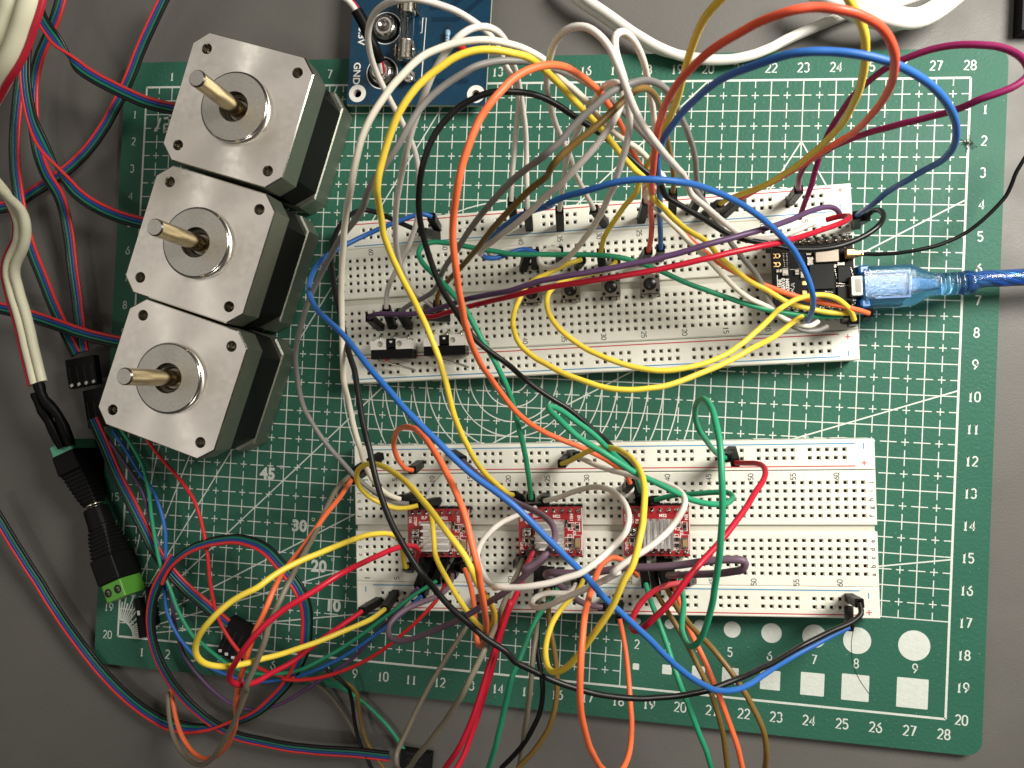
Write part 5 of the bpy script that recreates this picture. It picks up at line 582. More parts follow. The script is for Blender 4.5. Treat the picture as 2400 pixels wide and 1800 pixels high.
 ('black', "black jumper wire in the longest sweep, ending at the lower board's bottom right corner", [(11.21,-5.63,2.24),(10.90,-5.52,2.27),(10.59,-5.40,2.30),(10.27,-5.27,2.31),(9.96,-5.14,2.32),(9.64,-5.04,2.36),(9.36,-5.03,2.49),(9.15,-5.15,2.68),(9.04,-5.34,2.92),(8.99,-5.55,3.16),(8.97,-5.76,3.40),(8.98,-5.99,3.64),(9.01,-6.22,3.87),(9.05,-6.46,4.08),(9.12,-6.71,4.28),(9.20,-6.96,4.48),(9.30,-7.21,4.66),(9.41,-7.46,4.84),(9.52,-7.72,5.00),(9.64,-7.98,5.16),(9.77,-8.24,5.31),(9.90,-8.50,5.46),(10.03,-8.76,5.59),(10.15,-9.03,5.73),(10.27,-9.30,5.86),(10.40,-9.57,5.99),(10.54,-9.84,6.12),(10.69,-10.10,6.24),(10.80,-10.38,6.36),(10.90,-10.67,6.47),(11.00,-10.97,6.57),(11.10,-11.26,6.67),(11.21,-11.55,6.76),(11.33,-11.84,6.85),(11.45,-12.14,6.91),(11.55,-12.45,6.96),(11.65,-12.76,6.99),(11.76,-13.06,7.00),(11.88,-13.36,7.00),(12.02,-13.66,7.00),(12.17,-13.95,7.00),(12.35,-14.22,7.00),(12.53,-14.49,7.00),(12.72,-14.75,7.01),(12.92,-15.01,6.99),(13.11,-15.26,6.89),(13.30,-15.50,6.79),(13.51,-15.74,6.73),(13.74,-15.97,6.67),(13.99,-16.17,6.62),(14.24,-16.38,6.57),(14.49,-16.58,6.53),(14.76,-16.75,6.47),(15.03,-16.92,6.42),(15.24,-17.16,6.35),(15.52,-17.31,6.26),(15.80,-17.45,6.18),(16.08,-17.59,6.10),(16.38,-17.71,6.02),(16.68,-17.81,5.94),(16.98,-17.90,5.86),(17.28,-17.98,5.77),(17.58,-18.04,5.67),(17.89,-18.09,5.56),(18.20,-18.12,5.46),(18.50,-18.14,5.35),(18.81,-18.13,5.24),(19.12,-18.12,5.14),(19.43,-18.09,5.05),(19.74,-18.04,4.96),(20.05,-17.98,4.87),(20.34,-17.89,4.78),(20.63,-17.80,4.65),(20.91,-17.73,4.49),(21.17,-17.68,4.30),(21.42,-17.63,4.10),(21.67,-17.57,3.90),(21.93,-17.51,3.71),(22.18,-17.43,3.51),(22.42,-17.35,3.32),(22.68,-17.26,3.13),(22.94,-17.16,2.98),(23.22,-17.04,2.86),(23.50,-16.91,2.77),(23.79,-16.77,2.69),(24.07,-16.66,2.61),(24.36,-16.52,2.52),(24.59,-16.32,2.42),(24.59,-16.08,2.24)], [((11.349,-5.445,0.860),(11.211,-5.627,2.241)),((24.750,-16.276,0.863),(24.595,-16.076,2.240))]),
 ('blue', "blue jumper wire in the long diagonal sweep to the lower board's bottom right corner", [(11.49,-5.15,2.25),(11.26,-5.11,2.42),(10.94,-5.18,2.43),(10.64,-5.30,2.44),(10.34,-5.42,2.47),(10.06,-5.56,2.53),(9.79,-5.71,2.61),(9.54,-5.87,2.72),(9.31,-6.04,2.87),(9.10,-6.22,3.04),(8.91,-6.40,3.23),(8.74,-6.59,3.44),(8.64,-6.79,3.68),(8.60,-6.99,3.92),(8.60,-7.20,4.18),(8.63,-7.40,4.43),(8.69,-7.60,4.67),(8.77,-7.80,4.92),(8.89,-8.00,5.15),(9.03,-8.19,5.37),(9.20,-8.36,5.58),(9.39,-8.52,5.79),(9.60,-8.67,5.99),(9.82,-8.80,6.19),(10.04,-8.94,6.38),(10.27,-9.07,6.58),(10.49,-9.21,6.76),(10.71,-9.37,6.95),(10.93,-9.54,7.12),(11.14,-9.72,7.29),(11.36,-9.91,7.44),(11.57,-10.10,7.58),(11.80,-10.29,7.72),(12.03,-10.48,7.85),(12.26,-10.67,7.98),(12.49,-10.87,8.10),(12.72,-11.06,8.21),(12.97,-11.26,8.28),(13.22,-11.47,8.33),(13.47,-11.67,8.36),(13.71,-11.88,8.39),(13.96,-12.09,8.40),(14.21,-12.29,8.40),(14.48,-12.48,8.40),(14.76,-12.65,8.40),(15.03,-12.82,8.41),(15.30,-13.01,8.39),(15.54,-13.22,8.35),(15.77,-13.44,8.29),(15.99,-13.66,8.21),(16.22,-13.88,8.12),(16.44,-14.10,8.03),(16.66,-14.31,7.92),(16.87,-14.52,7.79),(17.05,-14.75,7.64),(17.23,-14.98,7.49),(17.42,-15.20,7.36),(17.65,-15.40,7.24),(17.87,-15.61,7.13),(18.09,-15.82,7.01),(18.31,-16.03,6.90),(18.52,-16.24,6.77),(18.71,-16.46,6.63),(18.91,-16.67,6.48),(19.11,-16.88,6.32),(19.31,-17.07,6.15),(19.51,-17.25,5.98),(19.71,-17.42,5.78),(19.90,-17.57,5.57),(20.09,-17.72,5.35),(20.28,-17.84,5.12),(20.49,-17.93,4.88),(20.71,-17.99,4.65),(20.94,-18.02,4.43),(21.18,-18.00,4.21),(21.42,-17.95,3.99),(21.64,-17.88,3.77),(21.87,-17.81,3.55),(22.09,-17.75,3.32),(22.32,-17.70,3.10),(22.55,-17.64,2.88),(22.80,-17.55,2.71),(23.06,-17.44,2.58),(23.32,-17.32,2.49),(23.58,-17.19,2.40),(23.84,-17.06,2.32),(24.10,-16.93,2.25),(24.36,-16.79,2.19)], [((11.355,-5.176,0.860),(11.487,-5.153,2.254)),((24.765,-16.644,0.860),(24.355,-16.790,2.191))]),
 ('orange', 'vermilion jumper wire in a tall loop over the left driver module', [(11.27,-13.08,2.25),(11.14,-13.02,2.49),(11.05,-12.87,2.70),(10.98,-12.69,2.91),(10.96,-12.49,3.12),(10.97,-12.29,3.33),(11.03,-12.11,3.56),(11.13,-11.94,3.81),(11.25,-11.81,4.08),(11.39,-11.72,4.37),(11.54,-11.66,4.66),(11.69,-11.61,4.95),(11.85,-11.58,5.24),(12.01,-11.56,5.53),(12.19,-11.56,5.81),(12.37,-11.58,6.09),(12.55,-11.64,6.36),(12.73,-11.72,6.63),(12.90,-11.82,6.89),(13.08,-11.95,7.14),(13.26,-12.10,7.37),(13.44,-12.27,7.59),(13.61,-12.46,7.79),(13.79,-12.68,7.98),(13.96,-12.91,8.14),(14.12,-13.17,8.27),(14.25,-13.45,8.38),(14.36,-13.75,8.47),(14.47,-14.05,8.55),(14.57,-14.34,8.59),(14.58,-14.57,8.43),(14.60,-14.85,8.25),(14.61,-15.11,8.04),(14.61,-15.35,7.81),(14.60,-15.56,7.56),(14.58,-15.77,7.30),(14.56,-15.96,7.03),(14.53,-16.15,6.76),(14.49,-16.33,6.49),(14.45,-16.51,6.21),(14.40,-16.68,5.93),(14.35,-16.85,5.65),(14.29,-17.02,5.37),(14.23,-17.18,5.09),(14.16,-17.34,4.80),(14.09,-17.49,4.52),(14.00,-17.62,4.23),(13.87,-17.66,3.93),(13.78,-17.39,3.79),(13.72,-17.10,3.65),(13.66,-16.82,3.48),(13.56,-16.57,3.29),(13.45,-16.40,3.02),(13.33,-16.29,2.73),(13.20,-16.17,2.44),(13.06,-16.04,2.16)], [((11.151,-13.016,0.860),(11.268,-13.080,2.254)),((12.584,-16.260,0.860),(13.057,-16.042,2.160))]),
 ('yellow', 'mustard yellow jumper wire looping over the left driver module and back below it', [(11.50,-14.17,2.23),(11.18,-14.25,2.28),(10.86,-14.28,2.34),(10.55,-14.21,2.40),(10.26,-14.08,2.48),(10.02,-13.92,2.59),(9.87,-13.72,2.78),(9.81,-13.51,3.01),(9.84,-13.30,3.26),(9.93,-13.12,3.51),(10.08,-12.96,3.77),(10.26,-12.85,4.02),(10.46,-12.76,4.27),(10.67,-12.71,4.52),(10.88,-12.68,4.77),(11.09,-12.67,5.03),(11.31,-12.68,5.28),(11.52,-12.71,5.52),(11.74,-12.76,5.77),(11.96,-12.82,6.01),(12.17,-12.89,6.25),(12.38,-12.97,6.49),(12.60,-13.08,6.72),(12.81,-13.21,6.94),(13.03,-13.35,7.14),(13.25,-13.51,7.33),(13.47,-13.70,7.49),(13.70,-13.90,7.63),(13.93,-14.12,7.71),(14.14,-14.36,7.76),(14.29,-14.60,7.80),(14.34,-14.84,7.62),(14.43,-15.09,7.42),(14.50,-15.30,7.19),(14.56,-15.51,6.93),(14.61,-15.70,6.67),(14.63,-15.89,6.40),(14.63,-16.09,6.14),(14.60,-16.31,5.89),(14.53,-16.52,5.65),(14.41,-16.72,5.41),(14.24,-16.84,5.16),(14.06,-16.86,4.88),(13.86,-16.79,4.63),(13.64,-16.65,4.42),(13.43,-16.49,4.23),(13.22,-16.31,4.05),(13.01,-16.12,3.87),(12.82,-15.94,3.68),(12.63,-15.78,3.46),(12.45,-15.63,3.22),(12.30,-15.44,3.00),(12.22,-15.16,2.84),(12.14,-14.89,2.67),(12.05,-14.63,2.48),(11.95,-14.38,2.30)], [((11.798,-14.198,0.862),(11.502,-14.173,2.230))]),
 ('yellow', 'golden yellow jumper wire in the long loop reaching out to the lower left', [(11.23,-16.09,2.17),(11.22,-16.07,2.35),(11.23,-15.95,2.51),(11.25,-15.80,2.67),(11.28,-15.65,2.84),(11.31,-15.49,3.02),(11.35,-15.32,3.22),(11.38,-15.15,3.45),(11.39,-14.96,3.73),(11.34,-14.79,4.00),(11.22,-14.68,4.29),(11.06,-14.63,4.57),(10.89,-14.62,4.85),(10.74,-14.63,5.14),(10.62,-14.66,5.45),(10.50,-14.69,5.75),(10.38,-14.73,6.05),(10.24,-14.78,6.35),(10.07,-14.85,6.62),(9.87,-14.93,6.87),(9.67,-15.03,7.11),(9.47,-15.15,7.34),(9.29,-15.30,7.57),(9.11,-15.47,7.78),(8.83,-15.62,7.88),(8.56,-15.80,7.93),(8.32,-16.02,7.99),(8.10,-16.26,8.00),(7.89,-16.51,7.95),(7.71,-16.77,7.85),(7.58,-17.04,7.72),(7.54,-17.32,7.57),(7.62,-17.56,7.36),(7.77,-17.71,7.11),(7.95,-17.80,6.84),(8.14,-17.84,6.58),(8.32,-17.85,6.31),(8.51,-17.84,6.04),(8.69,-17.85,5.77),(8.88,-17.84,5.50),(9.06,-17.82,5.22),(9.26,-17.79,4.96),(9.47,-17.75,4.71),(9.70,-17.68,4.49),(9.93,-17.60,4.26),(10.15,-17.53,4.04),(10.37,-17.46,3.80),(10.53,-17.42,3.52),(10.58,-17.42,3.21),(10.59,-17.43,2.89),(10.59,-17.45,2.57),(10.59,-17.47,2.25)], [((10.971,-16.509,0.860),(11.228,-16.089,2.171)),((10.518,-17.345,0.860),(10.593,-17.469,2.252))]),
 ('crimson', 'crimson jumper wire in the long narrow loop reaching out to the lower left', [(11.53,-15.94,2.23),(11.58,-15.81,2.43),(11.64,-15.68,2.63),(11.71,-15.54,2.84),(11.79,-15.40,3.05),(11.82,-15.26,3.29),(11.79,-15.14,3.55),(11.71,-15.07,3.85),(11.62,-15.03,4.16),(11.51,-15.03,4.48),(11.39,-15.05,4.78),(11.26,-15.10,5.09),(11.13,-15.14,5.39),(11.01,-15.19,5.70),(10.89,-15.23,6.01),(10.76,-15.29,6.31),(10.59,-15.39,6.57),(10.38,-15.54,6.79),(10.15,-15.71,6.96),(9.90,-15.87,7.12),(9.64,-16.05,7.23),(9.40,-16.25,7.32),(9.16,-16.48,7.38),(8.94,-16.73,7.40),(8.74,-16.99,7.37),(8.55,-17.25,7.30),(8.36,-17.49,7.16),(8.19,-17.71,6.97),(8.02,-17.92,6.78),(7.88,-18.14,6.57),(7.81,-18.38,6.35),(7.87,-18.57,6.08),(8.00,-18.66,5.79),(8.13,-18.68,5.49),(8.25,-18.63,5.18),(8.39,-18.58,4.88),(8.56,-18.52,4.60),(8.71,-18.43,4.32),(8.85,-18.31,4.04),(9.00,-18.19,3.77),(9.14,-18.08,3.51),(9.28,-17.98,3.25),(9.42,-17.89,2.99),(9.57,-17.79,2.74),(9.72,-17.69,2.50),(9.87,-17.58,2.26)], [((11.386,-16.172,0.860),(11.534,-15.944,2.233)),((9.957,-17.641,0.864),(9.870,-17.583,2.260))]),
 ('orange', "orange jumper wire from the lower board's left end hanging below the mat", [(9.31,-13.51,2.25),(9.30,-13.63,2.50),(9.30,-13.76,2.77),(9.30,-13.88,3.03),(9.29,-14.00,3.30),(9.27,-14.12,3.58),(9.24,-14.25,3.86),(9.19,-14.42,4.12),(9.12,-14.64,4.36),(9.03,-14.87,4.57),(8.94,-15.10,4.79),(8.83,-15.32,5.01),(8.76,-15.50,5.27),(8.74,-15.64,5.57),(8.73,-15.82,5.85),(8.70,-16.06,6.07),(8.66,-16.34,6.24),(8.58,-16.64,6.34),(8.46,-16.92,6.38),(8.35,-17.22,6.35),(8.24,-17.53,6.30),(8.13,-17.83,6.21),(8.01,-18.11,6.10),(7.88,-18.38,5.96),(7.76,-18.64,5.80),(7.64,-18.90,5.63),(7.53,-19.15,5.45),(7.41,-19.39,5.25),(7.30,-19.62,5.04),(7.20,-19.84,4.83),(7.09,-20.06,4.60),(6.98,-20.28,4.38),(6.86,-20.49,4.17),(6.74,-20.71,3.95),(6.61,-20.93,3.74),(6.47,-21.15,3.53),(6.33,-21.36,3.33),(6.18,-21.58,3.13),(6.03,-21.79,2.93),(5.86,-22.00,2.73),(5.69,-22.20,2.54),(5.52,-22.39,2.34),(5.34,-22.58,2.14),(5.15,-22.76,1.94),(4.95,-22.93,1.74),(4.73,-23.09,1.55),(4.49,-23.24,1.38),(4.21,-23.32,1.23),(3.92,-23.33,1.08),(3.62,-23.25,0.96),(3.36,-23.08,0.86),(3.12,-22.89,0.75),(2.90,-22.69,0.61),(2.71,-22.45,0.49),(2.56,-22.18,0.39),(2.42,-21.89,0.30),(2.26,-21.62,0.20)], [((9.298,-13.340,0.860),(9.306,-13.510,2.250))]),
 ('olive', 'olive grey jumper wire beside the orange one at the lower left', [(9.28,-13.31,2.07),(9.23,-13.42,2.37),(9.19,-13.53,2.66),(9.16,-13.65,2.96),(9.14,-13.81,3.24),(9.13,-14.01,3.50),(9.13,-14.20,3.76),(9.13,-14.40,4.02),(9.14,-14.60,4.28),(9.14,-14.79,4.55),(9.16,-14.95,4.84),(9.17,-15.10,5.14),(9.18,-15.26,5.43),(9.16,-15.46,5.69),(9.13,-15.68,5.93),(9.09,-15.92,6.16),(9.04,-16.19,6.35),(8.96,-16.48,6.49),(8.88,-16.78,6.59),(8.81,-17.10,6.58),(8.69,-17.41,6.52),(8.56,-17.70,6.44),(8.42,-17.99,6.35),(8.28,-18.27,6.26),(8.13,-18.55,6.15),(8.01,-18.74,5.93),(7.91,-18.86,5.66),(7.77,-19.11,5.48),(7.63,-19.36,5.33),(7.49,-19.62,5.17),(7.34,-19.87,5.01),(7.19,-20.11,4.85),(7.04,-20.36,4.68),(6.88,-20.59,4.51),(6.71,-20.83,4.35),(6.55,-21.06,4.17),(6.39,-21.29,4.00),(6.22,-21.52,3.83),(6.05,-21.74,3.65),(5.88,-21.94,3.46),(5.70,-22.14,3.26),(5.52,-22.32,3.05),(5.33,-22.50,2.85),(5.14,-22.68,2.64),(4.95,-22.84,2.43),(4.74,-22.99,2.22),(4.52,-23.11,2.01),(4.28,-23.21,1.80),(4.02,-23.27,1.59),(3.76,-23.29,1.40),(3.49,-23.26,1.21),(3.22,-23.16,1.05),(2.97,-23.00,0.90),(2.76,-22.78,0.76),(2.60,-22.52,0.65),(2.46,-22.24,0.53),(2.35,-21.95,0.42),(2.24,-21.66,0.30)], [((9.793,-12.828,0.861),(9.279,-13.311,2.070))]),
 ('green', 'green jumper wire in the tall slim hoop near pin 45', [(19.56,-15.77,2.10),(19.56,-15.82,2.43),(19.55,-15.88,2.76),(19.55,-15.94,3.08),(19.54,-16.01,3.41),(19.53,-16.10,3.73),(19.49,-16.24,4.02),(19.44,-16.42,4.30),(19.42,-16.59,4.58),(19.45,-16.67,4.91),(19.48,-16.69,5.23),(19.54,-16.64,5.56),(19.64,-16.49,5.83),(19.72,-16.25,6.05),(19.77,-15.99,6.24),(19.81,-15.70,6.41),(19.84,-15.41,6.57),(19.86,-15.12,6.73),(19.86,-14.82,6.87),(19.87,-14.52,7.02),(19.87,-14.23,7.17),(19.87,-13.93,7.32),(19.86,-13.62,7.43),(19.86,-13.29,7.50),(19.86,-12.96,7.54),(19.84,-12.63,7.58),(19.81,-12.30,7.61),(19.79,-11.97,7.56),(19.78,-11.66,7.45),(19.76,-11.37,7.30),(19.72,-11.10,7.11),(19.69,-10.87,6.87),(19.66,-10.68,6.59),(19.60,-10.53,6.31),(19.52,-10.45,6.00),(19.45,-10.51,5.68),(19.43,-10.63,5.37),(19.45,-10.79,5.08),(19.49,-10.96,4.80),(19.58,-11.15,4.54),(19.69,-11.33,4.28),(19.83,-11.48,4.02),(19.95,-11.60,3.74),(20.05,-11.70,3.47),(20.15,-11.80,3.19),(20.26,-11.89,2.92),(20.37,-11.98,2.66),(20.52,-12.07,2.42),(20.70,-12.15,2.20)], [((21.111,-12.097,0.864),(20.698,-12.153,2.200))]),
 ('green', 'green jumper wire sharply folded between the boards, looping over the right driver', [(18.74,-13.51,2.24),(18.96,-13.40,2.44),(19.19,-13.30,2.64),(19.41,-13.22,2.85),(19.64,-13.17,3.06),(19.88,-13.11,3.27),(20.13,-13.04,3.47),(20.38,-12.99,3.68),(20.58,-12.97,3.94),(20.62,-13.03,4.26),(20.51,-13.09,4.57),(20.34,-13.13,4.86),(20.10,-13.13,5.09),(19.84,-13.10,5.29),(19.57,-13.04,5.48),(19.30,-12.95,5.66),(19.03,-12.82,5.81),(18.76,-12.69,5.95),(18.48,-12.56,6.08),(18.19,-12.44,6.21),(17.92,-12.31,6.34),(17.65,-12.15,6.46),(17.38,-11.99,6.56),(17.09,-11.82,6.60),(16.79,-11.67,6.58),(16.51,-11.50,6.54),(16.25,-11.29,6.49),(16.01,-11.09,6.38),(15.80,-10.93,6.19),(15.73,-10.84,5.88),(15.80,-10.83,5.56),(16.00,-10.92,5.31),(16.23,-11.07,5.12),(16.46,-11.24,4.96),(16.71,-11.41,4.81),(16.95,-11.60,4.67),(17.17,-11.81,4.53),(17.38,-12.01,4.37),(17.58,-12.19,4.18),(17.77,-12.37,3.96),(17.94,-12.55,3.74),(18.07,-12.73,3.48),(18.15,-12.88,3.18),(18.20,-13.02,2.87),(18.25,-13.16,2.56),(18.29,-13.29,2.24)], [((18.693,-13.739,0.861),(18.742,-13.505,2.240)),((18.341,-13.542,0.863),(18.291,-13.293,2.240))]),
 ('crimson', 'crimson jumper wire at the right, kinked at pin 50 and hooked at its bottom', [(21.00,-12.27,2.23),(21.15,-12.25,2.48),(21.28,-12.22,2.75),(21.39,-12.19,3.03),(21.48,-12.19,3.32),(21.52,-12.24,3.62),(21.50,-12.32,3.92),(21.43,-12.42,4.21),(21.31,-12.56,4.49),(21.15,-12.71,4.75),(20.99,-12.88,4.99),(20.84,-13.07,5.22),(20.67,-13.25,5.44),(20.49,-13.44,5.65),(20.31,-13.63,5.86),(20.12,-13.82,6.06),(19.92,-14.01,6.25),(19.71,-14.19,6.45),(19.51,-14.37,6.65),(19.31,-14.58,6.80),(19.12,-14.85,6.85),(18.95,-15.14,6.83),(18.76,-15.41,6.78),(18.56,-15.66,6.68),(18.38,-15.90,6.55),(18.22,-16.11,6.33),(18.11,-16.23,6.05),(18.05,-16.20,5.73),(18.10,-16.06,5.43),(18.22,-15.90,5.16),(18.38,-15.76,4.90),(18.56,-15.66,4.64),(18.75,-15.61,4.34),(18.92,-15.62,4.01),(19.08,-15.64,3.67),(19.25,-15.69,3.31),(19.41,-15.75,2.95),(19.56,-15.82,2.58),(19.72,-15.89,2.20)], [((21.107,-11.989,0.863),(20.995,-12.269,2.230)),((20.082,-16.109,0.864),(19.724,-15.889,2.200))]),
 ('mauve', 'mauve jumper wire doubled back flat below the right driver module', [(17.30,-16.82,2.24),(17.03,-16.77,2.35),(16.82,-16.68,2.53),(16.66,-16.57,2.73),(16.51,-16.43,2.93),(16.37,-16.27,3.14),(16.22,-16.09,3.34),(16.04,-15.90,3.53),(15.87,-15.74,3.76),(15.77,-15.60,4.05),(15.75,-15.46,4.36),(15.79,-15.35,4.66),(15.91,-15.24,4.96),(16.20,-15.19,5.10),(16.53,-15.16,5.14),(16.85,-15.10,5.20),(17.17,-15.04,5.29),(17.46,-14.94,5.40),(17.78,-14.85,5.48),(18.10,-14.79,5.56),(18.42,-14.74,5.64),(18.74,-14.68,5.72),(19.05,-14.61,5.81),(19.35,-14.52,5.92),(19.65,-14.42,6.04),(19.96,-14.34,6.13),(20.29,-14.28,6.19),(20.62,-14.29,6.20),(20.61,-14.51,6.10),(20.40,-14.64,5.87),(20.20,-14.75,5.63),(19.97,-14.84,5.41),(19.73,-14.92,5.19),(19.51,-15.01,4.95),(19.35,-15.10,4.67),(19.27,-15.18,4.36),(19.21,-15.27,4.04),(19.16,-15.35,3.72),(19.11,-15.44,3.40)], [((17.441,-16.981,0.860),(17.302,-16.816,2.243))]),
 ('mauve', 'mauve jumper wire looping left below mark 9 and rising over the middle driver', [(12.69,-16.23,2.24),(12.74,-16.30,2.55),(12.76,-16.36,2.87),(12.73,-16.43,3.18),(12.61,-16.51,3.47),(12.44,-16.56,3.74),(12.24,-16.60,4.00),(12.04,-16.65,4.25),(11.85,-16.73,4.51),(11.68,-16.86,4.76),(11.57,-17.06,4.99),(11.69,-17.26,5.20),(11.97,-17.28,5.36),(12.26,-17.19,5.49),(12.53,-17.05,5.63),(12.78,-16.90,5.77),(13.03,-16.75,5.91),(13.28,-16.58,6.05),(13.53,-16.42,6.20),(13.77,-16.26,6.35),(13.99,-16.08,6.52),(14.21,-15.90,6.68),(14.43,-15.71,6.85),(14.64,-15.53,7.02),(14.87,-15.35,7.18),(15.09,-15.15,7.31),(15.31,-14.93,7.43),(15.52,-14.70,7.54),(15.73,-14.47,7.64),(15.94,-14.25,7.75),(15.77,-14.31,7.90),(15.51,-14.49,7.99),(15.76,-14.32,8.01),(15.99,-14.10,8.04),(16.11,-13.93,7.81),(16.16,-13.75,7.54),(16.08,-13.57,7.29),(15.91,-13.47,7.02),(15.73,-13.42,6.75),(15.53,-13.38,6.49),(15.33,-13.36,6.23),(15.13,-13.34,5.97),(14.94,-13.31,5.70),(14.79,-13.30,5.41),(14.65,-13.29,5.11),(14.53,-13.29,4.81),(14.41,-13.28,4.50),(14.28,-13.27,4.20),(14.14,-13.25,3.90),(13.98,-13.21,3.62),(13.81,-13.15,3.35),(13.62,-13.07,3.09),(13.43,-13.00,2.83),(13.24,-12.91,2.59),(13.04,-12.81,2.35),(12.84,-12.69,2.12)], [((12.514,-16.417,0.864),(12.694,-16.230,2.240)),((12.229,-12.610,0.863),(12.840,-12.692,2.120))]),
 ('white', 'ivory jumper wire in the round loop over the middle driver module', [(15.45,-13.75,2.26),(15.62,-13.67,2.49),(15.79,-13.59,2.73),(15.96,-13.50,2.97),(16.12,-13.40,3.20),(16.29,-13.29,3.44),(16.46,-13.20,3.69),(16.63,-13.11,3.94),(16.80,-13.02,4.21),(16.96,-12.96,4.49),(17.12,-12.92,4.77),(17.27,-12.91,5.06),(17.42,-12.92,5.36),(17.55,-12.97,5.65),(17.67,-13.04,5.95),(17.77,-13.16,6.24),(17.83,-13.30,6.53),(17.83,-13.47,6.81),(17.76,-13.64,7.08),(17.62,-13.79,7.33),(17.45,-13.94,7.57),(17.25,-14.11,7.76),(17.02,-14.29,7.91),(16.76,-14.47,7.99),(16.45,-14.59,8.00),(16.15,-14.71,8.01),(15.83,-14.80,8.00),(15.52,-14.88,7.95),(15.21,-14.94,7.86),(14.90,-14.97,7.75),(14.79,-15.06,7.49),(14.80,-15.15,7.17),(14.66,-15.19,6.88),(14.48,-15.16,6.61),(14.32,-15.05,6.35),(14.17,-14.91,6.09),(14.07,-14.76,5.82),(14.06,-14.60,5.54),(14.11,-14.46,5.25),(14.19,-14.34,4.95),(14.28,-14.25,4.65),(14.37,-14.19,4.34),(14.46,-14.15,4.03),(14.56,-14.13,3.72),(14.66,-14.11,3.41),(14.77,-14.09,3.10),(14.89,-14.07,2.79),(15.02,-14.04,2.49),(15.16,-13.99,2.20)], [((15.386,-13.810,0.863),(15.452,-13.748,2.260))]),
 ('white', "ivory jumper wire with a flat oval loop at the lower board's bottom edge", [(16.35,-12.35,2.24),(16.53,-12.40,2.47),(16.71,-12.45,2.70),(16.88,-12.49,2.94),(17.06,-12.53,3.18),(17.24,-12.55,3.43),(17.43,-12.58,3.68),(17.64,-12.59,3.92),(17.87,-12.61,4.17),(18.10,-12.63,4.41),(18.34,-12.65,4.64),(18.58,-12.66,4.87),(18.82,-12.69,5.10),(19.02,-12.76,5.35),(19.15,-12.84,5.65),(19.19,-12.94,5.97),(19.16,-13.05,6.28),(19.06,-13.19,6.57),(18.92,-13.37,6.80),(18.73,-13.58,6.98),(18.50,-13.78,7.13),(18.25,-13.97,7.24),(17.98,-14.15,7.32),(17.71,-14.34,7.38),(17.51,-14.54,7.37),(17.64,-14.58,7.12),(17.41,-14.77,6.97),(17.17,-14.95,6.82),(16.93,-15.12,6.67),(16.70,-15.29,6.50),(16.46,-15.46,6.33),(16.23,-15.62,6.16),(16.02,-15.79,5.96),(15.82,-15.93,5.73),(15.65,-16.04,5.47),(15.50,-16.09,5.18),(15.46,-16.05,4.86),(15.60,-15.98,4.57),(15.83,-15.96,4.33),(16.08,-16.00,4.11),(16.26,-16.06,3.85),(16.35,-16.12,3.54),(16.40,-16.15,3.22),(16.44,-16.18,2.90),(16.47,-16.20,2.57),(16.49,-16.21,2.25)], [((16.105,-12.386,0.862),(16.351,-12.352,2.240)),((16.380,-16.331,0.860),(16.489,-16.211,2.251))]),
 ('yellow', "yellow jumper wire over the right driver's left side, round loop at mark 15", [(15.91,-12.60,2.26),(16.05,-12.53,2.47),(16.19,-12.45,2.69),(16.33,-12.35,2.91),(16.48,-12.25,3.13),(16.63,-12.14,3.35),(16.79,-12.05,3.59),(16.96,-11.97,3.84),(17.13,-11.91,4.12),(17.29,-11.88,4.41),(17.44,-11.88,4.70),(17.58,-11.90,5.00),(17.71,-11.95,5.30),(17.83,-12.01,5.60),(17.94,-12.10,5.90),(18.03,-12.21,6.20),(18.10,-12.34,6.50),(18.14,-12.49,6.79),(18.16,-12.66,7.07),(18.15,-12.85,7.34),(18.13,-13.07,7.59),(18.11,-13.31,7.82),(18.05,-13.58,8.00),(17.99,-13.88,8.12),(17.90,-14.19,8.19),(17.75,-14.48,8.17),(17.64,-14.79,8.09),(17.54,-15.09,7.99),(17.41,-15.37,7.88),(17.27,-15.64,7.76),(17.13,-15.91,7.62),(16.99,-16.17,7.48),(16.86,-16.43,7.31),(16.73,-16.67,7.13),(16.59,-16.90,6.93),(16.43,-17.10,6.73),(16.24,-17.26,6.50),(16.07,-17.30,6.23),(15.97,-17.22,5.92),(15.92,-17.08,5.63),(15.92,-16.91,5.34),(15.96,-16.74,5.06),(16.02,-16.59,4.78),(16.12,-16.46,4.49),(16.23,-16.36,4.19),(16.35,-16.28,3.88),(16.45,-16.22,3.57),(16.55,-16.19,3.24),(16.62,-16.16,2.90),(16.67,-16.12,2.56),(16.70,-16.08,2.22)], [((16.000,-12.541,0.864),(15.909,-12.604,2.260)),((16.468,-16.292,0.860),(16.701,-16.078,2.224))]),
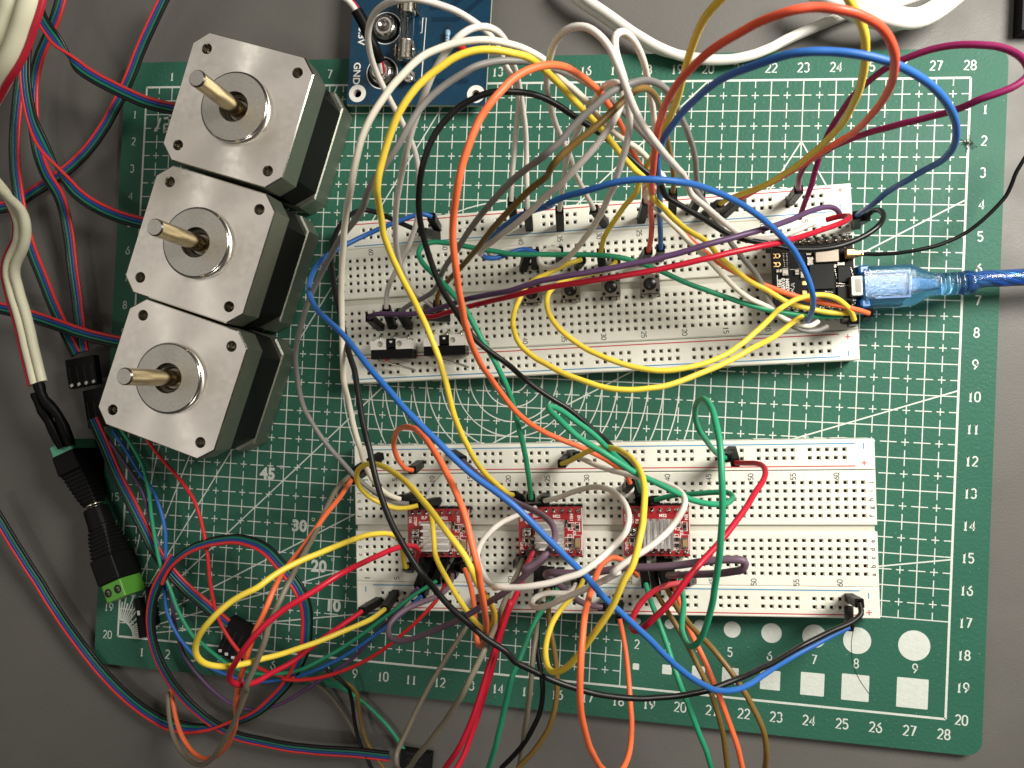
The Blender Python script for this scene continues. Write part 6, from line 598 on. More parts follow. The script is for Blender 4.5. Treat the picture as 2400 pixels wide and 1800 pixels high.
 ('orange', 'orange jumper wire with a small round hook, hanging in a U at mark 17', [(18.31,-15.83,2.10),(18.25,-15.71,2.40),(18.19,-15.59,2.69),(18.12,-15.46,2.98),(18.05,-15.33,3.28),(17.97,-15.20,3.56),(17.88,-15.07,3.85),(17.78,-14.95,4.14),(17.68,-14.85,4.43),(17.55,-14.77,4.72),(17.43,-14.74,5.02),(17.32,-14.76,5.33),(17.22,-14.81,5.63),(17.16,-14.87,5.95),(17.11,-14.95,6.26),(17.07,-15.03,6.57),(17.02,-15.13,6.88),(16.98,-15.24,7.19),(16.94,-15.38,7.48),(16.91,-15.57,7.74),(16.90,-15.81,7.95),(16.89,-16.10,8.10),(16.89,-16.42,8.19),(16.89,-16.74,8.17),(16.90,-17.06,8.09),(16.92,-17.36,7.98),(16.95,-17.65,7.83),(17.00,-17.93,7.66),(17.05,-18.19,7.48),(17.10,-18.45,7.28),(17.16,-18.70,7.08),(17.23,-18.93,6.86),(17.29,-19.15,6.63),(17.36,-19.37,6.39),(17.43,-19.58,6.16),(17.53,-19.78,5.92),(17.63,-19.97,5.67),(17.75,-20.13,5.42),(17.87,-20.24,5.13),(18.00,-20.28,4.83),(18.11,-20.24,4.53),(18.20,-20.12,4.25),(18.25,-19.95,3.97),(18.27,-19.75,3.71),(18.27,-19.53,3.47),(18.24,-19.29,3.26),(18.21,-19.04,3.05),(18.18,-18.77,2.89),(18.14,-18.49,2.76),(18.10,-18.21,2.64),(18.05,-17.94,2.52),(17.99,-17.67,2.42),(17.92,-17.39,2.33),(17.84,-17.11,2.26)], [((17.843,-17.062,0.861),(17.845,-17.113,2.260))]),
 ('crimson', 'crimson jumper wire falling from the middle driver past mark 13', [(15.14,-15.37,2.15),(15.13,-15.40,2.49),(15.12,-15.43,2.83),(15.11,-15.46,3.16),(15.11,-15.49,3.50),(15.12,-15.53,3.83),(15.11,-15.57,4.17),(15.10,-15.66,4.49),(15.06,-15.79,4.79),(15.00,-15.96,5.07),(14.91,-16.16,5.31),(14.81,-16.40,5.52),(14.71,-16.67,5.68),(14.67,-16.77,5.82),(14.78,-16.46,5.82),(14.88,-16.15,5.81),(14.99,-15.84,5.80),(14.95,-16.04,5.86),(14.86,-16.36,5.91),(14.77,-16.67,5.97),(14.68,-16.99,6.00),(14.59,-17.30,6.01),(14.50,-17.62,6.00),(14.42,-17.94,6.00),(14.34,-18.26,6.00),(14.25,-18.58,5.99),(14.15,-18.89,5.96),(14.04,-19.20,5.92),(13.92,-19.50,5.88),(13.78,-19.79,5.80),(13.63,-20.06,5.68),(13.48,-20.32,5.54),(13.36,-20.57,5.37),(13.28,-20.83,5.17),(13.32,-21.01,4.92),(13.54,-20.86,4.74),(13.70,-20.59,4.63),(13.81,-20.30,4.52),(13.90,-20.00,4.42),(13.99,-19.69,4.34),(14.07,-19.38,4.26),(14.15,-19.07,4.18),(14.22,-18.76,4.09),(14.29,-18.46,3.99),(14.35,-18.15,3.88),(14.40,-17.85,3.75),(14.44,-17.60,3.54),(14.46,-17.42,3.27),(14.47,-17.26,2.98),(14.48,-17.11,2.69),(14.50,-16.95,2.40)], [((14.785,-15.786,0.861),(15.141,-15.372,2.150))]),
 ('olive', 'olive jumper wire falling beside the red one to the bottom of the frame', [(14.84,-15.62,2.15),(14.85,-15.62,2.49),(14.86,-15.62,2.83),(14.87,-15.62,3.17),(14.88,-15.64,3.50),(14.87,-15.68,3.83),(14.85,-15.75,4.16),(14.81,-15.84,4.47),(14.77,-15.94,4.78),(14.74,-16.07,5.09),(14.70,-16.21,5.38),(14.66,-16.37,5.66),(14.61,-16.55,5.94),(14.54,-16.74,6.19),(14.44,-16.98,6.40),(14.32,-17.26,6.52),(14.19,-17.55,6.59),(14.06,-17.85,6.56),(13.93,-18.13,6.45),(13.79,-18.39,6.30),(13.65,-18.65,6.15),(13.51,-18.90,6.00),(13.36,-19.16,5.85),(13.20,-19.41,5.71),(13.05,-19.66,5.57),(12.89,-19.91,5.42),(12.73,-20.15,5.26),(12.58,-20.38,5.09),(12.45,-20.61,4.89),(12.34,-20.83,4.67),(12.22,-21.05,4.46),(12.09,-21.25,4.24),(11.93,-21.43,4.01),(11.74,-21.56,3.77),(11.57,-21.57,3.50),(11.48,-21.38,3.26),(11.57,-21.09,3.15),(11.70,-20.79,3.09),(11.82,-20.49,3.03),(11.94,-20.19,2.96),(12.07,-19.90,2.89),(12.20,-19.61,2.81),(12.34,-19.32,2.73),(12.49,-19.04,2.64),(12.65,-18.75,2.59),(12.81,-18.46,2.57),(12.99,-18.16,2.55),(13.16,-17.88,2.51),(13.27,-17.67,2.36),(13.38,-17.43,2.24),(13.52,-17.12,2.24)], [((14.514,-16.058,0.861),(14.838,-15.620,2.150)),((13.351,-17.255,0.860),(13.523,-17.120,2.243))]),
 ('green', 'green jumper wire hanging from the middle plug cluster past mark 14', [(15.96,-16.35,2.25),(15.90,-16.43,2.53),(15.84,-16.49,2.82),(15.77,-16.54,3.12),(15.70,-16.58,3.42),(15.63,-16.63,3.72),(15.54,-16.75,4.01),(15.43,-16.97,4.23),(15.33,-17.22,4.45),(15.24,-17.48,4.66),(15.15,-17.74,4.88),(15.03,-18.03,4.99),(14.95,-18.36,4.91),(14.89,-18.68,4.81),(14.83,-19.00,4.70),(14.76,-19.32,4.57),(14.70,-19.63,4.44),(14.63,-19.94,4.31),(14.57,-20.25,4.16),(14.50,-20.54,3.99),(14.42,-20.82,3.80),(14.35,-21.09,3.60),(14.27,-21.36,3.40),(14.20,-21.63,3.20),(14.13,-21.91,3.00)], [((15.952,-16.167,0.862),(15.960,-16.347,2.250))]),
 ('olive', 'dull grey jumper wire hanging straight over mark 15', [(15.45,-16.37,2.24),(15.44,-16.62,2.44),(15.44,-16.87,2.64),(15.44,-17.11,2.86),(15.45,-17.33,3.09),(15.45,-17.57,3.31),(15.43,-17.84,3.50),(15.42,-18.16,3.62),(15.41,-18.50,3.60),(15.39,-18.83,3.53),(15.37,-19.16,3.43),(15.33,-19.47,3.29),(15.30,-19.77,3.14),(15.26,-20.07,2.97),(15.22,-20.36,2.79),(15.18,-20.64,2.60),(15.15,-20.91,2.39),(15.11,-21.18,2.19),(15.07,-21.46,1.99),(15.03,-21.73,1.79),(14.99,-22.01,1.59),(14.96,-22.29,1.39),(14.92,-22.57,1.20)], [((15.403,-16.161,0.860),(15.445,-16.369,2.244))]),
 ('black', 'black jumper wire hanging from the middle plug cluster beside a brown one', [(15.35,-16.45,2.23),(15.40,-16.74,2.40),(15.43,-17.04,2.54),(15.44,-17.38,2.62),(15.44,-17.73,2.69),(15.47,-18.06,2.78),(15.55,-18.36,2.93),(15.64,-18.68,3.01),(15.70,-19.03,3.00),(15.70,-19.37,2.92),(15.67,-19.70,2.83),(15.60,-20.03,2.74),(15.48,-20.35,2.65),(15.35,-20.66,2.55),(15.21,-20.96,2.44),(15.06,-21.24,2.30),(14.90,-21.51,2.13),(14.74,-21.77,1.96),(14.58,-22.02,1.78),(14.42,-22.27,1.60)], [((15.206,-16.226,0.860),(15.353,-16.450,2.234))]),
 ('brown', 'brown jumper wire hanging from the middle plug cluster beside a black one', [(15.67,-16.42,2.24),(15.70,-16.66,2.44),(15.74,-16.88,2.66),(15.78,-17.05,2.91),(15.85,-17.25,3.15),(15.93,-17.55,3.27),(16.01,-17.87,3.35),(16.08,-18.20,3.40),(16.12,-18.54,3.41),(16.14,-18.88,3.40),(16.13,-19.21,3.37),(16.09,-19.55,3.32),(16.02,-19.87,3.27),(15.92,-20.19,3.20),(15.78,-20.49,3.13),(15.62,-20.78,3.05),(15.45,-21.06,2.97),(15.25,-21.33,2.88),(15.06,-21.59,2.80)], [((15.629,-16.169,0.863),(15.670,-16.421,2.240))]),
 ('green', 'deep green jumper wire, leftmost of the four leaving the right plug cluster downwards', [(18.57,-16.04,2.18),(18.64,-16.24,2.45),(18.74,-16.47,2.69),(18.87,-16.74,2.87),(19.00,-17.04,3.02),(19.13,-17.34,3.15),(19.25,-17.64,3.30),(19.36,-17.94,3.44),(19.49,-18.25,3.55),(19.63,-18.57,3.60),(19.78,-18.90,3.60),(19.92,-19.22,3.61),(20.06,-19.55,3.59),(20.20,-19.87,3.53),(20.34,-20.18,3.43),(20.45,-20.50,3.32),(20.56,-20.82,3.20)], [((18.485,-15.581,0.860),(18.567,-16.040,2.180))]),
 ('brown', 'brown jumper wire second from the left leaving the right plug cluster', [(18.90,-16.29,2.19),(19.05,-16.48,2.42),(19.21,-16.69,2.63),(19.40,-16.93,2.77),(19.59,-17.20,2.86),(19.77,-17.49,2.94),(19.94,-17.77,3.02),(20.11,-18.07,3.08),(20.28,-18.36,3.10),(20.44,-18.67,3.10),(20.56,-18.99,3.10),(20.68,-19.32,3.10),(20.78,-19.64,3.06),(20.87,-19.97,3.01),(20.93,-20.30,2.95),(20.99,-20.63,2.87),(21.05,-20.96,2.80)], [((18.839,-15.846,0.862),(18.900,-16.285,2.190))]),
 ('orange', 'red orange jumper wire between two brown ones leaving the right plug cluster', [(19.40,-16.07,2.18),(19.50,-16.29,2.40),(19.59,-16.52,2.61),(19.67,-16.76,2.81),(19.79,-17.00,3.01),(19.92,-17.24,3.19),(20.07,-17.49,3.36),(20.21,-17.75,3.52),(20.35,-18.03,3.66),(20.49,-18.32,3.75),(20.63,-18.63,3.80),(20.76,-18.95,3.81),(20.89,-19.26,3.80),(21.02,-19.58,3.81),(21.13,-19.89,3.78),(21.22,-20.21,3.70),(21.31,-20.53,3.60)], [((19.314,-15.625,0.860),(19.398,-16.075,2.183))]),
 ('brown', 'golden brown jumper wire, rightmost of the four leaving the right plug cluster', [(19.16,-16.06,2.17),(19.26,-16.21,2.47),(19.36,-16.36,2.77),(19.49,-16.51,3.06),(19.66,-16.67,3.31),(19.86,-16.84,3.54),(20.09,-17.01,3.74),(20.32,-17.20,3.90),(20.55,-17.43,4.03),(20.77,-17.67,4.13),(20.98,-17.94,4.18),(21.18,-18.22,4.21),(21.36,-18.52,4.20),(21.53,-18.82,4.21),(21.67,-19.13,4.18),(21.76,-19.45,4.09),(21.82,-19.77,3.97),(21.86,-20.07,3.81),(21.89,-20.35,3.61),(21.92,-20.62,3.40)], [((19.061,-15.573,0.862),(19.162,-16.062,2.170))]),
 ('green', "thin green extension wire from under the front motor to the left driver's plugs", [(0.24,-12.41,0.80),(0.46,-12.65,0.84),(0.69,-12.89,0.88),(0.90,-13.14,0.91),(1.10,-13.39,0.94),(1.28,-13.67,0.96),(1.41,-13.97,0.98),(1.51,-14.29,0.99),(1.60,-14.60,1.00),(1.66,-14.93,1.00),(1.71,-15.25,1.00),(1.78,-15.57,1.00),(1.85,-15.90,1.00),(1.93,-16.22,1.00),(2.01,-16.54,1.00),(2.10,-16.85,1.00),(2.21,-17.16,1.00),(2.35,-17.46,1.00),(2.52,-17.74,1.00),(2.67,-18.03,1.00),(2.80,-18.34,1.00),(2.96,-18.62,1.00),(3.14,-18.90,1.00),(3.34,-19.16,1.00),(3.56,-19.41,1.00),(3.83,-19.56,1.00),(4.09,-19.75,1.00),(4.37,-19.93,1.00),(4.65,-20.10,1.00),(4.96,-20.23,1.02),(5.27,-20.31,1.04),(5.60,-20.35,1.07),(5.93,-20.36,1.09),(6.25,-20.34,1.11),(6.58,-20.29,1.13),(6.90,-20.23,1.15),(7.21,-20.14,1.20),(7.49,-20.01,1.32),(7.77,-19.86,1.43),(8.05,-19.69,1.47),(8.32,-19.52,1.50),(8.60,-19.34,1.53),(8.87,-19.16,1.55),(9.14,-18.96,1.58),(9.40,-18.76,1.62),(9.65,-18.56,1.67),(9.90,-18.35,1.72),(10.14,-18.14,1.77),(10.39,-17.92,1.82),(10.64,-17.71,1.87),(10.89,-17.50,1.92),(11.14,-17.28,1.97),(11.39,-17.06,2.02),(11.65,-16.86,2.07),(11.92,-16.66,2.13),(12.19,-16.47,2.18)], [((12.160,-15.999,0.863),(12.193,-16.473,2.180))]),
 ('blue', "thin blue extension wire from under the front motor to the left driver's plugs", [(-0.21,-12.52,0.60),(0.01,-12.76,0.64),(0.24,-12.99,0.67),(0.46,-13.24,0.70),(0.66,-13.50,0.70),(0.85,-13.77,0.70),(1.06,-14.02,0.71),(1.30,-14.24,0.72),(1.53,-14.49,0.74),(1.71,-14.76,0.77),(1.86,-15.05,0.79),(1.99,-15.35,0.80),(2.09,-15.67,0.80),(2.16,-15.99,0.80),(2.19,-16.32,0.80),(2.20,-16.65,0.80),(2.21,-16.98,0.80),(2.22,-17.30,0.80),(2.23,-17.63,0.80),(2.25,-17.96,0.80),(2.28,-18.29,0.80),(2.35,-18.61,0.80),(2.48,-18.92,0.80),(2.64,-19.20,0.80),(2.83,-19.47,0.80),(3.05,-19.71,0.80),(3.29,-19.94,0.80),(3.55,-20.15,0.80),(3.83,-20.33,0.80),(4.13,-20.46,0.80),(4.44,-20.56,0.80),(4.76,-20.64,0.80),(5.08,-20.71,0.79),(5.41,-20.76,0.79),(5.74,-20.76,0.81),(6.06,-20.72,0.84),(6.38,-20.64,0.89),(6.69,-20.56,0.92),(7.01,-20.47,0.94),(7.32,-20.36,0.95),(7.63,-20.24,0.97),(7.92,-20.10,0.99),(8.21,-19.94,1.02),(8.49,-19.77,1.06),(8.77,-19.60,1.11),(9.03,-19.41,1.17),(9.29,-19.22,1.23),(9.55,-19.02,1.29),(9.79,-18.81,1.36),(10.04,-18.60,1.42),(10.29,-18.39,1.50),(10.54,-18.17,1.58),(10.78,-17.95,1.67),(11.02,-17.72,1.76),(11.25,-17.48,1.85),(11.48,-17.24,1.96),(11.71,-17.00,2.06)], [((11.862,-16.287,0.862),(11.707,-16.995,2.060))]),
 ('red', "thin red extension wire from under the front motor to the left driver's plugs", [(1.28,-12.76,0.80),(1.52,-12.97,0.87),(1.76,-13.18,0.94),(2.01,-13.38,1.00),(2.26,-13.59,1.04),(2.52,-13.79,1.08),(2.76,-14.00,1.11),(3.00,-14.23,1.15),(3.22,-14.46,1.17),(3.42,-14.72,1.20),(3.58,-15.01,1.23),(3.71,-15.31,1.25),(3.82,-15.62,1.27),(3.92,-15.93,1.28),(4.00,-16.24,1.30),(4.07,-16.56,1.30),(4.12,-16.89,1.30),(4.17,-17.21,1.30),(4.23,-17.53,1.30),(4.31,-17.85,1.30),(4.40,-18.17,1.29),(4.51,-18.48,1.28),(4.64,-18.77,1.26),(4.81,-19.05,1.23),(5.00,-19.32,1.20),(5.20,-19.57,1.16),(5.43,-19.80,1.13),(5.69,-20.00,1.10),(5.98,-20.15,1.10),(6.29,-20.26,1.10),(6.61,-20.32,1.10),(6.94,-20.35,1.09),(7.26,-20.37,1.09),(7.12,-20.39,1.14),(6.88,-20.39,1.22),(7.20,-20.38,1.26),(7.52,-20.34,1.30),(7.84,-20.27,1.34),(8.15,-20.18,1.39),(8.46,-20.07,1.43),(8.76,-19.95,1.47),(9.05,-19.81,1.52),(9.34,-19.66,1.56),(9.62,-19.50,1.61),(9.89,-19.32,1.66),(10.15,-19.14,1.72),(10.41,-18.94,1.78),(10.65,-18.73,1.85),(10.89,-18.52,1.91),(11.12,-18.29,1.97),(11.35,-18.06,2.03),(11.57,-17.83,2.08),(11.79,-17.59,2.12),(12.00,-17.34,2.14),(12.20,-17.08,2.16),(12.36,-16.80,2.17),(12.49,-16.50,2.19)], [((12.628,-16.076,0.863),(12.491,-16.500,2.190))]),
 ('purple', 'thin purple extension wire curving lowest, partly over the bare desk', [(-0.40,-12.61,0.80),(-0.16,-12.83,0.84),(0.07,-13.06,0.88),(0.29,-13.30,0.90),(0.51,-13.55,0.91),(0.72,-13.80,0.90),(0.92,-14.06,0.90),(1.12,-14.32,0.90),(1.28,-14.60,0.90),(1.41,-14.91,0.89),(1.50,-15.22,0.87),(1.60,-15.53,0.84),(1.70,-15.84,0.82),(1.81,-16.15,0.79),(1.94,-16.45,0.78),(2.05,-16.76,0.76),(2.14,-17.07,0.75),(2.23,-17.39,0.73),(2.31,-17.71,0.72),(2.38,-18.03,0.70),(2.44,-18.35,0.68),(2.50,-18.67,0.66),(2.56,-18.99,0.64),(2.62,-19.31,0.61),(2.71,-19.63,0.59),(2.82,-19.94,0.57),(2.96,-20.23,0.56),(3.15,-20.50,0.54),(3.36,-20.75,0.52),(3.59,-20.98,0.50),(3.83,-21.21,0.48),(4.08,-21.41,0.45),(4.35,-21.60,0.43),(4.64,-21.76,0.41),(4.95,-21.86,0.40),(5.27,-21.90,0.42),(5.60,-21.88,0.46),(5.91,-21.80,0.50),(6.22,-21.68,0.55),(6.51,-21.55,0.59),(6.79,-21.39,0.63),(7.07,-21.21,0.67),(7.33,-21.02,0.69),(7.60,-20.82,0.73),(7.86,-20.63,0.76),(8.12,-20.43,0.79),(8.38,-20.23,0.81),(8.64,-20.04,0.84),(8.90,-19.84,0.86),(9.15,-19.63,0.89),(9.37,-19.39,0.91),(9.58,-19.14,0.94),(9.78,-18.88,0.99),(9.98,-18.64,1.07),(10.19,-18.41,1.18),(10.40,-18.19,1.31),(10.60,-17.96,1.44),(10.80,-17.72,1.57),(11.00,-17.48,1.70),(11.20,-17.23,1.83),(11.39,-16.99,1.96),(11.59,-16.74,2.09)], [((11.617,-16.077,0.860),(11.591,-16.744,2.091))]),
 ('black', "thin black extension wire bent over the mat's bottom edge beside mark 8", [(8.24,-20.04,0.90),(8.54,-20.22,0.90),(8.81,-20.43,0.82),(9.00,-20.69,0.70),(9.06,-21.01,0.57),(9.10,-21.35,0.47),(9.13,-21.69,0.41),(9.18,-22.03,0.36),(9.25,-22.37,0.32),(9.37,-22.70,0.28),(9.53,-23.01,0.25),(9.69,-23.32,0.23),(9.84,-23.64,0.20)], []),
 ('brown', 'thin brown extension wire beside the black one by mark 8', [(8.21,-20.19,0.80),(8.54,-20.33,0.80),(8.85,-20.49,0.72),(9.10,-20.70,0.58),(9.25,-21.00,0.47),(9.29,-21.35,0.41),(9.34,-21.70,0.36),(9.40,-22.05,0.31),(9.51,-22.40,0.28),(9.65,-22.72,0.26),(9.85,-23.02,0.24),(10.07,-23.30,0.22),(10.29,-23.59,0.20)], []),
 ('green', 'thin green extension wire slanting over the desk from mark 8 to the bottom edge', [(7.98,-20.45,0.60),(8.24,-20.66,0.45),(8.51,-20.85,0.30),(8.79,-21.04,0.16),(9.07,-21.25,0.04),(9.35,-21.47,-0.04),(9.64,-21.70,-0.07),(9.92,-21.94,-0.09),(10.19,-22.18,-0.09),(10.44,-22.45,-0.09),(10.67,-22.74,-0.10),(10.89,-23.03,-0.10),(11.12,-23.32,-0.10),(11.34,-23.62,-0.10)], []),
 ('olive', 'thin olive extension wire lying on the desk by mark 8', [(7.28,-20.52,0.50),(7.52,-20.74,0.32),(7.78,-20.96,0.17),(8.03,-21.21,0.05),(8.26,-21.49,-0.05),(8.48,-21.78,-0.11),(8.70,-22.08,-0.13),(8.91,-22.39,-0.13),(9.11,-22.71,-0.14),(9.30,-23.03,-0.16),(9.49,-23.35,-0.18)], []),
]
an = thing('antenna_lead', 'thin black antenna lead with a gold plug clipped to the control board', 'cable', CAB['coax'][0])
o0 = Vector(CAB['coax'][0])
b = MB(); b.tube([Vector(p)-o0 for p in CAB['coax']], .058, 'jack', 10); b.build('lead', an)
b = MB(); b.loft([[(x, sy*h_*1.0*c1, .0+h_*.6*s1) for sy, c1, s1 in [(1, math.cos(2*PI*i/14), math.sin(2*PI*i/14)) for i in range(14)]] for x, h_ in ((-.42, .13), (-.40, .16), (-.18, .17), (-.16, .12), (-.05, .11), (-.03, .085), (.10, .07))], 'gold', False)
gp = b.build('gold_plug', an); gp.rotation_euler = (0, .15, .02)
# ------------------------------------------------------------------ blue power supply board
ps = thing('power_board', 'blue power supply board with glass fuse, cut off by the top edge', 'circuit board', (7.89, -.93, 0), -.0125)
zt = .60
b = MB(); ol_ = [(0, 0), (4.82, 0), (4.82, 6.4), (0, 6.4)]; hl = [circ(.36, .385, .14), circ(4.48, .375, .14)]
plate(b, ol_, hl, zt, 'pcb_blue'); wall(b, ol_, zt-.16, zt, 'pcb_edge')
for h_ in hl: wall(b, h_, zt-.16, zt, 'pcb_edge', True, inner=True)
b.build('circuit_board', ps)
b = MB()
for cx, cy in ((.36, .385), (4.48, .375)): plate(b, circ(cx, cy, .30, 40), [circ(cx, cy, .14)], zt+.004, 'silk')
for cx, cy, r_ in ((1.19, 1.09, .54), (1.23, 2.62, .54), (1.26, 4.15, .54)): b.ribbon(circ(cx, cy, r_, 48), .03, zt+.004, 'silk', closed=True)
text(b, 'GND', .28, 1.07, .34, zt+.004, 'silk', -PI/2, bold=.008); text(b, '3.3V', .37, 2.36, .34, zt+.004, 'silk', -PI/2, bold=.008)
b.ribbon([(2.42, .76), (2.58, .76), (2.62, 2.96), (2.50, 2.96), (2.50, 2.45), (2.44, 2.45)], .024, zt+.004, 'silk')
b.build('printed_markings', ps)
for q in (((2.7, 3.3), (3.4, 3.3), (4.1, 3.9), (4.1, 4.6)), ((2.8, 2.9), (3.7, 2.9), (4.6, 3.7)), ((3.0, 1.6), (3.0, .8), (4.2, .8))): b = MB(); b.ribbon(q, .16, zt+.002, 'pcb_trace'); b.build('copper_trace', ps)
for cx, cy in ((1.19, 1.09), (1.23, 2.62), (1.26, 4.15)):
    b = MB(); T = Matrix.Translation((cx, cy, zt))
    b.lathe([(.50, 0.0), (.50, .012), (.42, .014)], 'pcb_black', 32, T, caps=False); b.lathe([(.42, .012), (.40, .14), (.33, .22), (.20, .26), (.17, .20), (0, .18)], 'solder', 28, T, caps=False); b.build('solder_terminal', ps)
fz = thing('glass_fuse', 'glass tube fuse held in two metal clips on the blue power board', 'fuse', (7.89, -.93, 0), -.0125)
T = Matrix.Translation((2.08, 0, zt+.34)) @ Matrix.Rotation(-PI/2, 4, 'X')
b = MB(); b.lathe([(.245, 1.95), (.245, 2.95)], 'glass', 28, T, caps=False); b.lathe([(.21, 2.95), (.21, 1.95)], 'glass', 28, T, caps=False); b.build('glass_tube', fz)
b = MB(); b.tube([(2.08, 1.95, zt+.34), (2.09, 2.4, zt+.32), (2.08, 2.95, zt+.34)], .012, 'tin', 6); b.build('fuse_wire', fz)
for z0_, z1_ in ((1.35, 2.0), (2.88, 3.48)):
    b = MB(); b.lathe([(.0, z0_), (.235, z0_), (.262, z0_+.03), (.262, z1_-.05), (.272, z1_-.04), (.262, z1_)], 'tin', 28, T, caps=False); b.build('end_cap', fz)
for cy in (1.62, 3.22):
    b = MB()
    for s_ in (-1, 1): b.tube([(2.08+s_*.18, cy, zt+.02), (2.08+s_*.30, cy, zt+.16), (2.08+s_*.285, cy, zt+.48), (2.08+s_*.34, cy, zt+.60)], .03, 'tin', 6, sub=2); b.box((2.08+s_*.30, cy, zt+.30), (.025, .42, .50), 'tin', bev=.008)
    b.box((2.08, cy, zt+.02), (.62, .40, .03), 'tin'); b.build('fuse_clip', ps)
b = MB(); b.box((2.12, .92, zt+.12), (.55, .34, .22), 'tin', bev=.05); b.lathe([(.17, 0), (.17, .06), (.10, .07), (0, .04)], 'solder', 16, Matrix.Translation((2.2, .80, zt+.24)), caps=False); b.build('fuse_stop', ps)
b = MB(); b.lathe([(.135, 0), (.135, .18), (.10, .27), (0, .30)], 'red_plastic', 18, Matrix.Translation((3.93, 1.90, zt)), caps=False); b.build('indicator_lamp', ps)
b = MB(); b.tube([(3.43, 2.66, zt+.05), (3.43, 2.60, zt+.14), (3.43, 1.75, zt+.14), (3.43, 1.68, zt+.05)], .022, 'tin', 6, sub=1)
T = Matrix.Translation((3.43, 2.15, zt+.14)) @ Matrix.Rotation(-PI/2, 4, 'X')
b.lathe([(.0, -.3), (.08, -.3), (.095, -.22), (.075, -.12), (.075, .12), (.095, .22), (.08, .3), (0, .3)], 'resistor_blue', 14, T, caps=False)
for q in (-.1, 0, .1): b.lathe([(.078, q-.02), (.079, q+.02)], 'usb_core', 14, T, caps=False)
b.build('axial_resistor', ps)
for cx, cy in ((.36, 5.9), (4.48, 5.9), (.36, .385), (4.48, .375)):
    b = MB(); ro, ri = .19, .138; T = Matrix.Translation((cx, cy, 0)); b.lathe([(ro, .0), (ro, zt-.161), (ri, zt-.161), (ri, .0)], 'pcb_black', 20, T, caps=False); b.build('spacer', ps)
# ------------------------------------------------------------------ cables
def strands(name, label, cat, pts, specs, group=None, halfturn=None, caps_name='core'):
    """flat cable of several cores; specs = [(offset, radius, material, part name)], offset to the left of travel; halfturn(frac) = twist angle"""
    o0 = Vector(pts[0]); t = thing(name, label, cat, o0, 0, group)
    P_ = smooth_path(pts, 2); n = len(P_)
    for off, r_, mt, pn in specs:
        q = []
        for i, p in enumerate(P_):
            tt = P_[min(i+1, n-1)]-P_[max(i-1, 0)]; side = Vector((-tt.y, tt.x, 0)); side = side.normalized() if side.length > 1e-6 else Vector((1, 0, 0))
            a = halfturn(i/(n-1)) if halfturn else 0.0
            q.append(p + side*off*math.cos(a) + Vector((0, 0, 1))*(off*math.sin(a)) - o0)
        b = MB(); b.tube(q, r_, mt, 10, sub=1); b.build(pn, t)
    return t
W_ = 'cable_white'; CR = 'cable_cream'
strands('power_cable', 'white power cable in the upper strand arching over the top edge of the mat', 'cable', CAB['top_one'], [(0, .16, W_, 'core')], 'white power cables along the top edge')
strands('power_cable', 'white power cable, lower strand touching the mat at mark 20', 'cable', CAB['top_two'], [(0, .16, W_, 'core')], 'white power cables along the top edge')
strands('power_cable', 'white power cable of the sagging bundle at the top right, lower strand', 'cable', CAB['top_three'], [(0, .19, W_, 'core')], 'white power cables along the top edge')
strands('power_cable', 'white power cable of the sagging bundle at the top right, upper double strand', 'cable', CAB['top_four'], [(-.16, .17, W_, 'core'), (.16, .17, W_, 'core')], 'white power cables along the top edge')
strands('power_cable', 'short white cable peeping out above the bundle at the top right', 'cable', CAB['top_five'], [(0, .16, W_, 'core')], 'white power cables along the top edge')
strands('power_cable', 'big out of focus cream power cable with red stripe at the top left corner', 'cable', CAB['fat_white'], [(-.28, .27, CR, 'core'), (.25, .27, CR, 'core'), (.56, .08, 'stripe_red', 'red_stripe')])
tw = strands('power_cable', 'cream twin power cable with red stripe ending in black sleeves at the left', 'cable', CAB['twin_a'], [(-.15, .15, CR, 'core'), (.15, .15, CR, 'core'), (.36, .07, 'stripe_red', 'red_stripe')])
o0 = Vector(CAB['twin_a'][0])
for pts in ([(-2.40, -10.95, 1.55), (-2.2, -11.5, 1.5), (-1.75, -12.1, 1.3), (-1.35, -13.1, 1.15)], [(-2.52, -11.28, 1.5), (-2.40, -11.75, 1.4), (-2.2, -12.3, 1.2), (-1.75, -13.2, 1.05)]):
    b = MB(); b.tube([Vector(p)-o0 for p in pts], lambda f: .175+.02*math.sin(f*17), 'sleeve', 14); b.build('heat_shrink_sleeve', tw)
lead = strands('power_lead', 'black sleeved lead with red and white core soldered to the GND terminal', 'cable', CAB['psu_a'], [(0, .10, 'cable_white', 'core'), (.07, .065, 'stripe_red', 'red_stripe')])
o0 = Vector(CAB['psu_a'][0]); n_ = len(CAB['psu_a']); b = MB(); b.tube([Vector(p)-o0 for p in CAB['psu_a'][int(n_*.27):int(n_*.94)]], .185, 'sleeve', 14); b.build('heat_shrink_sleeve', lead)
# usb cable
us = thing('usb_cable', 'translucent blue USB cable plugged into the black control board', 'cable', (24.35, -6.95, 1.35))
p0 = Vector((24.42, -6.95, 1.62)); p1 = Vector((27.62, -6.63, 1.16)); T = Matrix.Translation(-Vector(us.location)) @ aim(p0, p1)
def rring(wx, wy, z, e=4.0, n=28, cut=0):
    o = []
    for i in range(n):
        a = 2*PI*i/n; c, s_ = math.cos(a), math.sin(a); o.append((wx/2*math.copysign(abs(c)**(2/e), c), wy/2*math.copysign(abs(s_)**(2/e), s_), z))
    return o
